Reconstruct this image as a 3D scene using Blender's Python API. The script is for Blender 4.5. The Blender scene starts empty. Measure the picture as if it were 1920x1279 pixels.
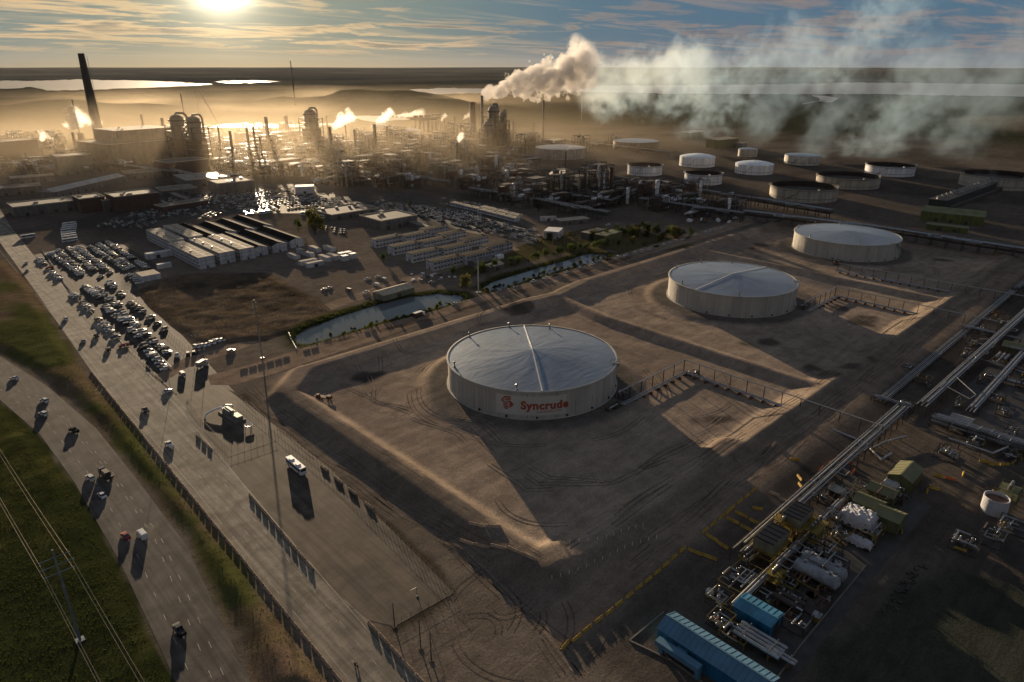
import bpy, bmesh, math, random
import numpy as np
from mathutils import Vector, Matrix
R = math.radians
C = bpy.context.scene.collection
scene = bpy.context.scene

# ------------------------------------------------------------------ camera, sky, sun, exposure
# world axes run along the plant's own grid (x: along the dyke road, y: away from the camera to the far left)
CAMH = 145.0
FPX = 1280.0
TILT = math.atan(515.0 / 1280.0)
YAW = R(43.7)
cam_d = bpy.data.cameras.new('camera'); cam = bpy.data.objects.new('camera', cam_d); C.objects.link(cam)
cam_d.lens = 24; cam_d.sensor_width = 36; cam_d.clip_start = 1; cam_d.clip_end = 200000
cam.location = (0, 0, CAMH); cam.rotation_euler = (math.pi / 2 - TILT, 0, -YAW)
scene.camera = cam
scene.view_settings.view_transform = 'Standard'; scene.view_settings.look = 'None'
scene.view_settings.gamma = 1; scene.view_settings.use_curve_mapping = False
scene.view_settings.exposure = 0.95
scene.cycles.use_denoising = True
scene.cycles.max_bounces = 6; scene.cycles.diffuse_bounces = 2; scene.cycles.glossy_bounces = 2
scene.cycles.transparent_max_bounces = 12; scene.cycles.volume_bounces = 3
scene.cycles.volume_max_steps = 160

SUN_EL = R(6.2); SUN_AZ = R(22.8)          # azimuth clockwise from +y
SUND = Vector((math.sin(SUN_AZ) * math.cos(SUN_EL), math.cos(SUN_AZ) * math.cos(SUN_EL), math.sin(SUN_EL)))
ld = bpy.data.lights.new('sun', 'SUN'); ld.energy = 5.0; ld.angle = R(0.5); ld.color = (1.0, 0.76, 0.50)
lo = bpy.data.objects.new('sun', ld); C.objects.link(lo)
lo.rotation_euler = (-SUND).to_track_quat('-Z', 'Y').to_euler()

class NT:
    """tiny node-tree helper"""
    def __init__(s, tree): s.t = tree
    def n(s, typ, ins=None, **kw):
        nd = s.t.nodes.new(typ)
        for k, v in kw.items(): setattr(nd, k, v)
        for k, v in (ins or {}).items(): s.i(nd, k, v)
        return nd
    def i(s, nd, k, v):
        if isinstance(v, bpy.types.NodeSocket): s.t.links.new(v, nd.inputs[k])
        elif isinstance(v, bpy.types.Node): s.t.links.new(v.outputs[0], nd.inputs[k])
        else: nd.inputs[k].default_value = v
    def m(s, op, a, b=0.0, c=0.0, clamp=False):
        nd = s.n('ShaderNodeMath', {0: a, 1: b, 2: c}, operation=op); nd.use_clamp = clamp
        return nd.outputs[0]
    def mr(s, v, a, b, c=0.0, d=1.0, smooth=True):
        nd = s.n('ShaderNodeMapRange', {'Value': v, 'From Min': a, 'From Max': b, 'To Min': c, 'To Max': d})
        if smooth: nd.interpolation_type = 'SMOOTHSTEP'
        return nd.outputs[0]
    def vm(s, op, a, b=(0, 0, 0)):
        nd = s.n('ShaderNodeVectorMath', {0: a, 1: b}, operation=op)
        return nd.outputs[1] if op in ('DOT_PRODUCT', 'LENGTH', 'DISTANCE') else nd.outputs[0]
    def mix(s, f, a, b, blend='MIX'):
        nd = s.n('ShaderNodeMix', data_type='RGBA', blend_type=blend)
        s.i(nd, 0, f); s.i(nd, 6, a); s.i(nd, 7, b)
        return nd.outputs[2]
    def noise(s, vec, scale, detail=4, rough=0.55, dist=0.0):
        nd = s.n('ShaderNodeTexNoise', {'Vector': vec, 'Scale': scale, 'Detail': detail, 'Roughness': rough, 'Distortion': dist})
        return nd.outputs[0]
def c4(c): return (c[0], c[1], c[2], 1.0)

world = bpy.data.worlds.new('World'); scene.world = world; world.use_nodes = True
wt = world.node_tree; wt.nodes.clear(); W = NT(wt)
sky = W.n('ShaderNodeTexSky', sky_type='NISHITA', sun_disc=False, sun_elevation=SUN_EL, sun_rotation=SUN_AZ,
          air_density=1.0, dust_density=1.3, ozone_density=2.0, altitude=400)
dirv = W.n('ShaderNodeTexCoord').outputs['Generated']
sep = W.n('ShaderNodeSeparateXYZ', {0: dirv})
cosang = W.vm('DOT_PRODUCT', dirv, tuple(SUND))
elev = W.m('MAXIMUM', sep.outputs[2], 0.0)
zc = W.m('ADD', elev, 0.045)
flat = W.n('ShaderNodeCombineXYZ', {0: W.m('DIVIDE', sep.outputs[0], zc), 1: W.m('DIVIDE', sep.outputs[1], zc)}).outputs[0]
# cloud deck: broken bands and finer streaks, both drawn out across the view
rot = W.n('ShaderNodeMapping', {'Vector': flat, 'Rotation': (0, 0, YAW + R(10)), 'Scale': (0.62, 0.85, 1.0)}).outputs[0]
rot2 = W.n('ShaderNodeMapping', {'Vector': flat, 'Rotation': (0, 0, YAW + R(24)), 'Scale': (0.26, 1.1, 1.0), 'Location': (3, 1, 0)}).outputs[0]
n1 = W.noise(rot, 0.85, 8, 0.60, 0.4)
n2 = W.noise(rot2, 0.9, 7, 0.60, 0.35)
big = W.noise(rot, 0.12, 2, 0.5)
near = W.mr(cosang, 0.72, 0.999, smooth=False)
near2 = W.m('POWER', near, 3.2)
near3 = W.m('POWER', W.mr(cosang, 0.86, 0.9995, smooth=False), 3.0)
cl = W.m('ADD', W.m('MULTIPLY', n1, 0.62), W.m('MULTIPLY', big, 0.38))
fade = W.mr(elev, 0.002, 0.022)
mA = W.m('MULTIPLY', W.mr(cl, 0.490, 0.545), fade)
mB = W.m('MULTIPLY', W.mr(n2, 0.50, 0.64), W.m('MULTIPLY', fade, W.mr(near2, 0.0, 0.7, 0.62, 0.25)))
nish = W.n('ShaderNodeVectorMath', {0: W.mix(1.0, sky.outputs[0], (0.9, 1.0, 1.25, 1), 'MULTIPLY'), 3: 0.0008}, operation='SCALE').outputs[0]
zen = W.mix(W.mr(elev, 0.0, 0.35), (0.062, 0.135, 0.205, 1), (0.150, 0.200, 0.285, 1))
clear = W.mix(near3, W.mix(near2, zen, (0.12, 0.20, 0.22, 1)), (0.24, 0.27, 0.22, 1))
shade = W.mr(n1, 0.52, 0.66)
lit = W.mix(near2, (0.20, 0.185, 0.195, 1), (0.80, 0.57, 0.30, 1))
dark = W.mix(near2, (0.085, 0.120, 0.170, 1), (0.20, 0.20, 0.17, 1))
lp = W.mix(mA, clear, W.mix(W.m('MULTIPLY', shade, 0.9), lit, dark))
lp = W.mix(mB, lp, W.mix(near2, (0.27, 0.225, 0.21, 1), (0.86, 0.62, 0.32, 1)))
hz = W.m('POWER', W.m('SUBTRACT', 1.0, elev), 62.0)
hazec = W.mix(near2, (0.150, 0.140, 0.150, 1), (0.50, 0.34, 0.15, 1))
lp = W.mix(W.m('MULTIPLY', hz, 0.62), lp, hazec)
cp = W.m('MAXIMUM', cosang, 0.0)
gl = W.m('ADD', W.m('MULTIPLY', W.m('POWER', cp, 2400.0), 10.0), W.m('ADD', W.m('MULTIPLY', W.m('POWER', cp, 420.0), 0.62), W.m('MULTIPLY', W.m('POWER', cp, 90.0), 0.05)))
gl = W.m('MULTIPLY', gl, W.mr(cl, 0.35, 0.75, 0.75, 1.15))
glow = W.n('ShaderNodeVectorMath', {0: (1.0, 0.84, 0.56), 3: gl}, operation='SCALE').outputs[0]
final = W.n('ShaderNodeVectorMath', {0: W.vm('ADD', W.vm('ADD', lp, nish), glow), 3: W.mr(elev, 0.11, 0.45, 0.55, 0.37)}, operation='SCALE').outputs[0]
bg = W.n('ShaderNodeBackground', {'Color': final, 'Strength': 1.0})
W.n('ShaderNodeOutputWorld', {'Surface': bg})

# ------------------------------------------------------------------ pixel of the photo -> point of the place
def P(px, py, z=0.0):
    a = (px - 960) / FPX; b = (639.5 - py) / FPX
    c, s = math.cos(TILT), math.sin(TILT)
    dy = c + b * s; dz = -s + b * c
    t = (z - CAMH) / dz
    X, Y = a * t, dy * t
    return (X * math.cos(YAW) + Y * math.sin(YAW), -X * math.sin(YAW) + Y * math.cos(YAW))
def PZ(px, py, x, y):
    """height of the photo point (px,py) if it stands above ground point x,y"""
    Y = x * math.sin(YAW) + y * math.cos(YAW)
    b = (639.5 - py) / FPX; c, s = math.cos(TILT), math.sin(TILT)
    return CAMH + Y * (-s + b * c) / (c + b * s)
def HT(px, ybase, ytop):
    x, y = P(px, ybase); return PZ(px, ytop, x, y)

# ------------------------------------------------------------------ materials
MATS = {}
def mat(name, col, rough=0.7, metal=0.0, var=0.25, scale=0.15, bump=0.0, streak=0.0, spec=0.4, col2=None, emit=None, skr=(0.72, 1.1)):
    if name in MATS: return MATS[name]
    m = bpy.data.materials.new(name); m.use_nodes = True; t = m.node_tree; t.nodes.clear(); N = NT(t)
    pos = N.n('ShaderNodeNewGeometry').outputs['Position']
    nz = N.noise(pos, scale, 5, 0.6)
    f = N.mr(nz, 0.3, 0.7, 1 - var, 1 + var)
    if streak:
        mp = N.n('ShaderNodeMapping', {'Vector': pos, 'Scale': (1, 1, 0.04)}).outputs[0]
        st = N.noise(mp, streak, 4, 0.6)
        f = N.m('MULTIPLY', f, N.mr(st, 0.35, 0.65, skr[0], skr[1]))
    base = c4(col)
    if col2: base = N.mix(N.mr(N.noise(pos, scale * 2.3, 4, 0.6), 0.45, 0.6), c4(col), c4(col2))
    cc = N.n('ShaderNodeVectorMath', {0: base if not isinstance(base, tuple) else col, 3: f}, operation='SCALE').outputs[0]
    b = N.n('ShaderNodeBsdfPrincipled', {'Base Color': cc, 'Roughness': rough, 'Metallic': metal, 'Specular IOR Level': spec})
    if emit: N.i(b, 'Emission Color', c4(emit[0])); N.i(b, 'Emission Strength', emit[1])
    if bump:
        bp = N.n('ShaderNodeBump', {'Height': N.noise(pos, scale * 4, 5, 0.65), 'Strength': bump, 'Distance': 1.0})
        N.i(b, 'Normal', bp.outputs[0])
    N.n('ShaderNodeOutputMaterial', {'Surface': b})
    MATS[name] = m; return m

# ------------------------------------------------------------------ mesh builder
class MB:
    def __init__(s): s.v = []; s.f = []; s.mi = []; s.cur = 0; s.smooth = False
    def add(s, vs, fs):
        k = len(s.v); s.v += [tuple(v) for v in vs]; s.f += [tuple(i + k for i in f) for f in fs]; s.mi += [s.cur] * len(fs)
        return s
    def box(s, c, d, rz=0.0, top=1.0):
        """centre of the base c, size d"""
        x, y, z = d[0] / 2, d[1] / 2, d[2]
        co, si = math.cos(rz), math.sin(rz)
        vs = []
        for zz, k in ((0, 1), (z, top)):
            for sx, sy in ((-1, -1), (1, -1), (1, 1), (-1, 1)):
                X, Y = sx * x * k, sy * y * k
                vs.append((c[0] + X * co - Y * si, c[1] + X * si + Y * co, c[2] + zz))
        return s.add(vs, [(3, 2, 1, 0), (4, 5, 6, 7), (0, 1, 5, 4), (1, 2, 6, 5), (2, 3, 7, 6), (3, 0, 4, 7)])
    def rod(s, p, q, r, n=6, r2=None, caps=True):
        p, q = Vector(p), Vector(q); d = q - p
        if d.length < 1e-6: return s
        d.normalize(); u = d.cross(Vector((0, 0, 1)) if abs(d.z) < 0.9 else Vector((1, 0, 0))).normalized(); w = d.cross(u)
        r2 = r if r2 is None else r2; vs = []
        for o, rr in ((p, r), (q, r2)):
            for i in range(n):
                a = 2 * math.pi * (i + .5) / n; vs.append(o + (u * math.cos(a) + w * math.sin(a)) * rr)
        fs = [(i, (i + 1) % n, n + (i + 1) % n, n + i) for i in range(n)]
        fs = [f[::-1] for f in fs]
        if caps: fs += [tuple(range(n)), tuple(range(2 * n - 1, n - 1, -1))]
        return s.add(vs, fs)
    def path(s, pts, r, n=6):
        for a, b in zip(pts, pts[1:]): s.rod(a, b, r, n)
        return s
    def lathe(s, prof, n=24, c=(0, 0, 0), cap=True):
        """prof: (radius, z) from bottom to top"""
        vs = []; fs = []
        for r, z in prof:
            for i in range(n):
                a = 2 * math.pi * i / n; vs.append((c[0] + r * math.cos(a), c[1] + r * math.sin(a), c[2] + z))
        for j in range(len(prof) - 1):
            for i in range(n):
                k = (i + 1) % n; fs.append((j * n + i, j * n + k, (j + 1) * n + k, (j + 1) * n + i))
        if cap: fs += [tuple(range(n))[::-1], tuple((len(prof) - 1) * n + i for i in range(n))]
        return s.add(vs, fs)
    def prism(s, poly, z0, z1):
        n = len(poly); ar = sum(poly[i][0] * poly[(i + 1) % n][1] - poly[(i + 1) % n][0] * poly[i][1] for i in range(n))
        if ar < 0: poly = poly[::-1]
        vs = [(x, y, z0) for x, y in poly] + [(x, y, z1) for x, y in poly]
        return s.add(vs, [tuple(range(n))[::-1], tuple(range(n, 2 * n))] + [(i, (i + 1) % n, n + (i + 1) % n, n + i) for i in range(n)])
    def gable(s, c, d, h, rz=0.0, over=0.0, th=0.0):
        """roof prism, ridge along x; c = base centre"""
        x, y = d[0] / 2 + over, d[1] / 2 + over; co, si = math.cos(rz), math.sin(rz)
        vs = []
        for X, Y, Z in ((-x, -y, 0), (x, -y, 0), (x, y, 0), (-x, y, 0), (-x, 0, h), (x, 0, h)):
            vs.append((c[0] + X * co - Y * si, c[1] + X * si + Y * co, c[2] + Z))
        return s.add(vs, [(3, 2, 1, 0), (0, 1, 5, 4), (2, 3, 4, 5), (1, 2, 5), (3, 0, 4)])
    def build(s, name, m, parent=None, loc=None, rz=None, smooth=False):
        me = bpy.data.meshes.new(name); me.from_pydata(s.v, [], s.f)
        ms = m if isinstance(m, (list, tuple)) else [m]
        for k in ms: me.materials.append(k)
        if len(ms) > 1: me.polygons.foreach_set('material_index', s.mi)
        if smooth:
            me.polygons.foreach_set('use_smooth', [True] * len(me.polygons))
            try: me.set_sharp_from_angle(angle=R(40))
            except Exception: pass
        me.update()
        o = bpy.data.objects.new(name, me); C.objects.link(o)
        if parent: o.parent = parent
        if loc: o.location = loc
        if rz is not None: o.rotation_euler[2] = rz
        return o

_ON = 'first second third fourth fifth sixth seventh eighth ninth tenth eleventh twelfth thirteenth fourteenth fifteenth sixteenth seventeenth eighteenth nineteenth'.split()
_TE = {20: 'twenti', 30: 'thirti', 40: 'forti', 50: 'fifti', 60: 'sixti', 70: 'seventi', 80: 'eighti', 90: 'nineti'}
def nth(i):
    """0 -> first, 24 -> twenty-fifth"""
    k = i + 1
    if k < 20: return _ON[k - 1]
    d = k // 10 * 10
    return _TE[d] + 'eth' if k == d else _TE[d][:-1] + 'y-' + _ON[k - d - 1]
def tag(o, label=None, cat=None, group=None, kind=None):
    if label: o['label'] = label
    if cat: o['category'] = cat
    if group: o['group'] = group
    if kind: o['kind'] = kind
    return o
def thing(name, label, cat, loc=(0, 0, 0), rz=0, group=None):
    o = bpy.data.objects.new(name, None); C.objects.link(o); o.empty_display_size = 1
    o.location = (loc[0], loc[1], loc[2] if len(loc) > 2 else 0); o.rotation_euler[2] = rz
    return tag(o, label, cat, group)
KIDS = {}
def kids(o):
    return [c for c in o.children]
def dup(src, ch, loc, rz=0, label=None, group=None):
    """copy of a thing with copies of its parts; ch = [(part, [sub-parts])]"""
    r = src.copy(); C.objects.link(r); r.location = (loc[0], loc[1], loc[2] if len(loc) > 2 else 0); r.rotation_euler = (0, 0, rz)
    if label: r['label'] = label
    if group: r['group'] = group
    for p, subs in ch:
        c = p.copy(); C.objects.link(c); c.parent = r
        for q in subs:
            d = q.copy(); C.objects.link(d); d.parent = c
    return r

# ------------------------------------------------------------------ numpy helpers for the terrain
def seg_dist(X, Y, p, q):
    px, py = p; dx, dy = q[0] - px, q[1] - py; L = dx * dx + dy * dy + 1e-9
    t = np.clip(((X - px) * dx + (Y - py) * dy) / L, 0, 1)
    return np.hypot(X - px - t * dx, Y - py - t * dy)
def poly_sd(X, Y, poly):
    """signed distance, negative inside"""
    d = np.full(X.shape, 1e9); ins = np.zeros(X.shape, bool); n = len(poly)
    for i in range(n):
        a, b = poly[i], poly[(i + 1) % n]
        d = np.minimum(d, seg_dist(X, Y, a, b))
        c = ((a[1] > Y) != (b[1] > Y)) & (X < (b[0] - a[0]) * (Y - a[1]) / ((b[1] - a[1]) + 1e-12) + a[0])
        ins ^= c
    return np.where(ins, -d, d)
def sm(x, a, b):
    t = np.clip((x - a) / (b - a), 0, 1); return t * t * (3 - 2 * t)
_r = np.random.RandomState(5); _T = _r.rand(256, 256)
def vnoise(X, Y, s):
    x, y = X / s, Y / s; i, j = np.floor(x).astype(int), np.floor(y).astype(int); fx, fy = x - i, y - j
    fx = fx * fx * (3 - 2 * fx); fy = fy * fy * (3 - 2 * fy)
    g = lambda a, b: _T[a & 255, b & 255]
    return (g(i, j) * (1 - fx) + g(i + 1, j) * fx) * (1 - fy) + (g(i, j + 1) * (1 - fx) + g(i + 1, j + 1) * fx) * fy
def fbm(X, Y, s, o=4):
    return sum(vnoise(X + 37 * k, Y - 91 * k, s / 2 ** k) * 0.5 ** k for k in range(o)) / sum(0.5 ** k for k in range(o))
def PP(l, z=0.0): return [P(x, y, z) for x, y in l]
# ------------------------------------------------------------------ terrain
def axis(lo, hi, st, ext, g=1.10):
    m = list(np.arange(lo, hi, st)); a = []; d = st; x = m[0]
    while x > -ext: d *= g; x -= d; a.append(x)
    b = []; d = st; x = m[-1]
    while x < ext: d *= g; x += d; b.append(x)
    return np.array(a[::-1] + m + b)
ax = axis(-5, 715, 1.5, 29000); ay = axis(0, 470, 1.5, 29000)
GX, GY = np.meshgrid(ax, ay, indexing='ij')
POND1 = PP([(552, 634), (560, 624), (580, 612), (640, 590), (700, 571), (760, 556), (820, 549), (862, 553), (874, 560), (860, 566), (800, 580), (700, 606), (620, 632), (580, 643), (558, 643)])
POND2 = PP([(903, 539), (925, 526), (1000, 503), (1060, 487), (1100, 474), (1140, 476), (1130, 486), (1060, 503), (1000, 520), (940, 541), (915, 544)])
DK = [((124, 284), (124, 116), 3.0, 3.6), ((124, 284), (142, 301), 3.1, 4.5), ((142, 301), (300, 300), 3.2, 3.4), ((300, 300), (325, 296), 3.2, 4), ((325, 296), (360, 303), 3.2, 4),
      ((360, 303), (500, 303), 3.2, 3), ((500, 303), (665, 303), 3.2, 3), ((665, 303), (678, 290), 3.2, 3), ((678, 290), (678, 125), 3.2, 3), ((678, 125), (664, 113), 3.2, 3),
      ((232, 113), (140, 113), 3.1, 4.4), ((140, 113), (126, 118), 3.1, 4.8),
      ((325, 296), (315, 250), 2.6, 1.6), ((315, 250), (313, 112), 2.6, 1.6), ((503, 303), (503, 112), 2.6, 1.6)]
RAMP = (P(838, 1000), P(1010, 1052, 3.0))
def height(X, Y):
    h = np.zeros(X.shape)
    for p, q, hh, w in DK:
        d = seg_dist(X, Y, p, q) + (fbm(X, Y, 14, 2) - .5) * .7
        h = np.maximum(h, hh * (1 - np.clip((d - w) / 5.2, 0, 1)))
    (rx0, ry0), (rx1, ry1) = RAMP; L2 = (rx1 - rx0) ** 2 + (ry1 - ry0) ** 2
    tt = ((X - rx0) * (rx1 - rx0) + (Y - ry0) * (ry1 - ry0)) / L2
    h = np.maximum(h, 3.0 * np.clip(tt, 0, 1) * (1 - np.clip((seg_dist(X, Y, *RAMP) - 4.2) / 2.5, 0, 1)))
    wv_ = (fbm(X, Y, 22, 2) - .5) * 1.6; Yw = Y + wv_
    nd = np.where(Yw > 109, 3.2 * (1 - np.clip((Yw - 109.8) / 11.5, 0, 1)), np.maximum(1.6, 3.2 - (109 - Yw) * .5))
    nd = nd * sm(Y, 72, 98)
    h = np.maximum(h, nd * np.where(Yw > 109, sm(X, 205, 235), sm(X, 122, 150)) * (1 - sm(X, 664, 690)))   # raised road outside the near dyke
    # tank pads
    for cx, cy in TC:
        d = np.hypot(X - cx, Y - cy)
        h = np.maximum(h, 1.3 * (1 - sm(d, 50, 58)))
    # outer ramp of the dyke by the jersey barriers
    inside = (X > 132) & (X < 675) & (Y > 115) & (Y < 300)
    bump = (fbm(X, Y, 9, 3) - .5)
    h = h + np.where(inside, bump * 0.28, 0)
    for pl in (POND1, POND2):
        d = poly_sd(X, Y, pl)
        h = h - 2.4 * (1 - sm(d, -2.5, 4.5))
    # bank beside the left road and the grass between the roads
    d = poly_sd(X, Y, MEDIAN); h = h + np.where(d < 0, sm(-d, 1, 9) * (0.6 + 1.8 * fbm(X, Y, 25, 3)), 0)
    d = poly_sd(X, Y, FIELD); h = h + np.where(d < 0, sm(-d, 1, 8) * (1.3 * fbm(X, Y, 24, 3)), 0)
    d = poly_sd(X, Y, SCRUB); h = h + np.where(d < 0, sm(-d, 1, 8) * (1.5 * fbm(X, Y, 12, 4)), 0)
    # far country: gentle relief beyond the plant
    r = np.hypot(X, Y)
    h = h + sm(r, 2300, 4200) * (fbm(X, Y, 900, 4) - .62) * 26 * (1 - sm(r, 10000, 16000))
    h = h + sm(r, 1900, 2600) * -1.0
    cy_, sy_ = math.cos(YAW), math.sin(YAW)
    for (mx, my), wx, wy, mh in ((P(690, 196), 560, 260, 62), (P(830, 205), 420, 220, 40), (P(170, 205), 620, 240, 36), (P(20, 215), 360, 200, 30), (P(560, 178), 700, 300, 30)):
        u = ((X - mx) * cy_ - (Y - my) * sy_) / wx; v = ((X - mx) * sy_ + (Y - my) * cy_) / wy
        h = h + mh * (1 - sm(np.hypot(u, v) + (fbm(X, Y, 260, 3) - .5) * .5, .1, 1.0))
    h = h + sm(r, 13000, 21000) * (58 + 70 * fbm(X, Y, 7000, 4))
    return h
TC = [(218.5, 214.5), (407.5, 214.5), (594, 214.5)]
MEDIAN = PP([(0, 478), (60, 530), (120, 625), (165, 690), (640, 1279), (668, 1330), (500, 1330), (470, 1279), (350, 1020), (260, 900), (180, 800), (90, 722), (0, 664), (-200, 590), (-200, 460)])
FIELD = PP([(-300, 560), (0, 750), (75, 815), (140, 905), (228, 1060), (330, 1279), (370, 1400), (-300, 1400)])
SCRUB = PP([(250, 545), (330, 515), (500, 510), (600, 560), (640, 590), (600, 612), (500, 640), (370, 650), (330, 625), (270, 575)])
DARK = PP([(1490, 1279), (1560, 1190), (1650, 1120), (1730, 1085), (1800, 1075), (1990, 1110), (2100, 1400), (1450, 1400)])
GZ = height(GX, GY)
# soil types and the lower-right shade, painted as a colour attribute
def lerp(c, k, m): return c * (1 - m[..., None]) + np.array(k) * m[..., None]
r_ = np.hypot(GX, GY)
colr = np.zeros(GX.shape + (3,)) + np.array((0.165, 0.136, 0.108))
nz1 = fbm(GX, GY, 60, 4); nz2 = fbm(GX + 500, GY, 14, 4); nz3 = fbm(GX, GY + 900, 300, 4)
ins = poly_sd(GX, GY, [(128, 112), (678, 112), (678, 303), (128, 303)])
colr = lerp(colr, (0.315, 0.25, 0.19), 1 - sm(ins, -2, 6))
colr = lerp(colr, (0.22, 0.175, 0.14), (1 - sm(ins, -2, 6)) * sm(nz1, .42, .62) * .7)
for cx, cy in TC: colr = lerp(colr, (0.13, 0.115, 0.10), 1 - sm(np.hypot(GX - cx, GY - cy) + nz2 * 4, 51, 57))
# damp dark stains in the basins
for px, py, rr in ((700, 705, 9), (715, 700, 6), (690, 715, 6), (1230, 655, 0), (1475, 1, 0), (1575, 575, 7), (1620, 600, 9), (1640, 597, 6), (1610, 607, 5), (1430, 640, 6), (1395, 645, 7), (1520, 690, 6), (1550, 705, 8), (1590, 697, 6), (1640, 683, 7), (1218, 822, 4), (1335, 790, 7), (1350, 787, 5), (985, 800, 0), (960, 585, 8), (975, 580, 8), (1410, 465, 7), (1430, 460, 8), (1390, 470, 6), (1760, 487, 4), (1775, 488, 4)):
    if rr:
        q = P(px, py); colr = lerp(colr, (0.07, 0.058, 0.05), (1 - sm(np.hypot(GX - q[0], GY - q[1]) + (nz2 - .5) * 16, rr * .4, rr * 1.1)) * .8)
road_b = poly_sd(GX, GY, [(108, 92), (700, 92), (700, 104), (108, 104)])
colr = lerp(colr, (0.22, 0.17, 0.13), 1 - sm(road_b, -2, 4))
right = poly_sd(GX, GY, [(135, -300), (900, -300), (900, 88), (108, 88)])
colr = lerp(colr, (0.066, 0.058, 0.051), (1 - sm(right, -4, 5)) * (0.55 + .45 * sm(nz1, .3, .6)))  # lower-right shade and vignette painted in as darker ground
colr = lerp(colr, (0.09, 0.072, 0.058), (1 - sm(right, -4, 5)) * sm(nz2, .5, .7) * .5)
g1 = poly_sd(GX, GY, MEDIAN)
gm = 1 - sm(g1 + (nz2 - .5) * 6, -4, 1)
colr = lerp(colr, (0.125, 0.095, 0.055), gm)
colr = lerp(colr, (0.072, 0.076, 0.026), gm * sm(nz1 + (nz2 - .5) * .4 + sm(-g1, 2, 14) * .12, .48, .62))
colr = lerp(colr, (0.14, 0.10, 0.07), gm * (1 - sm(nz2 * .6 + nz1 * .4, .30, .42)))
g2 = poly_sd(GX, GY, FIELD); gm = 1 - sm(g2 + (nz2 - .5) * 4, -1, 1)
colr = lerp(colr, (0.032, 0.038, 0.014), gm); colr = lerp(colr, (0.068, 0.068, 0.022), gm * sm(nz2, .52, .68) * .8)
g3 = poly_sd(GX, GY, SCRUB); gm = 1 - sm(g3 + (nz2 - .5) * 8, -3, 1)
colr = lerp(colr, (0.125, 0.095, 0.068), gm); colr = lerp(colr, (0.07, 0.055, 0.040), gm * sm(nz2, .42, .60) * .8); colr = lerp(colr, (0.16, 0.125, 0.09), gm * sm(nz1, .52, .66) * .6)
g4 = poly_sd(GX, GY, DARK); colr = lerp(colr, (0.050, 0.053, 0.040), 1 - sm(g4 + (nz2 - .5) * 10, -4, 3))  # dark grass, with the lower-right shade painted into its colour too
for pl in (POND1, POND2):
    d = poly_sd(GX, GY, pl) + (nz2 - .5) * 7
    colr = lerp(colr, (0.05, 0.055, 0.018), 1 - sm(d, 4, 11)); colr = lerp(colr, (0.03, 0.026, 0.02), 1 - sm(d, -1, 2))
wood = PP([(1040, 440), (1120, 425), (1230, 440), (1300, 460), (1180, 480), (1140, 470), (1030, 478), (960, 500), (880, 520), (850, 505), (960, 470)])
colr = lerp(colr, (0.085, 0.072, 0.036), 1 - sm(poly_sd(GX, GY, wood) + (nz2 - .5) * 14, -2, 4))
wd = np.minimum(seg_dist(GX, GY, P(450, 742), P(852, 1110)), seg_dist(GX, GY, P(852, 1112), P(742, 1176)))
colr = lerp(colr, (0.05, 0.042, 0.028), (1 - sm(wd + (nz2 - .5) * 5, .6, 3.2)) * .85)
# plant yard, then bare ground, then forest and tailings country
py_ = sm(r_, 620, 800)
colr = lerp(colr, (0.105, 0.088, 0.073), py_ * .8); colr = lerp(colr, (0.055, 0.048, 0.042), py_ * sm(nz1, .42, .62) * .7)
far = sm(r_ + (nz3 - .5) * 700, 1500, 2000)
colr = lerp(colr, (0.030, 0.032, 0.018), far)
colr = lerp(colr, (0.12, 0.095, 0.06), far * sm(fbm(GX, GY, 1300, 4), .52, .6) * (1 - sm(r_, 9000, 13000)))
ff = sm(r_ + (nz3 - .5) * 1500, 5600, 8200); colr = lerp(colr, (0.006, 0.013, 0.018), ff); colr = lerp(colr, (0.035, 0.038, 0.034), ff * sm(fbm(GX + 3000, GY, 1900, 4), .50, .60))
nx, ny = GX.shape
idx = np.arange(nx * ny).reshape(nx, ny)
quads = np.stack([idx[:-1, :-1], idx[1:, :-1], idx[1:, 1:], idx[:-1, 1:]], -1).reshape(-1, 4)
me = bpy.data.meshes.new('ground'); me.vertices.add(nx * ny); me.loops.add(quads.size); me.polygons.add(len(quads))
me.vertices.foreach_set('co', np.stack([GX, GY, GZ], -1).astype(np.float32).ravel())
me.loops.foreach_set('vertex_index', quads.ravel().astype(np.int32))
me.polygons.foreach_set('loop_start', (np.arange(len(quads)) * 4).astype(np.int32))
me.polygons.foreach_set('use_smooth', np.ones(len(quads), bool))
me.update(calc_edges=True)
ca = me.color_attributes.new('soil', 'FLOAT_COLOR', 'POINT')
ca.data.foreach_set('color', np.concatenate([colr, np.ones(GX.shape + (1,))], -1).astype(np.float32).ravel())
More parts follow.
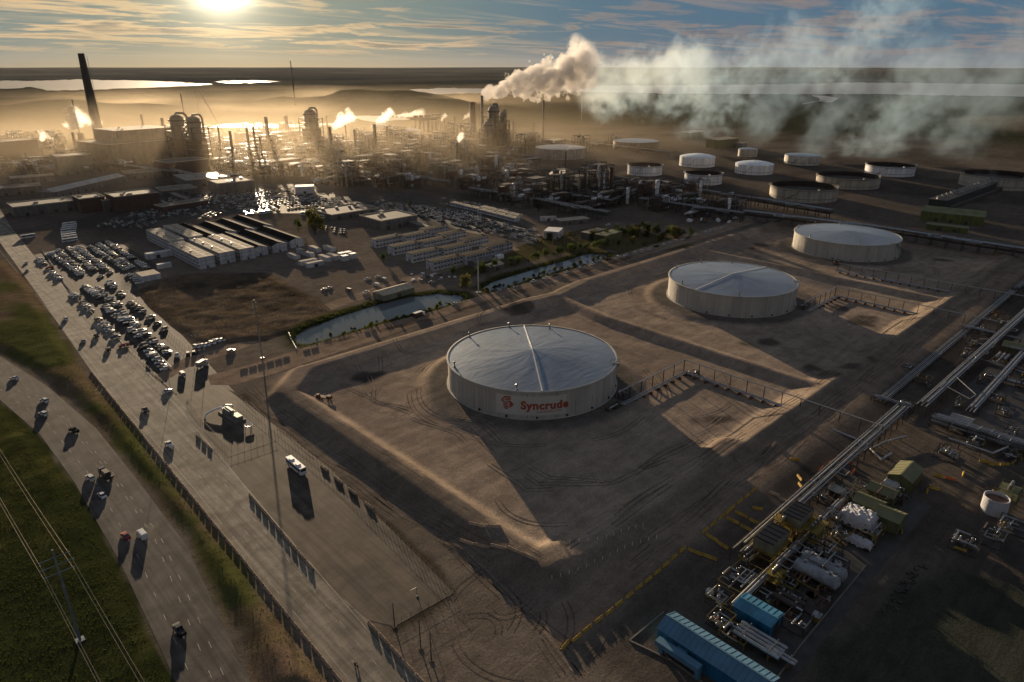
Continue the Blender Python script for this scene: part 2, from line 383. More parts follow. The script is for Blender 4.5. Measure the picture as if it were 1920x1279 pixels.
def soil_material(name, attr=None, col=None, rough=0.95, tracks=0.0):
    m = bpy.data.materials.new(name); m.use_nodes = True; t = m.node_tree; t.nodes.clear(); N = NT(t)
    pos = N.n('ShaderNodeNewGeometry').outputs['Position']
    base = N.n('ShaderNodeVertexColor', layer_name=attr).outputs[0] if attr else c4(col)
    n_f = N.noise(pos, 1.3, 6, 0.7); n_m = N.noise(pos, 0.16, 6, 0.65, 0.6); n_b = N.noise(pos, 0.02, 5, 0.6)
    st = N.n('ShaderNodeMapping', {'Vector': pos, 'Scale': (0.10, 1.0, 1.0), 'Rotation': (0, 0, R(4))}).outputs[0]
    n_s = N.noise(st, 0.35, 5, 0.6, 0.4)
    f = N.m('MULTIPLY', N.mr(n_f, 0.25, 0.75, 0.74, 1.26), N.m('MULTIPLY', N.mr(n_m, 0.3, 0.7, 0.84, 1.14), N.mr(n_b, 0.3, 0.7, 0.86, 1.12)))
    f = N.m('MULTIPLY', f, N.mr(n_s, 0.3, 0.7, 0.90, 1.10))
    cc = N.n('ShaderNodeVectorMath', {0: base, 3: f}, operation='SCALE').outputs[0] if attr else N.n('ShaderNodeVectorMath', {0: col, 3: f}, operation='SCALE').outputs[0]
    b = N.n('ShaderNodeBsdfPrincipled', {'Base Color': cc, 'Roughness': 1.0, 'Specular IOR Level': 0.0})
    hgt = N.m('ADD', N.m('MULTIPLY', n_f, 0.14), N.m('ADD', N.m('MULTIPLY', n_m, 0.16), N.m('MULTIPLY', n_s, 0.10)))
    bp = N.n('ShaderNodeBump', {'Height': hgt, 'Strength': 0.8, 'Distance': 0.8})
    N.i(b, 'Normal', bp.outputs[0])
    N.n('ShaderNodeOutputMaterial', {'Surface': b}); return m
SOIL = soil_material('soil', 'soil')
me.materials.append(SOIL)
go = bpy.data.objects.new('ground', me); C.objects.link(go); tag(go, kind='structure')

def sheet(name, poly, z, m, kind='structure', label=None, cat=None, sub=None):
    b = MB(); n = len(poly)
    ar = sum(poly[i][0] * poly[(i + 1) % n][1] - poly[(i + 1) % n][0] * poly[i][1] for i in range(n))
    if ar < 0: poly = poly[::-1]
    b.add([(x, y, z) for x, y in poly], [tuple(range(n))])
    return tag(b.build(name, m), label, cat, kind=kind)
def strip(name, pts, w, z, m, kind='structure', add=None):
    """ribbon along pts"""
    b = add or MB(); L = []; n = len(pts)
    for i in range(n):
        a = Vector(pts[max(i - 1, 0)]); c = Vector(pts[min(i + 1, n - 1)]); d = (c - a).normalized(); nn = Vector((-d.y, d.x)); p = Vector(pts[i])
        L += [(p.x + nn.x * w / 2, p.y + nn.y * w / 2, z), (p.x - nn.x * w / 2, p.y - nn.y * w / 2, z)]
    b.add(L, [(2 * i, 2 * i + 1, 2 * i + 3, 2 * i + 2) for i in range(n - 1)])
    if add: return None
    return tag(b.build(name, m), kind=kind)

def road_material(name, col, rough, joints=(0, 0), scale=0.12):
    """asphalt or concrete with wheel wear, patches, cracks; joints = spacing in x and y of the slabs"""
    m = bpy.data.materials.new(name); m.use_nodes = True; t = m.node_tree; t.nodes.clear(); N = NT(t)
    pos = N.n('ShaderNodeNewGeometry').outputs['Position']
    al = N.n('ShaderNodeMapping', {'Vector': pos, 'Scale': (1, 0.03, 1)}).outputs[0]
    wear = N.noise(al, 0.55, 4, 0.6); fine = N.noise(pos, 2.5, 5, 0.7); pat = N.noise(pos, scale, 5, 0.6, 0.3)
    f = N.m('MULTIPLY', N.mr(wear, 0.32, 0.68, 0.70, 1.22), N.m('MULTIPLY', N.mr(fine, 0.25, 0.75, 0.85, 1.15), N.mr(pat, 0.32, 0.68, 0.66, 1.24)))
    cr = N.n('ShaderNodeTexVoronoi', {'Vector': N.vm('ADD', pos, N.n('ShaderNodeVectorMath', {0: N.n('ShaderNodeTexNoise', {'Vector': pos, 'Scale': 0.3}).outputs[1], 3: 4.0}, operation='SCALE').outputs[0]), 'Scale': 0.07}, feature='DISTANCE_TO_EDGE').outputs[0]
    f = N.m('MULTIPLY', f, N.mr(cr, 0.0, 0.006, 0.62, 1.0))
    if joints[0]:
        s = N.n('ShaderNodeSeparateXYZ', {0: pos})
        for k in (0, 1):
            fr = N.m('ABSOLUTE', N.m('SUBTRACT', N.m('FRACT', N.m('DIVIDE', s.outputs[k], joints[k])), 0.5))
            f = N.m('MULTIPLY', f, N.mr(fr, 0.5 - 0.10 / joints[k], 0.5 - 0.04 / joints[k], 1.0, 0.68))
    cc = N.n('ShaderNodeVectorMath', {0: col, 3: f}, operation='SCALE').outputs[0]
    b = N.n('ShaderNodeBsdfPrincipled', {'Base Color': cc, 'Roughness': rough, 'Specular IOR Level': 0.12})
    bp = N.n('ShaderNodeBump', {'Height': N.m('ADD', N.m('MULTIPLY', fine, 0.02), N.m('MULTIPLY', pat, 0.10)), 'Strength': 0.6}); N.i(b, 'Normal', bp.outputs[0])
    N.n('ShaderNodeOutputMaterial', {'Surface': b}); return m
CONC = road_material('worn_concrete_road', (0.225, 0.20, 0.16), 0.85, (5.2, 7.5))
PAD = road_material('yard_concrete', (0.100, 0.082, 0.064), 0.8, (6.0, 6.0))
ASPH = road_material('asphalt', (0.098, 0.088, 0.078), 0.85)
LOT = road_material('lot_gravel', (0.070, 0.061, 0.054), 0.8)
DIRTR = soil_material('packed_dirt', None, (0.25, 0.19, 0.14))
PAINT = mat('road_paint', (0.30, 0.28, 0.24), 0.7, var=0.4, scale=0.8)
# left road (x 58..88) running away from the camera
sheet('road', PP([(-60, 360), (0, 455), (60, 537), (120, 622), (168, 692), (300, 856), (640, 1279), (700, 1353), (860, 1353), (795, 1279), (700, 1172), (592, 1075), (455, 905), (330, 742), (280, 700), (150, 565), (62, 477), (20, 425), (-30, 340)]), 0.05, CONC)
sheet('highway', PP([(-300, 480), (-200, 560), (0, 668), (90, 725), (180, 803), (260, 903), (350, 1024), (470, 1281), (520, 1400), (390, 1400), (330, 1279), (228, 1060), (140, 905), (75, 815), (0, 750), (-300, 590)]), 0.05, ASPH)
sheet('yard', PP([(330, 742), (455, 905), (592, 1075), (690, 1163), (740, 1175), (852, 1112), (620, 880), (445, 742), (400, 715), (340, 735)]), 0.04, PAD)
# lane lines
lines = MB()
for off, dash in ((0.12, 0), (0.36, 1), (0.62, 1), (0.88, 0)):
    l = P(165, 690), P(640, 1279); rr = P(330, 742), P(790, 1279)
    a0 = [l[0][k] * (1 - off) + rr[0][k] * off for k in (0, 1)]; a1 = [l[1][k] * (1 - off) + rr[1][k] * off for k in (0, 1)]
    # continue far up the road
    d = Vector((a0[0] - a1[0], a0[1] - a1[1])); Ln = d.length; d.normalize()
    s = -30
    while s < Ln + 330:
        ln = 3.2 if dash else 9.0
        p = (a1[0] + d.x * s, a1[1] + d.y * s); q = (a1[0] + d.x * (s + ln), a1[1] + d.y * (s + ln))
        if random.random() < 0.9: strip('', [p, q], 0.16, 0.065, None, add=lines)
        s += 9.0
hl = PP([(0, 710), (110, 780), (200, 880), (290, 1010), (400, 1279)])
def along(pts, s0, s1, st):
    """yield (point, direction, s) along a polyline"""
    L = 0; out = []
    for a, b in zip(pts, pts[1:]):
        a, b = Vector(a), Vector(b); d = (b - a).length; k = max(0, math.ceil((s0 - L) / st)) if L < s0 else math.ceil((L - s0) / st)
        s = s0 + k * st
        while s < min(L + d, s1):
            if s >= L: out.append((a + (b - a) * ((s - L) / d), (b - a).normalized(), s))
            s += st
        L += d
    return out
hl2 = PP([(0, 697), (100, 762), (195, 865), (300, 1005), (345, 1100), (425, 1279)])
hl1 = PP([(0, 730), (90, 795), (180, 905), (262, 1050), (362, 1279)])
for lane in (hl2, hl1, hl):
    for p, d, s in along(lane, 0, 600, 11.0):
        strip('', [tuple(p), tuple(p + d * 3)], 0.17, 0.066, None, add=lines)
tag(lines.build('road_markings', PAINT), kind='structure')
# pond road, dyke-side dirt roads, lots
sheet('pond_road', PP([(388, 705), (470, 683), (545, 660), (600, 642), (700, 612), (800, 587), (905, 553), (1000, 527), (1200, 466), (1400, 408), (1420, 416), (1350, 438), (1150, 498), (1000, 542), (905, 568), (800, 603), (700, 640), (600, 672), (520, 700), (440, 722), (395, 722)]), 0.045, DIRTR)
sheet('parking_lot', PP([(64, 478), (210, 446), (300, 500), (250, 530), (440, 735), (395, 722), (335, 742), (280, 698), (150, 562)]), 0.03, LOT)
sheet('parking_lot', PP([(200, 415), (330, 345), (620, 345), (640, 400), (560, 400), (440, 400), (280, 425)]), 0.03, LOT)
sheet('parking_lot', PP([(560, 375), (760, 360), (1010, 430), (900, 440), (700, 400), (600, 400)]), 0.034, LOT)
sheet('plant_road', PP([(290, 705), (345, 672), (440, 645), (560, 592), (630, 562), (850, 492), (960, 462), (975, 468), (850, 505), (640, 575), (560, 606), (450, 656), (350, 690), (300, 720)]), 0.04, DIRTR)
# water
def water_material(name, col, rough, sc, st):
    m = bpy.data.materials.new(name); m.use_nodes = True; t = m.node_tree; t.nodes.clear(); N = NT(t)
    pos = N.n('ShaderNodeNewGeometry').outputs['Position']
    b = N.n('ShaderNodeBsdfPrincipled', {'Base Color': c4(col), 'Roughness': rough, 'IOR': 1.33, 'Specular IOR Level': 0.5})
    bp = N.n('ShaderNodeBump', {'Height': N.noise(pos, sc, 4, 0.6), 'Strength': st, 'Distance': 0.2}); N.i(b, 'Normal', bp.outputs[0])
    N.n('ShaderNodeOutputMaterial', {'Surface': b}); return m
WAT = water_material('pond_water', (0.125, 0.14, 0.16), 0.05, 0.8, 0.05)
LAK = water_material('lake_water', (0.055, 0.065, 0.075), 0.6, 0.02, 0.15)
LAK2 = water_material('pale_lake_water', (0.17, 0.18, 0.20), 0.5, 0.02, 0.15)
for pl in (POND1, POND2):
    c = (sum(p[0] for p in pl) / len(pl), sum(p[1] for p in pl) / len(pl))
    sheet('pond', [(c[0] + (x - c[0]) * 1.03, c[1] + (y - c[1]) * 1.0) for x, y in pl], -0.95, WAT)
def rough(px, k=1.0):
    o = []; rl = random.Random(int(px[0][0]) + 7)
    for (x0, y0), (x1, y1) in zip(px, px[1:] + px[:1]):
        n = max(2, int(abs(x1 - x0) / 9))
        for i in range(n):
            u = i / n; o.append((x0 + (x1 - x0) * u + rl.uniform(-4, 4) * k, y0 + (y1 - y0) * u + (rl.uniform(-.9, .9) * k if i else 0)))
    return o
def lake(px, z=3.0):
    px = rough(px)
    return sheet('lake', PP(px, z), z, LAK2 if px[0][0] > 700 else LAK)
lake([(-60, 168), (-40, 151), (60, 152), (140, 149), (250, 151), (330, 154), (400, 158), (330, 162), (260, 165), (180, 168), (90, 170), (60, 163), (30, 166)])
lake([(400, 153), (470, 151), (530, 153), (480, 155), (430, 156)])
lake([(770, 168), (830, 165), (905, 166), (960, 169), (890, 175), (800, 177)])
lake([(980, 161), (1280, 160), (1400, 159), (1600, 155), (1760, 156), (1990, 160), (1990, 181), (1760, 179), (1640, 176), (1540, 177), (1400, 176), (1280, 176), (1100, 172), (1000, 168)])
lake([(1520, 178), (1545, 180), (1570, 184), (1558, 192), (1530, 189), (1500, 196), (1540, 188), (1535, 183)])
lake([(468, 197), (520, 195), (560, 197), (500, 199)])
lake([(385, 240), (410, 234), (450, 232), (530, 234), (600, 231), (640, 233), (560, 238), (470, 240), (430, 239)])
lake([(640, 219), (720, 216), (770, 224), (700, 229)])
# ------------------------------------------------------------------ storage tanks
def zat(x, y):
    return float(height(np.array([[x]], float), np.array([[y]], float))[0, 0])
def G(px, py):
    """ground point of a photo pixel, on the real terrain"""
    z = 0.0
    for _ in range(4): x, y = P(px, py, z); z = zat(x, y)
    return (x, y, z)
TANKC = mat('tank_concrete_shell', (0.42, 0.405, 0.36), 0.85, var=0.10, scale=0.05, skr=(.84, 1.06), streak=0.30, bump=0.15)
TANKR = mat('tank_roof_membrane', (0.21, 0.255, 0.31), 0.36, metal=0.3, var=0.12, scale=0.05)
def wrinkle(m):
    t = m.node_tree; N = NT(t); b = [n for n in t.nodes if n.type == 'BSDF_PRINCIPLED'][0]
    pos = N.n('ShaderNodeNewGeometry').outputs['Position']
    mp = N.n('ShaderNodeMapping', {'Vector': pos, 'Rotation': (0, 0, R(40)), 'Scale': (0.25, 1.0, 1.0)}).outputs[0]
    w = N.noise(mp, 0.33, 3, 0.5, 1.2)
    bp = N.n('ShaderNodeBump', {'Height': N.m('ADD', w, N.m('MULTIPLY', N.noise(pos, 0.9, 3, 0.6), 0.25)), 'Strength': 0.45, 'Distance': 0.22}); N.i(b, 'Normal', bp.outputs[0])
wrinkle(TANKR)
WHITE = mat('white_steel', (0.86, 0.88, 0.90), 0.28, var=0.03, scale=0.2, streak=0.5, spec=1.0)
CREAM = mat('cream_steel', (0.46, 0.42, 0.34), 0.7, var=0.12, scale=0.12, streak=0.5)
GALV = mat('galvanised_steel', (0.30, 0.30, 0.295), 0.38, metal=0.75, var=0.2, scale=0.6)
CLAD = mat('pipe_cladding', (0.34, 0.34, 0.335), 0.30, metal=0.85, var=0.22, scale=0.5)
DARKS = mat('weathered_dark_steel', (0.060, 0.050, 0.043), 0.65, metal=0.2, var=0.35, scale=0.3)
RUST = mat('rusty_steel', (0.13, 0.065, 0.04), 0.8, var=0.35, scale=0.3)
ORANGE = mat('orange_lettering', (0.34, 0.06, 0.022), 0.6, var=0.06)
SIGNP = mat('sign_panel_paint', (0.50, 0.50, 0.45), 0.7, var=0.05)
GRAVEL = mat('dark_gravel', (0.13, 0.118, 0.105), 0.95, var=0.35, scale=1.5, bump=0.4)
WHITEP = mat('white_paint_strip', (0.80, 0.79, 0.76), 0.5, var=0.06)
SEAM = mat('dark_seam', (0.20, 0.18, 0.15), 0.8)

def arc_box(mb, r0, r1, a0, a1, z0, z1, n=10):
    vs = []
    for i in range(n + 1):
        a = a0 + (a1 - a0) * i / n; c, s = math.cos(a), math.sin(a)
        vs += [(r0 * c, r0 * s, z0), (r1 * c, r1 * s, z0), (r1 * c, r1 * s, z1), (r0 * c, r0 * s, z1)]
    fs = []
    for i in range(n):
        k = 4 * i; fs += [(k + j, k + (j + 1) % 4, k + 4 + (j + 1) % 4, k + 4 + j)[::-1] for j in range(4)]
    fs += [(3, 2, 1, 0)[::-1], (4 * n, 4 * n + 1, 4 * n + 2, 4 * n + 3)[::-1]]
    return mb.add(vs, fs)
def big_tank(c, label, strip_ang, sign=False, Rr=41.0, H=13.6, stair=0.0):
    z0 = 1.2
    t = thing('storage_tank', label, 'storage tank', (c[0], c[1], z0), group='three domed concrete storage tanks in the dyked compounds')
    b = MB(); b.lathe([(Rr + .9, -0.6), (Rr + .9, 0.35), (Rr + .05, 0.36)], 96, cap=False); b.build('foundation_ring', TANKC, t)
    b = MB(); b.lathe([(Rr, 0), (Rr, H), (Rr - .35, H), (Rr - .35, H - 1.0)], 128, cap=False); b.build('shell', TANKC, t, smooth=True)
    b = MB(); random.seed(int(c[0]))
    for i in range(26):
        b = MB(); a = 2 * math.pi * (i + random.random() * .4) / 26; arc_box(b, Rr, Rr + .045, a, a + .006, 0.4, H - random.choice([1.2, 1.2, 4, 6]), 1)
        b.build('seam', SEAM, t)
    b = MB(); b.lathe([(Rr, H - .7), (Rr + .55, H - .62), (Rr + .6, H - .1), (Rr + .1, H + .05), (Rr - .3, H + .05)], 96, cap=False); b.build('wind_girder', TANKC, t, smooth=True)
    # roof: low cone with slack radial folds
    b = MB(); n, m = 144, 14; vs = []; fs = []
    for j in range(m + 1):
        rr = (Rr - .3) * j / m
        for i in range(n):
            a = 2 * math.pi * i / n
            fold = 0.045 * math.sin(a * 9 + 1.3 * math.sin(a * 3)) * math.sin(math.pi * j / m) + 0.03 * math.sin(a * 23 + j) * math.sin(math.pi * j / m)
            vs.append((rr * math.cos(a), rr * math.sin(a), H + 3.0 * (1 - j / m) - 0.25 + fold * .9))
    for j in range(m):
        for i in range(n):
            k = (i + 1) % n; fs.append((j * n + i, (j + 1) * n + i, (j + 1) * n + k, j * n + k))
    b.add(vs, fs); b.build('roof', TANKR, t, smooth=True)
    b = MB(); ca, sa = math.cos(strip_ang or 0), math.sin(strip_ang or 0)
    zr = lambda r: H + 3.0 * (1 - r / (Rr - .3)) - .05
    for s in (-1, 1):
        ps = [((Rr - .5) * k * ca * s, (Rr - .5) * k * sa * s, zr((Rr - .5) * k)) for k in (0, .33, .66, 1)]
        for p, q in zip(ps, ps[1:]):
            w = 0.27; nx, ny = -sa * w, ca * w
            b.add([(p[0] - nx, p[1] - ny, p[2]), (p[0] + nx, p[1] + ny, p[2]), (q[0] + nx, q[1] + ny, q[2]), (q[0] - nx, q[1] - ny, q[2]),
                   (p[0] - nx, p[1] - ny, p[2] + .18), (p[0] + nx, p[1] + ny, p[2] + .18), (q[0] + nx, q[1] + ny, q[2] + .18), (q[0] - nx, q[1] - ny, q[2] + .18)],
                  [(3, 2, 1, 0), (4, 5, 6, 7), (0, 1, 5, 4), (1, 2, 6, 5), (2, 3, 7, 6), (3, 0, 4, 7)])
    if strip_ang is not None: b.build('roof_strip', WHITEP, t)
    # roof fittings
    for k, (ang, rr) in enumerate(((100, .965), (63, .96), (158, .962), (215, .965), (30, .9))):
        a = R(ang + 45 - 45); x, y = Rr * rr * math.cos(a), Rr * rr * math.sin(a)
        f = MB(); f.lathe([(.55, 0), (.55, .5), (.28, .55), (.28, 1.9), (.55, 2.0), (.55, 2.5), (.15, 2.8)], 10, (x, y, H - .1)); f.build('roof_vent', GALV, t)
    # stairs and top platform on the camera's right
    sg = MB(); a0 = R(stair); nst = 40
    for i in range(nst):
        a = a0 - i * 0.5 / nst; z = H * i / nst
        arc_box(sg, Rr + .1, Rr + 1.15, a - .011, a + .006, z, z + .12, 1)
        if i % 4 == 0: sg.rod(((Rr + 1.15) * math.cos(a), (Rr + 1.15) * math.sin(a), z), ((Rr + 1.15) * math.cos(a), (Rr + 1.15) * math.sin(a), z + 1.1), .05, 4)
    for i in range(nst - 1):
        a = a0 - i * 0.5 / nst; a2 = a0 - (i + 1) * .5 / nst
        for dz in (.0, 1.1): sg.rod(((Rr + 1.15) * math.cos(a), (Rr + 1.15) * math.sin(a), H * i / nst + dz), ((Rr + 1.15) * math.cos(a2), (Rr + 1.15) * math.sin(a2), H * (i + 1) / nst + dz), .06, 4)
    sg.build('stair', GALV, t)
    pl = MB(); a = a0 - .53; x, y = (Rr - .6) * math.cos(a), (Rr - .6) * math.sin(a)
    pl.box((x, y, H + .1), (4.5, 2.2, .18), a)
    for dx in (-2.1, -.7, .7, 2.1):
        for dy in (-1, 1):
            X, Y = x + dx * math.cos(a) - dy * math.sin(a), y + dx * math.sin(a) + dy * math.cos(a); pl.rod((X, Y, H + .2), (X, Y, H + 1.4), .06, 4)
    for dy in (-1, 1):
        p = [(x + dx * math.cos(a) - dy * math.sin(a), y + dx * math.sin(a) + dy * math.cos(a), H + 1.4) for dx in (-2.1, 2.1)]; pl.rod(p[0], p[1], .06, 4)
    pl.build('platform', GALV, t)
    # foot: manholes and nozzles
    for i in range(9):
        mh = MB(); a = R(-170 + i * 19); x, y = Rr * math.cos(a), Rr * math.sin(a)
        mh.rod((x * .995, y * .995, 1.0), (x * 1.012, y * 1.012, 1.0), .55, 10)
        mh.build('manhole', DARKS, t)
    if sign:
        th0 = math.atan2(-c[1], -c[0]) + R(1.3)
        pn = MB(); arc_box(pn, Rr + .01, Rr + .05, th0 - R(23.5), th0 + R(20.5), 2.0, H - 2.4, 40); sp = pn.build('sign_panel', SIGNP, t, smooth=False)
        def wrap(mesh_fn, s0, z, size, name, m, bold=0.0, track=1.0):
            cu = bpy.data.curves.new(name, 'FONT'); cu.body = mesh_fn; cu.size = size; cu.extrude = 0.02; cu.offset = bold; cu.space_character = track; cu.resolution_u = 4
            ob = bpy.data.objects.new(name, cu); C.objects.link(ob)
            dg = bpy.context.evaluated_depsgraph_get(); me = bpy.data.meshes.new_from_object(ob.evaluated_get(dg)); bpy.data.objects.remove(ob)
            for v in me.vertices:
                a = th0 + (s0 + v.co.x) / Rr; rr = Rr + .10 + v.co.z
                v.co = (rr * math.cos(a), rr * math.sin(a), z + v.co.y)
            me.materials.clear(); me.materials.append(m); me.name = name
            o = bpy.data.objects.new(name, me); C.objects.link(o); o.parent = sp; return o
        wrap('Syncrude', -5.6, 5.1, 5.3, 'lettering', ORANGE, 0.22, 1.08)
        wrap('CANADA LTD.', 1.2, 3.25, 1.75, 'small_lettering', mat('faded_lettering', (0.33, 0.12, 0.06), .7), 0.02, 1.0)
        # emblem: stacked chevron strokes forming an angular S
        em = MB()
        def stroke(p):
            q = []
            for (u, v) in p:
                a = th0 + (-14.6 + u) / Rr; q.append((a, v + 4.1))
            vs = [((Rr + .07) * math.cos(a), (Rr + .07) * math.sin(a), z) for a, z in q] + [((Rr + .14) * math.cos(a), (Rr + .14) * math.sin(a), z) for a, z in q]
            n = len(q); em.add(vs, [tuple(range(n)), tuple(range(2 * n - 1, n - 1, -1))] + [(i, n + i, n + (i + 1) % n, (i + 1) % n) for i in range(n)])
        stroke([(2.2, 6.6), (4.6, 6.6), (4.6, 5.9), (2.5, 5.9), (1.4, 5.0), (0.7, 5.45)]); stroke([(0.5, 5.2), (1.3, 4.75), (1.5, 4.2), (0.0, 4.7)])
        stroke([(2.9, 5.6), (4.6, 5.6), (4.6, 4.9), (3.1, 4.9), (2.5, 4.5), (1.7, 4.8)]); stroke([(0.0, 4.4), (2.9, 3.6), (3.6, 3.0), (3.2, 2.8), (2.6, 3.1), (0.4, 3.7)])
        stroke([(2.3, 4.3), (4.3, 4.5), (6.0, 2.9), (5.0, 2.4), (3.8, 3.7)]); stroke([(1.0, 3.1), (2.9, 2.6), (3.2, 2.3), (2.8, 2.0), (1.2, 2.3)])
        stroke([(3.5, 2.6), (4.4, 3.1), (5.7, 2.2), (4.0, 1.0), (3.4, 1.2), (4.5, 2.2)]); stroke([(1.2, 1.9), (2.6, 1.7), (4.0, 2.1), (3.0, 1.1), (1.2, 1.3)])
        stroke([(1.4, 1.0), (3.4, .8), (3.2, .4), (2.2, .2), (1.6, .5)])
        em.build('emblem', ORANGE, sp)
    return t
big_tank(TC[0], 'nearest big grey tank with orange lettering on its shell', R(51), True, stair=-28)
big_tank(TC[1], 'middle of the three big grey domed tanks, blank shell, pale strip across the roof', R(-3.5), stair=-25)
big_tank(TC[2], 'farthest of the three big domed tanks, no strip on its roof', None, stair=-70)

BLKW = mat('dark_inner_wall', (0.03, 0.022, 0.018), .9)  # inside of the open tanks, coloured darker than the shell
def mid_tank(xc, yb, hw, yt, label, kind, m, logo=False, grp='smaller storage tanks beyond the dyked compounds'):
    # front base point, then the centre one radius further along the line of sight
    fx, fy = P(xc, yb); a = (xc - 960) / FPX
    Y = fx * math.sin(YAW) + fy * math.cos(YAW)
    dist = math.hypot(Y, CAMH); Rr = hw / FPX * (Y + hw / FPX * Y) / math.cos(TILT) * 0.97
    Rr = hw / FPX * (Y * math.cos(TILT) + CAMH * math.sin(TILT)) * 1.03
    d = Vector((fx, fy)).normalized(); cx, cy = fx + d.x * Rr, fy + d.y * Rr
    H = PZ(xc, yt, fx, fy)
    t = thing('fuel_tank', label, 'storage tank', (cx, cy, 0), group=grp)
    n = 56
    b = MB(); b.lathe([(Rr + .6, 0), (Rr + .6, .35), (Rr, .36)], n, cap=False); b.build('foundation_ring', GRAVEL, t)
    b = MB(); b.lathe([(Rr, 0), (Rr, H)], n, cap=False); b.build('shell', m, t, smooth=True)
    b = MB(); b.lathe([(Rr, H * .27), (Rr + .22, H * .27), (Rr + .22, H * .27 + .4), (Rr, H * .27 + .4)], n, cap=False); b.build('band', DARKS, t)
    if kind == 'open':
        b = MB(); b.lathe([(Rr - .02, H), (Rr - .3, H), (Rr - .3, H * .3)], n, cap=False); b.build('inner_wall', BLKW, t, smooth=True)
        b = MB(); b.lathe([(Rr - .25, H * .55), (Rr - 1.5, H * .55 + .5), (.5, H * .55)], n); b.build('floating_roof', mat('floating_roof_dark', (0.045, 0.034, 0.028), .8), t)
        g = MB(); g.lathe([(Rr, H - 1.3), (Rr + 1.2, H - 1.2), (Rr + 1.2, H - 1.0), (Rr, H - .9)], n, cap=False)
        for i in range(48):
            A = 2 * math.pi * i / 48; g.rod((Rr * math.cos(A), Rr * math.sin(A), H - .1), (Rr * math.cos(A), Rr * math.sin(A), H + 1.2), .12, 4)
        g.lathe([(Rr, H + 1.05), (Rr + .15, H + 1.2), (Rr, H + 1.3)], n, cap=False)
        g.build('walkway_rail', DARKS, t)
        for A in (2.2, 4.0, 5.2): 
            q = MB(); q.box(((Rr + .2) * math.cos(A), (Rr + .2) * math.sin(A), H), (2.6, 1.8, 1.6), A); q.build('platform', m, t)
    else:
        rise = 1.8 if kind == 'cone' else 4.2
        b = MB(); b.lathe([(Rr + .25, H - .1), (Rr * .97, H + rise * .12), (Rr * .75, H + rise * .48), (Rr * .4, H + rise * .85), (.3, H + rise)], n); b.build('roof', m if kind == 'dome' else TANKR, t, smooth=True)
        b = MB(); b.lathe([(.6, 0), (.6, 1.2), (1.0, 1.3), (.2, 1.8)], 10, (0, 0, H + rise - .1)); b.build('roof_vent', GALV, t)
    s = MB(); a0 = math.atan2(-cy, -cx) - .6
    for i in range(22):
        A = a0 + i * .55 / 22; arc_box(s, Rr, Rr + .9, A, A + .03, H * i / 22, H * i / 22 + .25, 1)
    s.build('stair', DARKS, t)
    if logo:
        th = math.atan2(-cy, -cx) - .28; em = MB()
        for (u0, u1, v0, v1) in ((1.5, 5, 8.0, 9.4), (.2, 3.2, 6.4, 7.8), (1.8, 5.6, 4.8, 6.1), (.8, 4.2, 3.2, 4.5), (1.4, 3.6, 2.2, 2.9)):
            arc_box(em, Rr + .05, Rr + .15, th + u0 / Rr, th + u1 / Rr, v0 * H / 12, v1 * H / 12, 2)
        em.build('emblem', mat('faded_red', (0.42, 0.16, 0.13), .7), t)
    return t, (cx, cy, Rr, H)
mid_tank(1191, 283, 42, 268, 'broad tank with brown shell and pale roof at the far edge of the tank farm', 'cone', mat('brown_shell', (0.15, 0.11, 0.075), .8, streak=.4))
mid_tank(1208, 331, 31.5, 313, 'white open-topped tank, leftmost of the white tanks', 'open', WHITE)
mid_tank(1306, 315, 32, 297, 'white domed tank directly behind the open tank with the red emblem', 'dome', WHITE)
mid_tank(1317, 348, 34, 329, 'white open-topped tank with a faded red emblem on its shell', 'open', WHITE, logo=True)
mid_tank(1412, 329, 34, 311, 'white domed tank standing right of the emblem tank', 'dome', WHITE)
mid_tank(1401, 295, 17, 281, 'small narrow cream tank, smallest of the tank farm', 'cone', CREAM)
mid_tank(1502, 311, 31, 294, 'pale cream tank with flat roof behind the wide open tanks', 'cone', mat('pale_cream', (0.52, 0.49, 0.42), .7, streak=.5))
mid_tank(1503, 381, 60, 357, 'nearest wide cream open-topped tank with dark rim', 'open', CREAM)
mid_tank(1586, 356, 55, 336, 'second wide cream open-topped tank, rust streak on its shell', 'open', CREAM)
mid_tank(1665.5, 332, 42, 314, 'white open-topped tank farthest right of the white ones', 'open', WHITE)
mid_tank(1866, 357, 62, 334, 'wide cream open-topped tank behind the cooling tower', 'open', CREAM)
mid_tank(1050, 301, 46, 281, 'wide grey tank in shade behind the pipe bridge', 'cone', mat('grey_shell', (0.28, 0.28, 0.28), .8, streak=.3))
mid_tank(772, 254, 18, 246, 'far low white tank left of the dark cooling block', 'dome', WHITE, grp='low tanks at the plant edge')
mid_tank(708, 256, 21, 250, 'far low pale tank behind the green columns', 'dome', CREAM, grp='low tanks at the plant edge')
mid_tank(713, 241, 16, 237, 'farthest low tank at the plant edge', 'dome', WHITE, grp='low tanks at the plant edge')
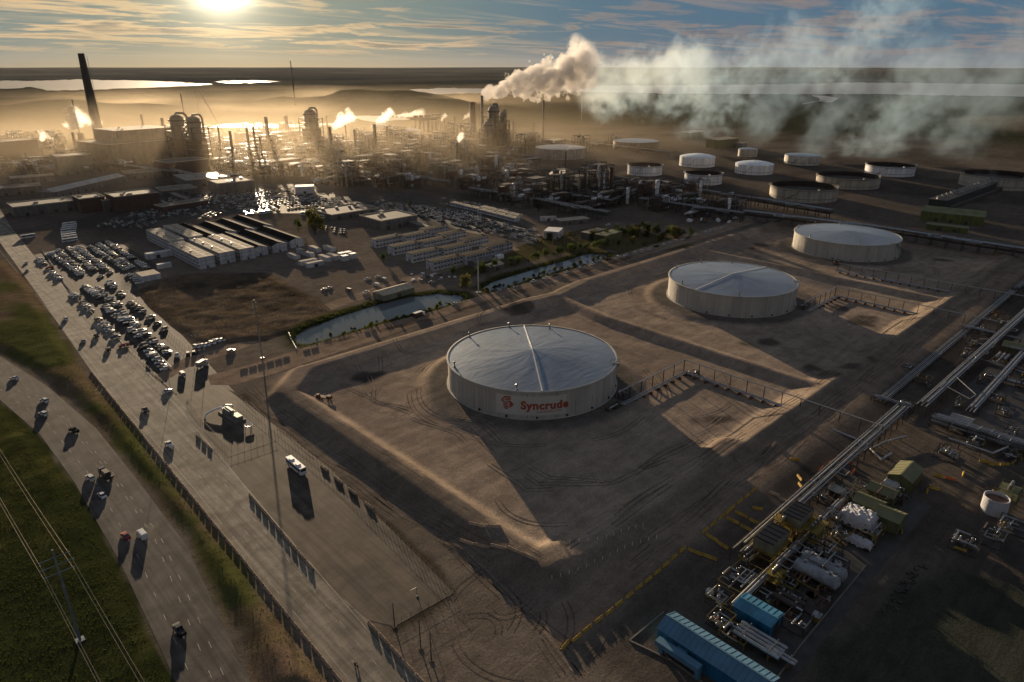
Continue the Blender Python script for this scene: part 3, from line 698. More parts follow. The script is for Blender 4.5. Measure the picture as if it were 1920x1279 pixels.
# ------------------------------------------------------------------ wheel tracks pressed into the dirt
from bisect import bisect_right
def gz(x, y):
    i = min(max(bisect_right(axl, x) - 1, 0), len(axl) - 2); j = min(max(bisect_right(ayl, y) - 1, 0), len(ayl) - 2)
    u = (x - axl[i]) / (axl[i + 1] - axl[i]); v = (y - ayl[j]) / (ayl[j + 1] - ayl[j])
    return (GZ[i, j] * (1 - u) + GZ[i + 1, j] * u) * (1 - v) + (GZ[i, j + 1] * (1 - u) + GZ[i + 1, j + 1] * u) * v
axl, ayl = list(ax), list(ay)
TRK = soil_material('track_dirt', None, (0.128, 0.102, 0.080)); TRL = soil_material('track_dust', None, (0.235, 0.19, 0.15))
trk = [MB(), MB()]; rt = random.Random(77)
def track(pts, w=.42, gauge=1.9, which=0, step=1.6, wob=.35):
    P_ = [Vector(p) for p in pts]; dense = []
    for p, d, s in along([tuple(p) for p in P_], 0, 1e9, step): dense.append((p, d))
    ph = rt.random() * 9
    for side in ((-gauge / 2, gauge / 2) if gauge else (0,)):
        vs = []; run = []
        for k, (p, d) in enumerate(dense):
            n = Vector((-d.y, d.x)); o = side + math.sin(k * .21 + ph) * wob; ww = w * (.6 + .4 * math.sin(k * .13 + ph * 2) ** 2)
            for s in (ww / 2, -ww / 2): q = p + n * (o + s); vs.append((q.x, q.y, gz(q.x, q.y) + .045))
        b = trk[which]
        if len(vs) > 3: b.add(vs, [(2 * i, 2 * i + 1, 2 * i + 3, 2 * i + 2) for i in range(len(vs) // 2 - 1) if (i // 3 * 7919 + int(ph * 100)) % 11 > 3])
def arc(cx, cy, r, a0, a1, ex=1.0, n=26): return [(cx + r * math.cos(R(a0 + (a1 - a0) * i / n)), cy + r * ex * math.sin(R(a0 + (a1 - a0) * i / n))) for i in range(n + 1)]
cx, cy = P(935, 1150)
for k in range(9): a0 = rt.uniform(0, 360); track(arc(cx + rt.uniform(-12, 12), cy + rt.uniform(-9, 9), rt.uniform(6, 26), a0, a0 + rt.uniform(50, 160), rt.uniform(.6, 1)), which=0)
for k in range(5): track(PP([(830 + k * 8, 1010 + k * 6), (880 + k * 10, 1060 + k * 4), (950 + k * 6, 1130), (1010 + k * 12, 1200), (1060 + k * 14, 1270)]), which=k % 2)
for k in range(7): track([(140 + k * 3, 95 + k * 1.2), (300, 96 + k * 1.3 + rt.uniform(-1, 1)), (480, 95 + k * 1.2), (690, 96 + k * 1.2)], which=k % 3 == 0, wob=.7)
for k in range(5): track([(107 + k * 2.1, 305), (106 + k * 2, 240), (108 + k * 1.8, 170), (112 + k * 2, 128)], which=k % 2, wob=.6)
for k in range(3): track([(124 + k, 285), (124.5 + k * .8, 200), (124 + k * .8, 118)], which=1, wob=.3)
for k in range(4): track([(135, 113 + k * 1.2), (300, 113 + k * 1.1), (480, 113 + k * 1.1), (660, 113 + k)], which=k % 2, wob=.4)
for (tx, ty) in TC:
    for k in range(5): a0 = rt.uniform(0, 360); track(arc(tx, ty, 56 + k * 2.6, a0, a0 + rt.uniform(120, 300), n=60), which=k % 2, wob=.8)
    for k in range(9):
        x0, y0 = tx + rt.uniform(-75, 75), ty + rt.choice([-1, -1, 1]) * rt.uniform(58, 84); track(arc(x0, y0, rt.uniform(8, 26), rt.uniform(0, 360), rt.uniform(0, 360) + 90, rt.uniform(.4, 1)), which=rt.choice([0, 0, 1]))
for k in range(6): track([(150 + k * 8, 300 - 8), (150, 250), (158 + k * 3, 200), (150 + k * 3, 150), (180, 130), (230 + k * 5, 125 + k)], which=k % 2, wob=.9)
for k in range(4): track([(170 + k * 4, 330), (240, 320 + k), (330, 322 + k), (460, 325 + k)], which=k % 2)
for i, m_ in enumerate((TRK, TRL)): tag(trk[i].build('track_ground', m_), kind='structure')
# ------------------------------------------------------------------ pipe trestles from the three tanks
def post(mb, x, y, z0, z1, s=.16): mb.box((x, y, z0), (s * 2, s * 2, z1 - z0))
def trestle(label, pts, tall=6.6, low=1.0, step=8.0, npipe=3, low_end=None):
    """pts: plan corners (x,y). High single rail on posts and a low bundle of clad pipes beside it"""
    t = thing('pipe_trestle', label, 'pipe trestle', (pts[0][0], pts[0][1], 0), group='pipe trestles leading from the big tanks')
    ox, oy = pts[0]; q = [(x - ox, y - oy) for x, y in pts]
    f = MB(); top = MB(); L = 0
    for i, (a, b) in enumerate(zip(q, q[1:])):
        d = Vector(b) - Vector(a); Ln = d.length; d.normalize(); n = int(Ln / step)
        for k in range(n + 1):
            p = Vector(a) + d * (Ln * k / max(n, 1)); gz = zat(p.x + ox, p.y + oy)
            z = max(tall, gz + 2.0) if gz < 2 else gz + 3.0
            post(f, p.x, p.y, gz - .4, tall, .15)
        for k in range(2, n, 6):
            p = Vector(a) + d * (Ln * k / n); r = p + d * Ln / n
            f.rod((p.x, p.y, .6), ((p.x + r.x) / 2, (p.y + r.y) / 2, tall), .07, 4); f.rod((r.x, r.y, .6), ((p.x + r.x) / 2, (p.y + r.y) / 2, tall), .07, 4)
        top.rod((a[0], a[1], tall), (b[0], b[1], tall), .17, 6)
        top.box(((a[0] + b[0]) / 2, (a[1] + b[1]) / 2, tall + .17), (Ln, .7, .07), math.atan2(d.y, d.x))
    f.build('post_frame', DARKS, t); top.build('cable_tray', GALV, t)
    lowp = q if low_end is None else q[:-1] + [low_end_pt(q, low_end)]
    for j in range(npipe):
        off = -1.9 - j * .85; pb = MB(); rr = (.24, .18, .26)[j % 3]; c = []
        for i, p in enumerate(lowp):
            a = Vector(lowp[max(i - 1, 0)]); b = Vector(lowp[min(i + 1, len(lowp) - 1)])
            if 0 < i < len(lowp) - 1:
                d1 = (Vector(p) - a).normalized(); d2 = (b - Vector(p)).normalized(); n1 = Vector((-d1.y, d1.x)); n2 = Vector((-d2.y, d2.x)); nn = n1 + n2
            else:
                d1 = (b - a).normalized(); nn = Vector((-d1.y, d1.x))
            c.append((p[0] + nn.x * off, p[1] + nn.y * off, low + .25 + rr))
        pb.path(c, rr, 10); pb.build('pipe', CLAD, t, smooth=True)
    sl = MB()
    for a, b in zip(lowp, lowp[1:]):
        d = Vector(b) - Vector(a); Ln = d.length; d.normalize(); nn = Vector((-d.y, d.x)); k = 3
        while k < Ln - 2:
            p = Vector(a) + d * k + nn * -3.1; gz = zat(p.x + ox, p.y + oy); sl.box((p.x, p.y, gz - .2), (.5, 3.4, low + .15 - gz + .2), math.atan2(d.y, d.x)); k += 6
    sl.build('sleeper', RUST, t)
    return t
def low_end_pt(q, d):
    a, b = Vector(q[-2]), Vector(q[-1]); u = (b - a).normalized(); p = b - u * d; return (p.x, p.y)
c1 = P(1281, 697, 1.0); e1 = P(1700, 832); 
x1 = c1[0]; y1 = c1[1]
trestle('pipe trestle running from the lettered tank across its basin and over the dyke', [(229, 169.5), (283.5, 169.5), (283.5, 74)], low_end=34)
c2 = P(1562, 556, 1.0)
trestle('pipe trestle running from the middle tank across its basin and over the dyke', [(416, 168), (464, 168), (464, 74)], low_end=36)
c3 = P(1575, 512, 1.0)
trestle('pipe trestle passing in front of the farthest big tank', [(526, 192), (532, 74)], low_end=34)

# ------------------------------------------------------------------ pipe racks on the right
def pipe_rack(label, p, q, h, w, npipe, name='pipe_rack', m=None, step=7.0, z0=0.0, radii=(.25, .4, .18, .32, .22), group='pipe racks beside the process yard', lv=1):
    t = thing(name, label, 'pipe rack', (p[0], p[1], z0), math.atan2(q[1] - p[1], q[0] - p[0]), group)
    L = math.hypot(q[0] - p[0], q[1] - p[1]); n = max(1, int(L / step)); f = MB()
    for k in range(n + 1):
        x = L * k / n
        for s in (-1, 1): post(f, x, s * w / 2, 0, h + .2, .13)
        for l in range(lv): f.box((x, 0, h - .25 - l * 2.2), (.25, w, .25))
        if k % 3 == 0 and k < n: f.rod((x, -w / 2, .2), (x + L / n, -w / 2, h), .07, 4)
    for s in (-1, 1): f.box((L / 2, s * w / 2, h - .55), (L, .18, .22))
    f.build('frame', m or DARKS, t)
    for l in range(lv):
        for j in range(npipe):
            y = -w / 2 + w * (j + .7) / (npipe + .4); r = radii[(j + l) % len(radii)]; pb = MB()
            a = random.random() * 6 * (j % 2); b = L - random.random() * 9 * ((j + l) % 2); zz = h + r - l * 2.2
            pb.rod((a, y, zz), (b, y, zz), r, 8)
            if (j + l) % 2 == 0 and L > 30:
                x = L * random.uniform(.3, .7)
                pb.path([(x, y, zz), (x, y, zz + 1.0), (x, y - 3.5, zz + 1.0), (x + 4, y - 3.5, zz + 1.0), (x + 4, y, zz + 1.0), (x + 4, y, zz)], r * .8, 6)
            pb.build('pipe', CLAD if (j + l) % 3 else GALV, t, smooth=True)
    return t
random.seed(4)
pipe_rack('main pipe rack of bright clad pipes running up from the blue shed', (170, 75.5), (312, 75.5), 5.2, 6.0, 5)
pipe_rack('main pipe rack of bright clad pipes continuing past the cross rack', (318, 70), (520, 68), 5.2, 5.0, 5)
pipe_rack('far end of the bright pipe rack near the right edge', (524, 68), (760, 68), 5.0, 4.6, 4)
pipe_rack('long low dark pipe rack along the dyke road', (316, 86), (560, 86), 2.2, 4.5, 5, radii=(.16, .22, .13, .2), step=6)
pipe_rack('dark low pipe rack beyond the third tank compound', (566, 86), (770, 84), 2.2, 4.0, 4, radii=(.16, .22, .13, .2), step=6)
pipe_rack('dark cross rack branching right from the main pipe rack', (314.5, 64), (314.5, 22), 4.4, 5.5, 6, lv=2)
pipe_rack('short pipe rack crossing between the low and main racks', (318, 90), (318, 73), 3.4, 3.5, 3)
pipe_rack('low pipe bridge linking the racks by the small green shed', (452, 88), (452, 60), 3.2, 3.0, 3)
def loop_pipe(label, pts, r, sup=True, m=None, name='pipe_loop', grp='clad pipe loops on the ground'):
    ox, oy = pts[0][0], pts[0][1]; t = thing(name, label, 'pipe', (ox, oy, 0), group=grp)
    b = MB(); q = [(p[0] - ox, p[1] - oy, p[2]) for p in pts]; b.path(q, r, 9)
    for p in q: b.lathe([(0, -r), (r * .75, -r * .7), (r * 1.04, 0), (r * .75, r * .7), (0, r)], 9, p)
    b.build('pipe_run', m or CLAD, t, smooth=True)
    s = MB()
    for a, c in zip(q, q[1:]):
        for k in (.25, .75):
            x, y, z = [a[i] + (c[i] - a[i]) * k for i in (0, 1, 2)]
            if z > r + .1: s.box((x, y, -.1), (.3, .3, z - r * .6))
    if s.v: s.build('pipe_support', RUST, t)
    return t
def GP(l, z):
    o = []
    for px, py in l: x, y = P(px, py, z); o.append((x, y, z))
    return o
loop_pipe('large square pipe loop left of the main rack', GP([(1700, 818), (1660, 828), (1633, 842), (1652, 862), (1672, 850)], 1.6), .45)
loop_pipe('bright square pipe loop crossing the main rack', GP([(1792, 706), (1830, 740), (1818, 748), (1770, 722), (1764, 726), (1774, 716)], 5.8), .22)
loop_pipe('thick clad pipe bent in a square by the far low rack', GP([(1840, 636), (1872, 636), (1860, 652), (1835, 644)], 1.4), .4)
loop_pipe('clad pipe pair lying beside the dyke road', GP([(1563, 806), (1625, 832)], 1.0), .5)
loop_pipe('long clad header lying on sleepers right of the rack', GP([(1850, 703), (1925, 722)], 1.5), .9)
loop_pipe('straight clad pipe by the second tank dyke', GP([(1798, 608), (1840, 616)], 1.0), .5)
loop_pipe('raised clad pipe ending in an upright elbow', GP([(1780, 822), (1862, 850), (1890, 838)], 3.2), .4)
loop_pipe('thin clad pipe crossing the yard at the right edge', GP([(1830, 670), (1925, 700)], 2.5), .25)

# ------------------------------------------------------------------ process equipment, bottom right
BLUE = mat('blue_cladding', (0.014, 0.13, 0.26), 0.5, var=0.12, scale=0.4, streak=0.6)
BLUER = mat('blue_grey_roof_sheet', (0.075, 0.18, 0.27), 0.6, var=0.12, scale=0.3)
YEL = mat('yellow_steel', (0.20, 0.145, 0.02), 0.6, var=0.25, scale=0.5)
OLIVE = mat('olive_cladding', (0.115, 0.12, 0.05), 0.6, var=0.14, scale=0.3, streak=0.5)
OLIVER = mat('olive_roof_sheet', (0.17, 0.168, 0.08), 0.55, var=0.12, scale=0.3)
TARP = mat('white_tarpaulin', (0.60, 0.60, 0.62), 0.6, var=0.10, scale=0.8, bump=0.8)
BLK = mat('black_grille', (0.03, 0.032, 0.035), 0.45, var=0.3, scale=1.2)
SOLAR = mat('dark_cooler_top', (0.014, 0.018, 0.026), 0.6, spec=.1, var=0.3, scale=1.0)
def facing_ang(px0, py0, px1, py1):
    a, b = P(px0, py0), P(px1, py1); return math.atan2(b[1] - a[1], b[0] - a[0])
# blue ribbed shed
bx, by = P(1240, 1212); 
def ribbed_shed(label, c, L, Wd, H, rise, rz, mw, mr, name='metal_shed', ribs=1.1, door=True, group=None, cat='shed'):
    t = thing(name, label, cat, c, rz, group)
    w = MB(); w.box((0, 0, 0), (L, Wd, H))
    for s in (-1, 1): w.add([(s * L / 2, -Wd / 2, H), (s * L / 2, Wd / 2, H), (s * L / 2, 0, H + rise - .05)], [(0, 1, 2) if s > 0 else (2, 1, 0)])
    w.build('wall', mw, t)
    rb = MB(); k = -L / 2 + ribs / 2
    while k < L / 2:
        for s in (-1, 1): rb.box((k, s * (Wd / 2 + .03), .1), (.12, .06, H - .2))
        k += ribs
    rb.build('wall_rib', mw, t)
    r = MB()
    for s in (-1, 1):
        y0 = s * (Wd / 2 + .35); zb = H - rise * .35 / (Wd / 2)
        vs = [(-L / 2 - .3, y0, zb), (L / 2 + .3, y0, zb), (L / 2 + .3, 0, H + rise), (-L / 2 - .3, 0, H + rise)]
        vs += [(x, y, z + .12) for x, y, z in vs]
        fs = [(3, 2, 1, 0), (4, 5, 6, 7), (0, 1, 5, 4), (1, 2, 6, 5), (2, 3, 7, 6), (3, 0, 4, 7)]
        r.add(vs, fs if s < 0 else [f[::-1] for f in fs])
        k = -L / 2
        while k < L / 2:
            r.rod((k, y0, zb + .16), (k, 0, H + rise + .16), .07, 4); k += ribs * 1.4
    r.box((0, 0, H + rise + .05), (L + .6, .5, .15))
    r.build('roof', mr, t)
    if door:
        d = MB(); d.box((L / 2 + .03, 0, 0), (.08, min(3, Wd * .5), min(3.2, H * .8))); d.build('door', DARKS, t)
    return t
a_v = 0.0
sx, sy = P(1322, 1215, 4.0)
shed = ribbed_shed('long blue ribbed shed with pale blue roof in the bottom right process yard', (sx, sy - 3, 0), 30, 8.0, 5.0, 1.7, math.pi / 2 * -1, BLUE, BLUER)
DU = MB(); DU.box((-7, -6.3, 2.6), (13, 2.2, 1.5)); DU.box((-1, -6.3, 0), (1.2, 1.2, 2.6)); DU.box((-12, -6.3, 0), (1.2, 1.2, 2.6)); DU.box((-7, -4.9, 3), (3, 1.6, .8))
DU.build('duct', BLUER, shed)
sx, sy = P(1421, 1150, 2.5)
sh2 = ribbed_shed('small blue ribbed shed right of the pipe rack', (sx, sy, 0), 11, 7.0, 3.8, .7, -math.pi / 2, BLUE, mat('blue_roof', (0.06, 0.22, 0.34), .5))
# olive sheds
for px, py, L, Wd, H, lab in ((1697, 893, 13, 8, 5.0, 'olive ribbed shed with bright roof, uppermost beside the main rack'), (1655, 925, 9, 6, 3.4, 'low olive shed just below the uppermost one'), (1630, 948, 9, 7, 4.4, 'olive shed partly behind the white tarpaulin'), (1668, 972, 8, 7.5, 4.8, 'olive shed with hipped green roof right of the white tarpaulin'), (1905, 655, 12, 8, 4.5, 'olive green shed at the right edge above the racks')):
    x, y = P(px, py, H * .6); ribbed_shed(lab, (x, y, 0), L, Wd, H, 1.6, 0 if L > 12 else math.pi / 2, OLIVE, OLIVER, group='olive sheds in the process yard')
# air coolers on yellow steel
def air_cooler(label, px, py, L=11, Wd=6.5, H=9.0):
    x, y = P(px, py, H); t = thing('air_cooler', label, 'air cooler', (x, y, 0), 0, 'yellow-legged air coolers')
    f = MB()
    for sx_ in (-1, -.33, .33, 1):
        for sy_ in (-1, 1): post(f, sx_ * L / 2 * .95, sy_ * Wd / 2 * .95, 0, H - 3.6, .16)
    for z in (2.6, H - 3.8):
        for s in (-1, 1): f.box((0, s * Wd / 2 * .95, z), (L, .2, .3)); f.box((s * L / 2 * .95, 0, z), (.2, Wd, .3))
    for s in (-1, 1): f.rod((-L / 2, s * Wd / 2, 0), (0, s * Wd / 2, H - 3.8), .09, 4); f.rod((L / 2, s * Wd / 2, 0), (0, s * Wd / 2, H - 3.8), .09, 4)
    f.build('leg_frame', YEL, t)
    g = MB(); g.box((0, 0, H - 3.6), (L + 1.8, Wd + 1.8, .15))
    for z in (.6, 1.2):
        for s in (-1, 1): g.box((0, s * (Wd / 2 + .85), H - 3.5 + z), (L + 1.8, .07, .07)); g.box((s * (L / 2 + .85), 0, H - 3.5 + z), (.07, Wd + 1.8, .07))
    for k in range(8):
        for s in (-1, 1): g.box(((k / 7 - .5) * (L + 1.7), s * (Wd / 2 + .85), H - 3.5), (.08, .08, 1.2))
    g.build('walkway', YEL, t)
    b = MB(); b.box((0, 0, H - 3.4), (L, Wd, 3.3)); b.build('housing', mat('cooler_side', (0.17, 0.16, 0.12), .6, streak=.5), t)
    b = MB(); b.box((0, 0, H - .1), (L * .97, Wd * .95, .12))
    for k in range(5): b.box(((k / 4 - .5) * L * .9, 0, H + .02), (.15, Wd * .95, .1))
    b.build('tube_bundle', SOLAR, t)
    return t
air_cooler('air cooler on yellow legs, lower one with black top', 1448, 1000)
air_cooler('air cooler on yellow legs, upper one with black top', 1497, 957, 10, 6.5, 9.5)
# yellow working platform between them and lower down
def platform_tower(label, px, py, L, Wd, H, lv=2, m=YEL, extra=True, name='access_platform', group='yellow access platforms'):
    x, y = P(px, py, H); t = thing(name, label, 'platform', (x, y, 0), 0, group); f = MB()
    for a in (-1, 0, 1):
        for s in (-1, 1): post(f, a * L / 2, s * Wd / 2, 0, H + 1.1, .10)
    for l in range(1, lv + 1):
        z = H * l / lv; f.box((0, 0, z - .15), (L, Wd, .15))
        for s in (-1, 1): f.box((0, s * Wd / 2, z + 1.0), (L, .07, .07)); f.box((s * L / 2, 0, z + 1.0), (.07, Wd, .07)); f.box((0, s * Wd / 2, z + .5), (L, .05, .05))
    f.build('frame', m, t)
    s = MB(); n = 12
    for k in range(n): s.box((-L / 2 - .6 - (n - k) * .3, Wd / 2 - .5, H / lv * k / n), (.3, .9, .08))
    s.rod((-L / 2 - .6 - n * .3, Wd / 2, 0.9), (-L / 2 - .6, Wd / 2, H / lv + .9), .05, 4); s.build('stair', m, t)
    if extra:
        e = MB()
        for k in range(4): xx = (k / 3 - .5) * L * .7; e.lathe([(.1, 0), (.55, .3), (.6, 1.2), (.5, 1.9), (.15, 2.2)], 10, (xx, 0, H))
        e.build('vessel', CLAD, t, smooth=True)
    return t
platform_tower('yellow platform with valves between the two air coolers', 1472, 975, 4, 6, 7.0)
platform_tower('yellow platform at the foot of the lower air cooler', 1455, 1072, 5, 4, 5.0)
platform_tower('yellow platform right of the upper air cooler', 1530, 985, 9, 5, 6.0)
platform_tower('dark platform with valves at the right of the white tank', 1895, 915, 6, 6, 6.0, m=OLIVE)
# wrapped exchanger train
def exchanger(label, px, py, L, r, rz, m, n=2, wrap=False, name='heat_exchanger', z=1.6, grp='heat exchangers in the process yard'):
    x, y = P(px, py, z + r); t = thing(name, label, 'heat exchanger', (x, y, 0), rz, grp)
    for k in range(n):
        yy = (k - (n - 1) / 2) * r * 2.5; b = MB()
        b.rod((-L / 2, yy, z + r), (L / 2, yy, z + r), r, 18)
        for s in (-1, 1):
            b.rod((s * L / 2, yy, z + r), (s * (L / 2 + r * .3), yy, z + r), r * .86, 18, r * .4)
            b.rod((s * L * .42, yy, z + r), (s * L * .42 + .2, yy, z + r), r * 1.12, 18)
        b.build('shell', m, t, smooth=True)
        nz = MB()
        for xx in (-L * .3, L * .3): nz.rod((xx, yy, z + 2 * r - .1), (xx, yy, z + 2 * r + .8), r * .22, 8); nz.rod((xx, yy, z + 2 * r + .6), (xx, yy, z + 2 * r + .75), r * .36, 10)
        nz.build('nozzle', GALV, t)
    s = MB()
    for xx in (-L * .3, L * .3): s.box((xx, 0, 0), (.5, r * 2.5 * n, z + r * .35))
    s.build('saddle', RUST, t)
    return t
PI2 = math.pi / 2
exchanger('pair of dull white insulated drums, largest vessels in the process yard', 1538, 1068, 12.5, 2.0, -PI2, mat('insulation_jacket', (0.27, 0.29, 0.31), .55, var=.3, scale=.3, bump=.3), 2)
exchanger('bundle of four silver tubes on a yellow skid below the small blue shed', 1425, 1200, 13, .62, -PI2, CLAD, 4)
exchanger('pair of silver tubes low beside the long blue shed', 1465, 1228, 8, .5, -PI2, CLAD, 2)
exchanger('dark exchanger pair right of the small blue shed', 1480, 1125, 8, .9, -PI2, DARKS, 2)
exchanger('short silver exchanger rack under the main pipe rack', 1570, 918, 7, .5, -PI2, CLAD, 4)
exchanger('silver exchanger trio by the right rack', 1880, 668, 9, .8, 0, CLAD, 3)
def tarp(label, px, py, L, Wd, H, name='tarpaulin', rz=0.0):
    x, y = P(px, py, H * .8); b = MB(); n = 14; vs = []
    random.seed(px)
    for i in range(n + 1):
        for j in range(n + 1):
            u, v = i / n * 2 - 1, j / n * 2 - 1; e = max(abs(u), abs(v))
            z = H * (1 - .12 * e) if e < .8 else H * (1 - .12 * e) * (1 - (e - .8) * random.uniform(2.5, 4.4))
            vs.append((u * L / 2 * random.uniform(.93, 1.05), v * Wd / 2 * random.uniform(.93, 1.05), max(z + random.uniform(-.35, .35), .15)))
    fs = [(i * (n + 1) + j, (i + 1) * (n + 1) + j, (i + 1) * (n + 1) + j + 1, i * (n + 1) + j + 1) for i in range(n) for j in range(n)]
    k = len(vs); b.add(vs + [(x_, y_, z_ - .1) for x_, y_, z_ in vs], fs + [tuple(q + k for q in f[::-1]) for f in fs])
    o = b.build(name, TARP, smooth=False, loc=(x, y, 0), rz=rz); return tag(o, label, 'tarpaulin', 'white tarpaulins over equipment')
tarp('big rumpled white tarpaulin over equipment beside the main rack', 1612, 962, 9, 12, 5.5)
tarp('small white tarpaulin hanging lower down beside the yard', 1612, 1012, 4, 8, 2.2)
tarp('white tarpaulin bundled against the uppermost olive shed', 1672, 905, 5, 6, 3.4)
tarp('small white tarpaulin heap by the air coolers', 1562, 1052, 3, 5, 1.6)
# white wrapped tank
x, y = P(1862, 958); t = thing('round_vessel', 'squat white wrapped open-topped vessel standing alone at the right', 'vessel', (x, y, 0))
b = MB(); b.lathe([(4.0, 0), (4.0, 5.8), (3.8, 5.9), (3.6, 5.8), (3.6, 4.4)], 28, cap=False); b.build('shell', TARP, t, smooth=True)
b = MB(); b.lathe([(3.6, 4.6), (2.2, 4.9), (.2, 5.0)], 20); b.build('inner_cover', RUST, t)
b = MB(); [b.box((4.2 * math.cos(a), 4.2 * math.sin(a), 0), (.5, .5, 6.1), a) for a in (.2, .5)]; b.rod((4.6, .8, 6.5), (4.6, 2.4, 6.5), .1, 5); b.build('ladder', YEL, t)
# skids of small pipework
def pipe_skid(label, px, py, L, Wd, H, n, seed, m=CLAD, fm=YEL, z=0, name='pipe_skid', grp='skids of pipework and valves'):
    random.seed(seed); x, y = P(px, py, H * .5); t = thing(name, label, 'skid', (x, y, z), 0, grp)
    bs = MB(); bs.box((0, 0, 0), (L, Wd, .3)); bs.build('base', DARKS, t); f = MB()
    for a in (-1, 1):
        for s in (-1, 1): post(f, a * L / 2 * .92, s * Wd / 2 * .92, .3, H, .1)
    for s in (-1, 1): f.box((0, s * Wd / 2 * .92, H - .2), (L * .92, .14, .18)); f.box((s * L / 2 * .92, 0, H - .2), (.14, Wd * .92, .18))
    f.build('frame', fm, t)
    for k in range(n):
        p = MB(); px_, py_, pz = random.uniform(-.4, .4) * L, random.uniform(-.4, .4) * Wd, random.uniform(.8, H); pts = [(px_, py_, pz)]
        for s in range(random.randint(3, 5)):
            ax_ = random.choice([0, 1, 2]); q = list(pts[-1]); lim = (L * .48, Wd * .48, H)
            q[ax_] = random.uniform(-lim[ax_], lim[ax_]) if ax_ < 2 else random.uniform(.5, H + .8); pts.append(tuple(q))
        r = random.choice([.14, .2, .3]); p.path(pts, r, 7)
        for q in pts: p.lathe([(0, -r), (r * .8, -r * .6), (r * 1.15, 0), (r * .8, r * .6), (0, r)], 7, q)
        p.build('pipe', m if random.random() < .8 else DARKS, t, smooth=True)
    for k in range(max(1, n // 3)):
        v = MB(); q = (random.uniform(-.4, .4) * L, random.uniform(-.4, .4) * Wd, .3); v.lathe([(.2, 0), (.6, .2), (.65, 1.2), (.4, 1.5), (.1, 1.7)], 10, q); v.rod((q[0], q[1], 1.7), (q[0], q[1], 2.4), .08, 5); v.lathe([(.5, 0), (.5, .1)], 8, (q[0], q[1], 2.3)); v.build('valve', random.choice([YEL, CLAD, RUST]), t)
    return t
sk = [(1168, 745, 6, 5, 2.2, 7, 'dark valve cluster where the pipe trestle meets the lettered tank'), (1150, 768, 9, 3, 1.2, 5, 'low pipe bundle at the foot of the lettered tank'), (1505, 578, 8, 5, 2, 7, 'dark valve cluster where the trestle meets the middle tank'), (1300, 700, 6, 4, 1.6, 5, 'small valve group at the bend of the first trestle'), (1570, 494, 8, 5, 2.4, 6, 'valve cluster at the foot of the farthest big tank'), (1388, 1085, 15, 8, 3.0, 11, 'skid of bright bent pipework left of the main rack'), (1350, 1120, 7, 6, 2.6, 7, 'small skid of bent pipes near the top of the long blue shed'),
      (1470, 1090, 6, 8, 2.4, 7, 'skid of dark valves below the lower air cooler'), (1540, 1020, 8, 9, 4.2, 10, 'dense skid of pipework right of the upper air cooler'),
      (1575, 1000, 8, 7, 3.6, 9, 'skid of silver elbows against the white tarpaulin'), (1380, 1190, 6, 8, 2.2, 6, 'skid of pipes between the two blue sheds'), (1352, 1160, 7, 6, 2.6, 8, 'dark pipe cluster against the corner of the long blue shed'), (1405, 1045, 8, 4, 3.2, 8, 'arched red-brown pipe skid left of the lower air cooler'),
      (1500, 1035, 7, 6, 4, 8, 'yellow framed skid above the white drums'), (1810, 1018, 8, 8, 3.4, 8, 'scaffold skid of pipes alone in the right yard'),
      (1862, 1005, 9, 7, 3.6, 9, 'cluster of pipes and valves below the white vessel'), (1900, 985, 7, 9, 3, 7, 'pipe cluster at the right edge by the white vessel'),
      (1775, 850, 8, 8, 3.2, 8, 'dark pipe skid under the cross rack'), (1830, 830, 8, 6, 3.2, 7, 'dark pipe skid at the end of the cross rack'),
      (1895, 850, 10, 7, 3, 7, 'dark pipe skid at the right edge under the cross rack'), (1545, 930, 7, 6, 2.2, 6, 'low skid of pipes left of the main rack'),
      (1800, 800, 9, 7, 3.0, 7, 'pipe skid beside the grey housing near the cross rack'), (1885, 770, 8, 6, 2.6, 6, 'pipe skid right of the far main rack'),
      (1870, 745, 6, 6, 3.5, 6, 'small upright skid between rack and right edge'), (1700, 690, 5, 5, 2, 4, 'small skid beside the low dark rack')]
for i, (px, py, L, Wd, H, n, lab) in enumerate(sk): pipe_skid(lab, px, py, L, Wd, H, n, 60 + i, fm=YEL if 4 < i < 13 else DARKS, z=zat(*P(px, py)) if i < 5 else 0)
SLAB = mat('oily_slab', (0.045, 0.039, 0.034), .6, var=.35, scale=.25)
sheet('yard_slab', [(138, 44), (248, 44), (248, 72), (138, 72)], 0.03, SLAB); sheet('yard_slab', [(320, 12), (760, 12), (760, 64), (320, 64)], 0.03, SLAB)
pipe_rack('second long rack right of the main rack, running to the right edge', (330, 54), (740, 54), 4.0, 4.0, 5, m=DARKS)
pipe_rack('third long rack, farthest right, running to the right edge', (380, 40), (740, 40), 3.4, 4.0, 4, m=DARKS)
pipe_rack('low rack running from the blue shed past the drums', (150, 66), (232, 66), 3.0, 2.4, 4, m=RUST)
pipe_rack('cross rack linking the far right racks, lower one', (430, 64), (430, 20), 4.4, 4.0, 4)
pipe_rack('cross rack linking the far right racks, upper one', (560, 64), (560, 10), 4.4, 4.0, 4)
rs = random.Random(31); used_ = [P(a[0], a[1]) for a in sk]
def yard_fill(x0, x1, y0, y1, n, lab, gap=8):
    k = 0; tries = 0; out = []
    while k < n and tries < 900:
        tries += 1; x, y = rs.uniform(x0, x1), rs.uniform(y0, y1)
        if all(math.hypot(x - a, y - b) > gap for a, b in used_): used_.append((x, y)); out.append((x, y)); k += 1
    return sorted(out)
def px_of(x, y):
    X = x * math.cos(YAW) - y * math.sin(YAW); Y = x * math.sin(YAW) + y * math.cos(YAW); c, s = math.cos(TILT), math.sin(TILT)
    f = Y * c + CAMH * s; u = Y * s - CAMH * c; return 960 + FPX * X / f, 639.5 - FPX * u / f
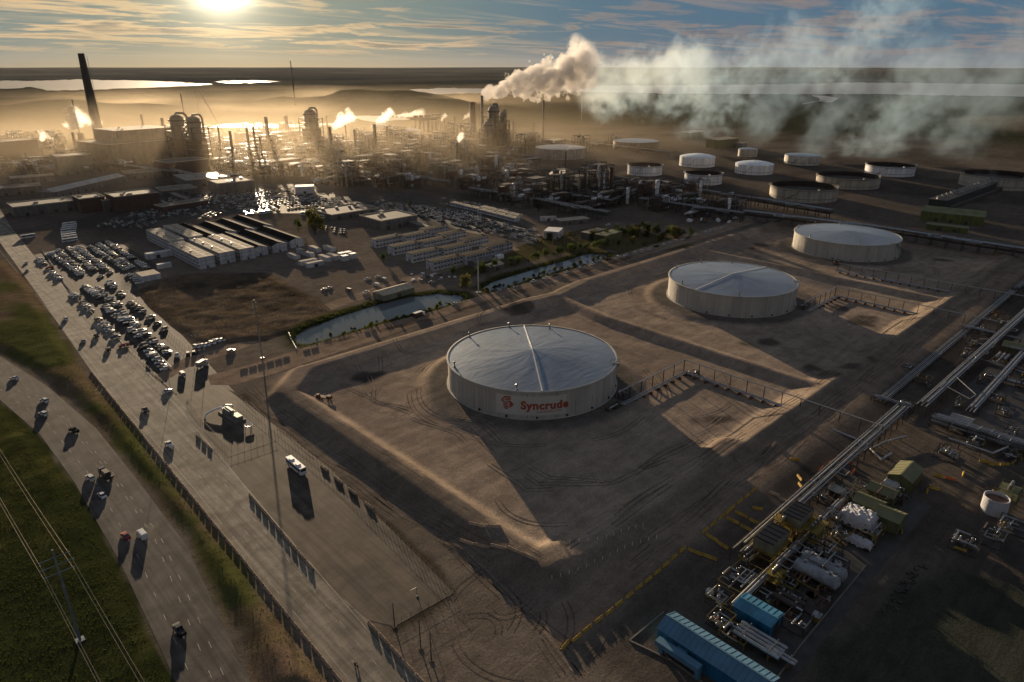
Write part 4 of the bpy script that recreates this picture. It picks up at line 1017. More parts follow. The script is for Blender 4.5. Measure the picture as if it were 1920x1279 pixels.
for (x0, x1, y0, y1, n, wh, gap) in ((160, 246, 50, 68, 16, 'process yard below the tarpaulins', 5.5), (322, 430, 14, 62, 18, 'ground above the cross rack', 11), (435, 745, 12, 62, 34, 'ground along the right edge', 15), (320, 520, 72, 82, 8, 'strip between the two racks', 14)):
    for i, (x, y) in enumerate(yard_fill(x0, x1, y0, y1, n, wh, gap)):
        px, py = px_of(x, y); pipe_skid('machinery skid, %s from the near end of the %s' % (nth(i), wh), px, py - 2, rs.uniform(5, 10), rs.uniform(4, 7), rs.uniform(2, 4.5), rs.randint(4, 7), 500 + i + int(x0), fm=rs.choice([DARKS, DARKS, YEL, OLIVE]), m=rs.choice([CLAD, GALV, CLAD, RUST]))
# grey housing, drums, bins
pipe_skid('pipe grid over the drums', 1545, 1052, 14, 6, 6.2, 10, 333, fm=DARKS)
x, y = P(1803, 790, 2); ribbed_shed('small grey equipment housing beside the main rack', (x, y, 0), 8, 5, 3.6, .8, math.pi / 2, mat('grey_sheet', (0.25, 0.24, 0.22), .6), mat('grey_roof', (0.34, 0.33, 0.31), .5))
x, y = P(1530, 1162); t = thing('waste_bin', 'small yellow bin standing alone right of the white drums', 'bin', (x, y, 0)); b = MB(); b.box((0, 0, .1), (2.4, 2.0, 1.6), 0, 1.1); b.build('body', YEL, t); b = MB(); b.box((0, 0, 1.72), (2.7, 2.3, .15)); b.build('lid', GALV, t)
x, y = P(1330, 1116); t = thing('drum', 'white drum with pipe stub left of the bright pipework', 'drum', (x, y, 0)); b = MB(); b.lathe([(1.1, 0), (1.2, .2), (1.2, 1.6), (.9, 2.0), (.2, 2.1)], 18); b.build('shell', TARP, t, smooth=True); b = MB(); b.rod((0, 0, 1.9), (0, 0, 2.7), .2, 8); b.build('pipe_stub', GALV, t)
# containment slab edges round the yard
KERB = mat('yard_kerb', (0.16, 0.145, 0.125), .8, var=.2)
def kerb(label, pts, w=.4, h=.35, m=KERB, name='containment_kerb', cat='kerb', grp='low kerbs round the process yard'):
    ox, oy = P(*pts[0]); b = MB(); Q = [P(*p) for p in pts]
    for p, q in zip(Q, Q[1:]):
        L = math.hypot(q[0] - p[0], q[1] - p[1]); b.box(((p[0] + q[0]) / 2 - ox, (p[1] + q[1]) / 2 - oy, -.1), (L, w, h + .1), math.atan2(q[1] - p[1], q[0] - p[0]))
    o = b.build(name, m, loc=(ox, oy, 0)); return tag(o, label, cat, grp)
kerb('kerb on the right side of the process yard', [(1625, 1060), (1500, 1212), (1455, 1275)])
kerb('kerb in front of the long blue shed', [(1180, 1202), (1260, 1240), (1330, 1290)])
kerb('kerb running up from the front of the blue shed', [(1180, 1202), (1245, 1148)])
# tangled cable heap and debris trail
b = MB(); random.seed(9)
for k in range(60):
    u = random.random(); px, py = 1725 - 60 * u + random.uniform(-12, 12), 1062 + 80 * u + random.uniform(-8, 8); x, y = P(px, py); b.box((x, y, 0), (random.uniform(.3, 2), random.uniform(.2, .8), random.uniform(.1, .7)), random.random() * 3)
ox, oy = P(1690, 1100)
for i, v in enumerate(b.v): b.v[i] = (v[0] - ox, v[1] - oy, v[2])
tag(b.build('scrap_heap', [DARKS], loc=(ox, oy, 0)), 'straggling heap of dark scrap lying right of the process yard', 'scrap heap')
# ------------------------------------------------------------------ vehicles
GLASS = mat('car_glass', (0.02, 0.022, 0.026), 0.08, spec=0.8, var=0.0)
TYRE = mat('tyre_rubber', (0.02, 0.02, 0.02), 0.8)
LAMP = mat('lamp_glass', (0.55, 0.53, 0.48), 0.15)
PAINTS = {n: mat('car_paint_' + n, c, 0.30, var=0.02, spec=0.5, metal=mt) for n, c, mt in (('white', (0.68, 0.68, 0.67), 0), ('black', (0.015, 0.015, 0.017), 0), ('grey', (0.13, 0.135, 0.14), .5), ('silver', (0.42, 0.43, 0.44), .6), ('red', (0.28, 0.03, 0.02), 0), ('blue', (0.04, 0.09, 0.2), .2), ('green', (0.04, 0.13, 0.06), 0))}
def hull(mb, prof, w, wtop=None, zs=None):
    """side profile (x,z) polygon extruded across y; upper points pulled in"""
    zmin = min(p[1] for p in prof); zmax = max(p[1] for p in prof); n = len(prof)
    wt = wtop if wtop else w
    f = lambda z: (w + (wt - w) * (z - zmin) / (zmax - zmin)) / 2
    vs = [(x, -f(z), z) for x, z in prof] + [(x, f(z), z) for x, z in prof]
    return mb.add(vs, [tuple(range(n)), tuple(range(2 * n - 1, n - 1, -1))] + [(i, n + i, n + (i + 1) % n, (i + 1) % n) for i in range(n)])
SHAPES = {
 'sedan': dict(body=[(-2.35, .22), (2.3, .22), (2.35, .62), (1.25, .88), (-1.75, .92), (-2.35, .82)], cab=[(-1.7, .9), (1.2, .86), (.35, 1.42), (-.95, 1.44)], roof=[(-.95, 1.43), (.35, 1.41), (.25, 1.5), (-.85, 1.52)], w=1.82, wb=1.4),
 'suv': dict(body=[(-2.4, .26), (2.3, .26), (2.4, .8), (1.3, 1.05), (-2.35, 1.08)], cab=[(-2.3, 1.06), (1.3, 1.03), (.6, 1.68), (-2.05, 1.7)], roof=[(-2.05, 1.69), (.6, 1.67), (.45, 1.78), (-1.95, 1.8)], w=1.95, wb=1.45),
 'pickup': dict(body=[(-2.9, .32), (2.8, .32), (2.85, .95), (1.6, 1.15), (-2.85, 1.12)], cab=[(-.55, 1.1), (1.55, 1.12), (1.0, 1.78), (-.4, 1.8)], roof=[(-.4, 1.79), (1.0, 1.77), (.9, 1.88), (-.35, 1.9)], w=2.0, wb=1.8),
 'van': dict(body=[(-2.7, .28), (2.6, .28), (2.65, 1.0), (2.1, 1.25), (1.6, 2.05), (-2.6, 2.15), (-2.7, 1.9)], cab=[(-2.5, 1.3), (2.06, 1.26), (1.62, 1.95), (-2.5, 1.98)], roof=[(-2.5, 2.1), (1.5, 2.0), (1.4, 2.14), (-2.4, 2.2)], w=2.0, wb=1.7),
}
def car_parts(kind, paint):
    S = SHAPES[kind]; out = []
    b = MB(); hull(b, S['body'], S['w'], S['w'] * .94); hull(b, S['roof'], S['w'] * .74, S['w'] * .70)
    if kind == 'pickup': b.box((-1.75, 0, 1.12), (2.0, .12, .2)); b.box((-2.8, 0, 1.1), (.1, 1.7, .25)); [b.box((-1.7, s * .88, 1.1), (2.3, .1, .25)) for s in (-1, 1)]
    out.append(('body', b, PAINTS[paint]))
    g = MB(); hull(g, S['cab'], S['w'] * (.92 if kind != 'van' else 1.0), S['w'] * .76); out.append(('windows', g, GLASS))
    for sx_ in (-1, 1):
        for sy_ in (-1, 1):
            w_ = MB(); r = .34 if kind in ('sedan',) else .4
            w_.rod((sx_ * S['wb'], sy_ * (S['w'] / 2 - .12), r), (sx_ * S['wb'], sy_ * (S['w'] / 2 + .06), r), r, 12); out.append(('wheel', w_, TYRE))
    x1 = max(p[0] for p in S['body']); z1 = .72
    for s in (-1, 1):
        h = MB(); h.box((x1 - .12, s * S['w'] * .36, z1 - .1), (.3, .3, .14)); out.append(('headlight', h, LAMP))
    return out
CARS = {}
def car_near(kind, paint, x, y, rz, label, group, z=0.05):
    k = (kind, paint)
    if k not in CARS:
        t = thing('parked_car' if kind in ('sedan', 'suv') else kind + '_vehicle', label, 'car', (x, y, z), rz, group)
        ch = [(b.build(n, m, t), []) for n, b, m in car_parts(kind, paint)]
        CARS[k] = (t, ch); t.name = {'sedan': 'car', 'suv': 'car', 'pickup': 'pickup_truck', 'van': 'van'}[kind]; t['category'] = {'pickup': 'pickup', 'van': 'van'}.get(kind, 'car'); return t
    return dup(CARS[k][0], CARS[k][1], (x, y, z), rz, label, group)
LOTC = {}
def car_far(kind, paint, x, y, rz, label, group, z=0.04):
    k = (kind, paint)
    if k not in LOTC:
        b = MB(); ms = []
        for n, p, m in car_parts(kind, paint):
            if n == 'headlight': continue
            if m not in ms: ms.append(m)
            b.cur = ms.index(m); b.add(p.v, p.f)
        o = b.build({'sedan': 'parked_car', 'suv': 'parked_car', 'pickup': 'parked_pickup', 'van': 'parked_van'}[kind], ms, loc=(x, y, z), rz=rz)
        LOTC[k] = o; return tag(o, label, {'pickup': 'pickup', 'van': 'van'}.get(kind, 'car'), group)
    o = LOTC[k].copy(); C.objects.link(o); o.location = (x, y, z); o.rotation_euler[2] = rz
    o['label'] = label; o['group'] = group; return o
KW = {'sedan': 'car', 'suv': 'tall car', 'pickup': 'pickup truck', 'van': 'van'}
rnd = random.Random(11)
def pick(): return rnd.choices(['sedan', 'suv', 'pickup', 'van'], [3, 4, 3.6, .5])[0], rnd.choices(list(PAINTS)[:6], [46, 16, 18, 26, 2, 2.5])[0]
# moving and single vehicles: px, py, kind, colour, heading (deg, 90 = away up the road), label
UP, DN = 90, -90
mv = [(28, 711, 'sedan', 'white', 118, 'white car highest on the curving highway'), (84, 753, 'suv', 'white', 108, 'white car upper of the pair on the highway bend'),
 (82, 778, 'suv', 'white', 108, 'white car lower of the pair on the highway bend'), (139, 809, 'pickup', 'black', 104, 'black pickup with sunlit roof alone on the highway'),
 (170, 898, 'suv', 'white', 98, 'white car beside the dark truck on the highway'), (192, 931, 'sedan', 'white', 96, 'small white car following the dark truck on the highway'),
 (236, 1007, 'sedan', 'red', 94, 'red car left of the white van on the highway'), (267, 1006, 'van', 'white', 93, 'white van right of the red car on the highway'),
 (337, 1184, 'pickup', 'black', 91, 'black pickup nearest the camera on the highway'),
 (124, 599, 'suv', 'white', 88, 'white car farthest down the concrete road'), (157, 641, 'sedan', 'silver', 88, 'silver car at the left edge of the concrete road'), (181, 632, 'pickup', 'black', 88, 'black pickup upper of two dark ones on the concrete road'),
 (203, 657, 'suv', 'black', 88, 'dark car lower of two on the concrete road'), (314, 735, 'sedan', 'white', 15, 'white car turning onto the concrete road at the junction'),
 (273, 771, 'pickup', 'grey', 89, 'dark grey pickup in the middle of the concrete road'), (318, 836, 'pickup', 'white', 90, 'white pickup near the barrier end on the concrete road'),
 (50, 494, 'sedan', 'white', 90, 'tiny white car, upper of two far up the concrete road'), (51, 509, 'sedan', 'silver', 90, 'tiny silver car, lower of two far up the concrete road'),
 (852, 571, 'sedan', 'white', 8, 'white car driving along the pond road beside the first pond'), (433, 660, 'suv', 'silver', 12, 'silver car driving on the lane beside the grass island'),
 (342, 704, 'van', 'silver', 88, 'silver van waiting at the junction by the gate'), (333, 668, 'pickup', 'white', 80, 'white pickup nosed to the lane at the lot corner'),
 (353, 665, 'suv', 'grey', 70, 'grey car left of the black one at the lot corner'), (364, 663, 'suv', 'black', 70, 'black car rightmost at the lot corner'),
 (654, 546, 'van', 'grey', 95, 'grey van with long shadow in the yard above the first pond'), (686, 550, 'pickup', 'white', 5, 'white pickup left of the low building by the first pond'),
 (706, 536, 'van', 'white', 100, 'white van upright in the yard above the first pond'), (720, 526, 'van', 'silver', 90, 'tan van right of the white van in the yard'),
 (689, 524, 'sedan', 'white', 5, 'white car against the yard fence, left one'), (709, 520, 'sedan', 'white', 5, 'white car against the yard fence, right one'),
 (617, 541, 'sedan', 'white', 5, 'white car right of the pair on the dirt patch'), (608, 544, 'sedan', 'silver', 5, 'silver car left of the pair on the dirt patch'),
 (809, 530, 'sedan', 'white', 5, 'white car by the junk at the far end of the first pond'), (1378, 410, 'suv', 'white', 170, 'white car alone on the far junction behind the dyke'),
 (1140, 423, 'suv', 'white', 170, 'white car on the road below the pipe racks'), (757, 530, 'sedan', 'grey', 5, 'grey car behind the low building by the pond')]
for px, py, k, c, h, lab in mv: 
    x, y = P(px, py); car_near(k, c, x, y, R(h), lab, 'single vehicles on the roads and yards', z=0.07)
six = ['leftmost', 'second', 'third', 'fourth', 'fifth', 'rightmost']
for i, (px, py) in enumerate(((369, 652), (379, 650), (388, 648), (398, 645), (407, 641), (416, 639))):
    x, y = P(px, py); car_near(['suv', 'pickup', 'sedan'][i % 3], 'white', x, y, R(-68), '%s of the six white cars parked by the scrub field corner' % six[i], 'six white cars beside the scrub field')
pr = [(938, 547), (967, 538), (1000, 529), (1023, 523), (1041, 518), (1063, 511), (1088, 503), (1110, 497), (1123, 493), (1141, 488), (1159, 483), (1173, 480), (1191, 475), (1204, 472), (1218, 468), (1231, 463), (1245, 460), (1257, 456), (1268, 453), (1280, 450), (1290, 447), (1304, 442), (1323, 437), (1332, 434), (1340, 431), (1354, 428)]
for i, (px, py) in enumerate(pr):
    x, y = P(px, py); k, c = rnd.choice(['suv', 'sedan', 'pickup']), 'white' if rnd.random() < .72 else rnd.choice(['grey', 'silver', 'black'])
    lab = '%s %s, %s from the near end of the line parked on the pond road' % (c, KW[k].replace('sport utility ', 'tall '), nth(i))
    car_near(k, c, x, y, R(4), lab, 'line of vehicles parked along the pond road')
# left car park: rows given by photo end points and counts
rows = [((70, 482), (112, 524), 12, .85, 'roadside row, upper car park'), ((95, 476), (152, 516), 20, 1, 'second row, upper car park'), ((109, 471), (156, 513), 16, .9, 'third row, upper car park'),
 ((130, 466), (190, 519), 17, .92, 'fourth row, upper car park'), ((147, 465), (206, 512), 18, .95, 'fifth row, upper car park'), ((170, 463), (235, 506), 20, .95, 'sixth row, upper car park'),
 ((186, 459), (246, 502), 20, .95, 'seventh row, upper car park'), ((200, 454), (275, 503), 22, .85, 'last row, upper car park'),
 ((137, 552), (208, 622), 19, .72, 'roadside fence row, lower car park'), ((212, 628), (248, 668), 8, .35, 'bottom fence row'),
 ((160, 537), (188, 561), 9, .95, 'top left middle row'), ((198, 574), (262, 632), 15, .8, 'left middle row'), ((268, 648), (310, 693), 9, .8, 'bottom left middle row'),
 ((182, 541), (222, 573), 9, .7, 'top right middle row'), ((226, 585), (290, 643), 15, .72, 'right middle row'), ((298, 650), (322, 668), 4, .9, 'bottom right middle row'),
 ((205, 530), (240, 565), 8, .8, 'inner row below the cabin'), ((244, 568), (268, 586), 5, .9, 'inner row beside the scrub field'), ((276, 591), (322, 630), 8, .55, 'bottom inner row'),
 ((244, 517), (262, 532), 4, 1, 'short row left of the cabin')]
nl = 0
for a, b, n, fill, wh in rows:
    ci = 0
    for i in range(n):
        if rnd.random() > fill: continue
        u = i / max(n - 1, 1); p0, p1 = P(*a), P(*b); x = p0[0] + (p1[0] - p0[0]) * u; y = p0[1] + (p1[1] - p0[1]) * u
        k, c = pick(); tone = rnd.choice([0, math.pi])
        car_far(k, c, x + rnd.uniform(-.4, .4), y + rnd.uniform(-.3, .3), R(rnd.uniform(-3, 3)) + tone, '%s %s, %s from the far end of the %s' % (c, KW[k], nth(ci), wh), 'cars in the left car park, ' + wh); nl += 1; ci += 1
print('lot cars', nl)
# the far car parks: hundreds of cars a few pixels each
b = MB(); ms = [PAINTS[c] for c in ('white', 'grey', 'silver', 'black', 'red')] + [GLASS]; cnt = 0
def mini(mb, x, y, rz, mi):
    co, si = math.cos(rz), math.sin(rz)
    for prof, w, m_ in (([(-2.3, .3), (2.3, .3), (2.3, .75), (-2.3, .95)], 1.85, mi), ([(-1.9, .9), (1.2, .8), (.5, 1.5), (-1.5, 1.55)], 1.6, 5), ([(-1.5, 1.5), (.5, 1.45), (.4, 1.6), (-1.4, 1.64)], 1.4, mi)):
        q = MB(); hull(q, prof, w, w * .85); mb.cur = m_; mb.add([(x + vx * co - vy * si, y + vx * si + vy * co, vz) for vx, vy, vz in q.v], q.f)
def lot(a, b_, c_, nrow, ncol, fill, rz):
    """parallelogram of parked cars: corner a, end of first row b_, end of first column c_ (photo points)"""
    global cnt
    A, B, D = [Vector(P(*q)) for q in (a, b_, c_)]
    for i in range(nrow):
        for j in range(ncol):
            if rnd.random() > fill: continue
            p = A + (B - A) * (j / (ncol - 1)) + (D - A) * (i / max(nrow - 1, 1)); mini(b, p.x + rnd.uniform(-.2, .2), p.y + rnd.uniform(-.2, .2), rz + rnd.uniform(-.02, .02), rnd.choices(range(5), [3.4, 3, 3, 3.4, .3])[0]); cnt += 1
lot((185, 425), (330, 368), (265, 428), 9, 30, .85, R(90)); lot((295, 398), (400, 358), (400, 408), 12, 24, .8, R(90)); lot((410, 368), (560, 352), (465, 402), 12, 26, .7, 0); lot((565, 375), (640, 372), (590, 398), 6, 14, .6, 0)
lot((700, 378), (900, 402), (690, 392), 7, 46, .85, R(90)); lot((780, 385), (1000, 432), (770, 402), 6, 42, .62, R(90)); lot((830, 372), (960, 396), (820, 380), 3, 30, .6, R(90))
lot((600, 425), (645, 432), (598, 432), 3, 9, .6, R(90)); lot((905, 418), (1015, 445), (890, 430), 3, 18, .55, R(90))
print('far cars', cnt)
tag(b.build('far_parked_cars', ms), 'hundreds of tiny parked cars filling the far car parks', 'cars', kind='stuff')
# coaches
def coach_parts(col):
    o = []; b = MB(); hull(b, [(-6, .35), (6, .35), (6.1, 1.5), (5.8, 3.2), (-6, 3.3)], 2.55, 2.4); o.append(('body', b, col))
    g = MB()
    for s in (-1, 1): g.box((0, s * 1.255, 1.55), (11.2, .06, 1.0))
    g.box((6.0, 0, 1.5), (.1, 2.2, 1.3)); g.box((-6.0, 0, 1.9), (.06, 2.0, .9)); o.append(('windows', g, GLASS))
    r = MB(); r.box((2, 0, 3.26), (1.8, 1.5, .22)); r.box((-3.2, 0, 3.28), (1.8, 1.5, .22)); o.append(('roof_hatch', r, col))
    for sx_ in (-3.8, 3.9):
        for s in (-1, 1): w_ = MB(); w_.rod((sx_, s * 1.1, .5), (sx_, s * 1.32, .5), .5, 12); o.append(('wheel', w_, TYRE))
    return o
WBUS = mat('coach_white', (0.62, 0.64, 0.66), 0.35, var=.03)
x, y = P(556, 880); t = thing('coach_bus', 'white coach parked alone on the concrete yard, casting a long shadow', 'bus', (x, y, 0.05), R(-90), 'coaches')
ch = [(b.build(n, m, t), []) for n, b, m in coach_parts(WBUS)]
ords = ['top', 'second', 'third', 'fourth', 'fifth', 'sixth', 'seventh', 'bottom']
for i, (px, py) in enumerate(((131, 423), (131, 427), (130, 431), (129, 435), (129, 440), (130, 444), (131, 448), (132, 453))):
    x, y = P(px, py); dup(t, ch, (x, y, 0.05), R(0), '%s white coach in the stack of eight parked above the car park' % ords[i], 'coaches')
x, y = P(54, 446); dup(t, ch, (x, y, .05), R(4), 'white coach alone at the top of the concrete road', 'coaches')
for i, (px, py, w) in enumerate(((575, 403, 'left'), (590, 405, 'middle'), (610, 409, 'right'))):
    x, y = P(px, py); dup(t, ch, (x, y, .05), R(-38), '%s coach of the three parked end to end behind the dark-roofed blocks' % w, 'coaches')
x, y = P(496, 401); dup(t, ch, (x, y, .05), R(0), 'sunlit coach in the far car park behind the dark-roofed blocks', 'coaches')
# black pavilion truck on pond road
x, y = P(786, 594); t = thing('box_truck', 'dark box truck stopped on the pond road beside the first pond', 'truck', (x, y, .05), R(6))
b = MB(); b.box((-1, 0, .45), (6.2, 2.4, 2.85)); b.build('cargo_box', DARKS, t); b = MB(); b.box((3.2, 0, .35), (1.9, 2.2, 2.1), 0, .9); b.build('cab', PAINTS['white'], t)
b = MB(); b.box((-1, 0, 3.3), (6.4, 2.6, .12)); b.build('roof', mat('pale_roof', (.5, .5, .48), .5), t)
for xx in (-3, 2.8):
    for s in (-1, 1): b = MB(); b.rod((xx, s * 1.0, .48), (xx, s * 1.2, .48), .48, 12); b.build('wheel', TYRE, t)
x, y = P(199, 893); t = thing('flatbed_truck', 'dark truck carrying a load, behind the white car on the highway', 'truck', (x, y, .06), R(97))
b = MB(); b.box((-1.2, 0, .5), (6.0, 2.4, .8)); b.box((-.8, 0, 1.3), (4.2, 2.1, 1.4), 0, .85); b.build('load_bed', DARKS, t); b = MB(); b.box((3.0, 0, .35), (2.0, 2.3, 2.35), 0, .88); b.build('cab', PAINTS['grey'], t)
for xx in (-3, -1.9, 2.8):
    for s in (-1, 1): b = MB(); b.rod((xx, s * 1.0, .48), (xx, s * 1.2, .48), .48, 12); b.build('wheel', TYRE, t)
x, y = P(380, 686); t = thing('box_truck', 'white box truck at the gate lane beside the grass island', 'truck', (x, y, .05), R(30))
b = MB(); b.box((-.8, 0, .45), (5.2, 2.3, 2.7)); b.build('cargo_box', PAINTS['silver'], t); b = MB(); b.box((2.8, 0, .35), (1.8, 2.1, 2.05), 0, .9); b.build('cab', PAINTS['white'], t)
for xx in (-2.6, 2.4):
    for s in (-1, 1): b = MB(); b.rod((xx, s * .95, .45), (xx, s * 1.15, .45), .45, 12); b.build('wheel', TYRE, t)
# motorcycle rider far down the concrete road
x, y = P(668, 1250); t = thing('motorcycle', 'dark motorcycle low on the concrete road, nearest road vehicle', 'motorcycle', (x, y, .05), R(-90))
b = MB(); hull(b, [(-.9, .45), (.8, .45), (.55, .95), (-.1, .85), (-.8, .9)], .34, .22); b.rod((.75, 0, .35), (.5, 0, 1.1), .05, 5); b.rod((.5, -.38, 1.1), (.5, .38, 1.1), .03, 5); b.build('body', DARKS, t)
for xx in (-.78, .8): b = MB(); b.rod((xx, -.07, .33), (xx, .07, .33), .33, 16); b.build('wheel', TYRE, t)
def skin_person(name, label, loc, rz, pose, shirt, group=None):
    t = thing(name, label, 'person', loc, rz, group)
    J = {'pelvis': (0, 0, .92), 'chest': (0.02, 0, 1.30), 'neck': (0.03, 0, 1.50), 'head': (.05, 0, 1.66), 'ls': (0, .19, 1.43), 'le': (.04, .25, 1.16), 'lh': (.14, .26, .92), 'rs': (0, -.19, 1.43), 're': (.04, -.25, 1.16), 'rh': (.14, -.26, .92),
         'lk': (.05, .11, .50), 'lf': (0, .12, .08), 'rk': (0.02, -.11, .50), 'rf': (-.05, -.12, .08), 'lt': (.18, .13, .04), 'rt': (.12, -.13, .04)}
    J.update(pose); names = list(J); rad = dict(pelvis=.15, chest=.17, neck=.06, head=.11, ls=.07, le=.05, lh=.04, rs=.07, re=.05, rh=.04, lk=.07, lf=.05, rk=.07, rf=.05, lt=.04, rt=.04)
    ed = [('pelvis', 'chest'), ('chest', 'neck'), ('neck', 'head'), ('chest', 'ls'), ('ls', 'le'), ('le', 'lh'), ('chest', 'rs'), ('rs', 're'), ('re', 'rh'), ('pelvis', 'lk'), ('lk', 'lf'), ('lf', 'lt'), ('pelvis', 'rk'), ('rk', 'rf'), ('rf', 'rt')]
    me = bpy.data.meshes.new('body'); me.from_pydata([J[k] for k in names], [(names.index(a), names.index(c)) for a, c in ed], []); me.materials.append(shirt)
    o = bpy.data.objects.new('body', me); C.objects.link(o); o.parent = t
    sk_ = o.modifiers.new('skin', 'SKIN'); me.skin_vertices.new() if not me.skin_vertices else None
    for i, k in enumerate(names): me.skin_vertices[0].data[i].radius = (rad[k],) * 2
    me.skin_vertices[0].data[0].use_root = True; o.modifiers.new('sub', 'SUBSURF').levels = 1
    h = MB(); h.lathe([(.05, 0), (.13, .04), (.125, .1), (.07, .17), (.02, .19)], 10, (J['head'][0], J['head'][1], J['head'][2] - .02)); h.build('helmet', PAINTS['black'], t)
    return t
skin_person('person', 'person in dark clothes and helmet riding the motorcycle', (x, y, .05), R(-90), dict(pelvis=(-.3, 0, .92), chest=(-.05, 0, 1.22), neck=(.05, 0, 1.38), head=(.1, 0, 1.52), ls=(0, .19, 1.33), le=(.25, .27, 1.15), lh=(.48, .32, 1.12), rs=(0, -.19, 1.33), re=(.25, -.27, 1.15), rh=(.48, -.32, 1.12), lk=(.1, .2, .75), lf=(-.1, .22, .35), lt=(.08, .22, .3), rk=(.1, -.2, .75), rf=(-.1, -.22, .35), rt=(.08, -.22, .3)), DARKS)

# ------------------------------------------------------------------ jersey barriers
CONB = mat('barrier_concrete', (0.40, 0.30, 0.21), 0.85, var=.2, scale=.6)
YELB = mat('barrier_yellow', (0.40, 0.26, 0.035), 0.7, var=.25, scale=.6)
ORB = mat('barrier_orange', (0.45, 0.13, 0.04), 0.7, var=.2)
def barrier_mesh(L, m, h=.95):
    b = MB(); pr = [(-.36, 0), (.36, 0), (.36, .12), (.16, .36), (.10, h), (-.10, h), (-.16, .36), (-.36, .12)]; n = len(pr)
    vs = [(-L / 2, y, z) for y, z in pr] + [(L / 2, y, z) for y, z in pr]
    b.add(vs, [tuple(range(n))[::-1], tuple(range(n, 2 * n))] + [(i, (i + 1) % n, n + (i + 1) % n, n + i) for i in range(n)])
    for x_ in (-L * .28, L * .28): b.box((x_, 0, h), (.5, .12, .1))
    return b
BAR = {}
def barrier(x, y, rz, label, grp, kind='c', L=5.3, z=None, h=.95):
    k = (kind, L, h)
    z = zat(x, y) if z is None else z
    if k not in BAR:
        BAR[k] = barrier_mesh(L, None, h).build('concrete_barrier', {'c': CONB, 'y': YELB, 'o': ORB, 'w': WHITE}[kind], loc=(x, y, z), rz=rz); o = BAR[k]
    else:
        o = BAR[k].copy(); C.objects.link(o); o.location = (x, y, z); o.rotation_euler[2] = rz
    return tag(o, label, 'barrier', grp)
def barrier_row(pts, step, label, grp, kind='c', L=5.3, jit=.08, z=None, skip=0, pix=True, h=.95):
    Q = [P(*p) for p in pts] if pix else pts; tot = sum((Vector(b) - Vector(a)).length for a, b in zip(Q, Q[1:]))
    for bi, (p, d, s) in enumerate(along(Q, step / 2, tot, step)):
        if random.random() < skip: continue
        barrier(p.x + random.uniform(-jit, jit), p.y + random.uniform(-jit, jit), math.atan2(d.y, d.x) + random.uniform(-.02, .02), label % nth(bi), grp, kind, L, z, h)
random.seed(3)
barrier_row([(165, 690), (640, 1279), (668, 1312)], 6.0, 'tan barrier, %s from the far end of the long line beside the grass', 'long line of concrete barriers on the left road edge', z=.05, L=4.3)
barrier_row([(455, 912), (592, 1074)], 6.0, 'tan barrier, %s from the far end of the middle line between road and yard', 'middle line of concrete barriers', z=.05, L=4.3)
barrier_row([(668, 1142), (806, 1295)], 6.0, 'tan barrier, %s from the far end of the lower line between road and yard', 'lower line of concrete barriers', z=.05, L=4.3)
barrier_row([(358, 806), (402, 848)], 6.0, 'tan barrier, %s from the far end of the short line by the fenced corner', 'short line of concrete barriers', z=.05, L=4.3)
barrier_row([(850, 990), (905, 1001), (942, 1003)], 5.6, 'tan barrier, %s from the left in the upper line of the dyke ramp', 'upper ramp barriers')
barrier_row([(835, 1008), (900, 1030), (960, 1045), (1010, 1068)], 5.6, 'tan barrier, %s from the left in the lower line of the dyke ramp', 'lower ramp barriers')
barrier_row([(432, 700), (470, 690), (520, 676), (545, 668)], 4.6, 'pale barrier, %s from the left beside the grass island lane', 'barriers beside the grass island', L=3.9)
barrier_row([(552, 663), (595, 652)], 4.6, 'pale barrier, %s of the few on the pond road before the first pond', 'barriers on the pond road', L=3.9)
barrier_row([(670, 628), (706, 618)], 4.2, 'pale barrier, %s in the short line beside the first pond', 'short line on the pond road', L=3.2)
barrier_row([(540, 622), (548, 640), (556, 655)], 3.4, 'white barrier piece, %s from the top by the tip of the first pond', 'white barrier pieces at the pond tip', 'w', L=2.4)
for i, (px, py) in enumerate(((608, 879), (634, 901), (661, 923), (692, 949))):
    x, y = P(px, py); barrier(x, y, R(92), ['topmost', 'second', 'third', 'lowest'][i] + ' of four loose barriers on the dirt strip right of the coach', 'four loose barriers on the dirt strip', z=0)
ya = [(200, 1050), (272, 1003), (340, 945), (412, 888), (480, 838), (541, 786), (607, 732), (665, 682), (727, 634), (783, 585), (837, 538), (890, 490), (942, 445), (1087, 322), (1137, 282), (1188, 238), (1228, 205), (1256, 180), (1308, 138), (1352, 103), (1391, 68)]
for i, (a, b_) in enumerate(ya):
    x, y, z = G(1000 + a / 3.374, 900 + b_ / 3.374); barrier(x, y, R(10 if i == 0 else 0), 'yellow barrier, %s from the lower end of the long diagonal row' % nth(i), 'long diagonal row of yellow barriers', 'y', 3.4, z)
for i, (a, b_, an) in enumerate(((1023, 460, -78), (1115, 493, -78), (1129, 369, -95), (1196, 417, -95), (1262, 262, -88), (1350, 311, -88), (1313, 221, -88), (1404, 270, -88))):
    x, y, z = G(1000 + a / 3.374, 900 + b_ / 3.374); barrier(x, y, R(an), ['left one of the outer pair', 'right one of the outer pair', 'upper one of the second pair', 'lower one of the second pair', 'left one of the inner line', 'right one of the inner line', 'left one of the top line', 'right one of the top line'][i] + ' of loose yellow barriers right of the diagonal row', 'loose yellow barriers in the yard', 'y', 4.6, z)
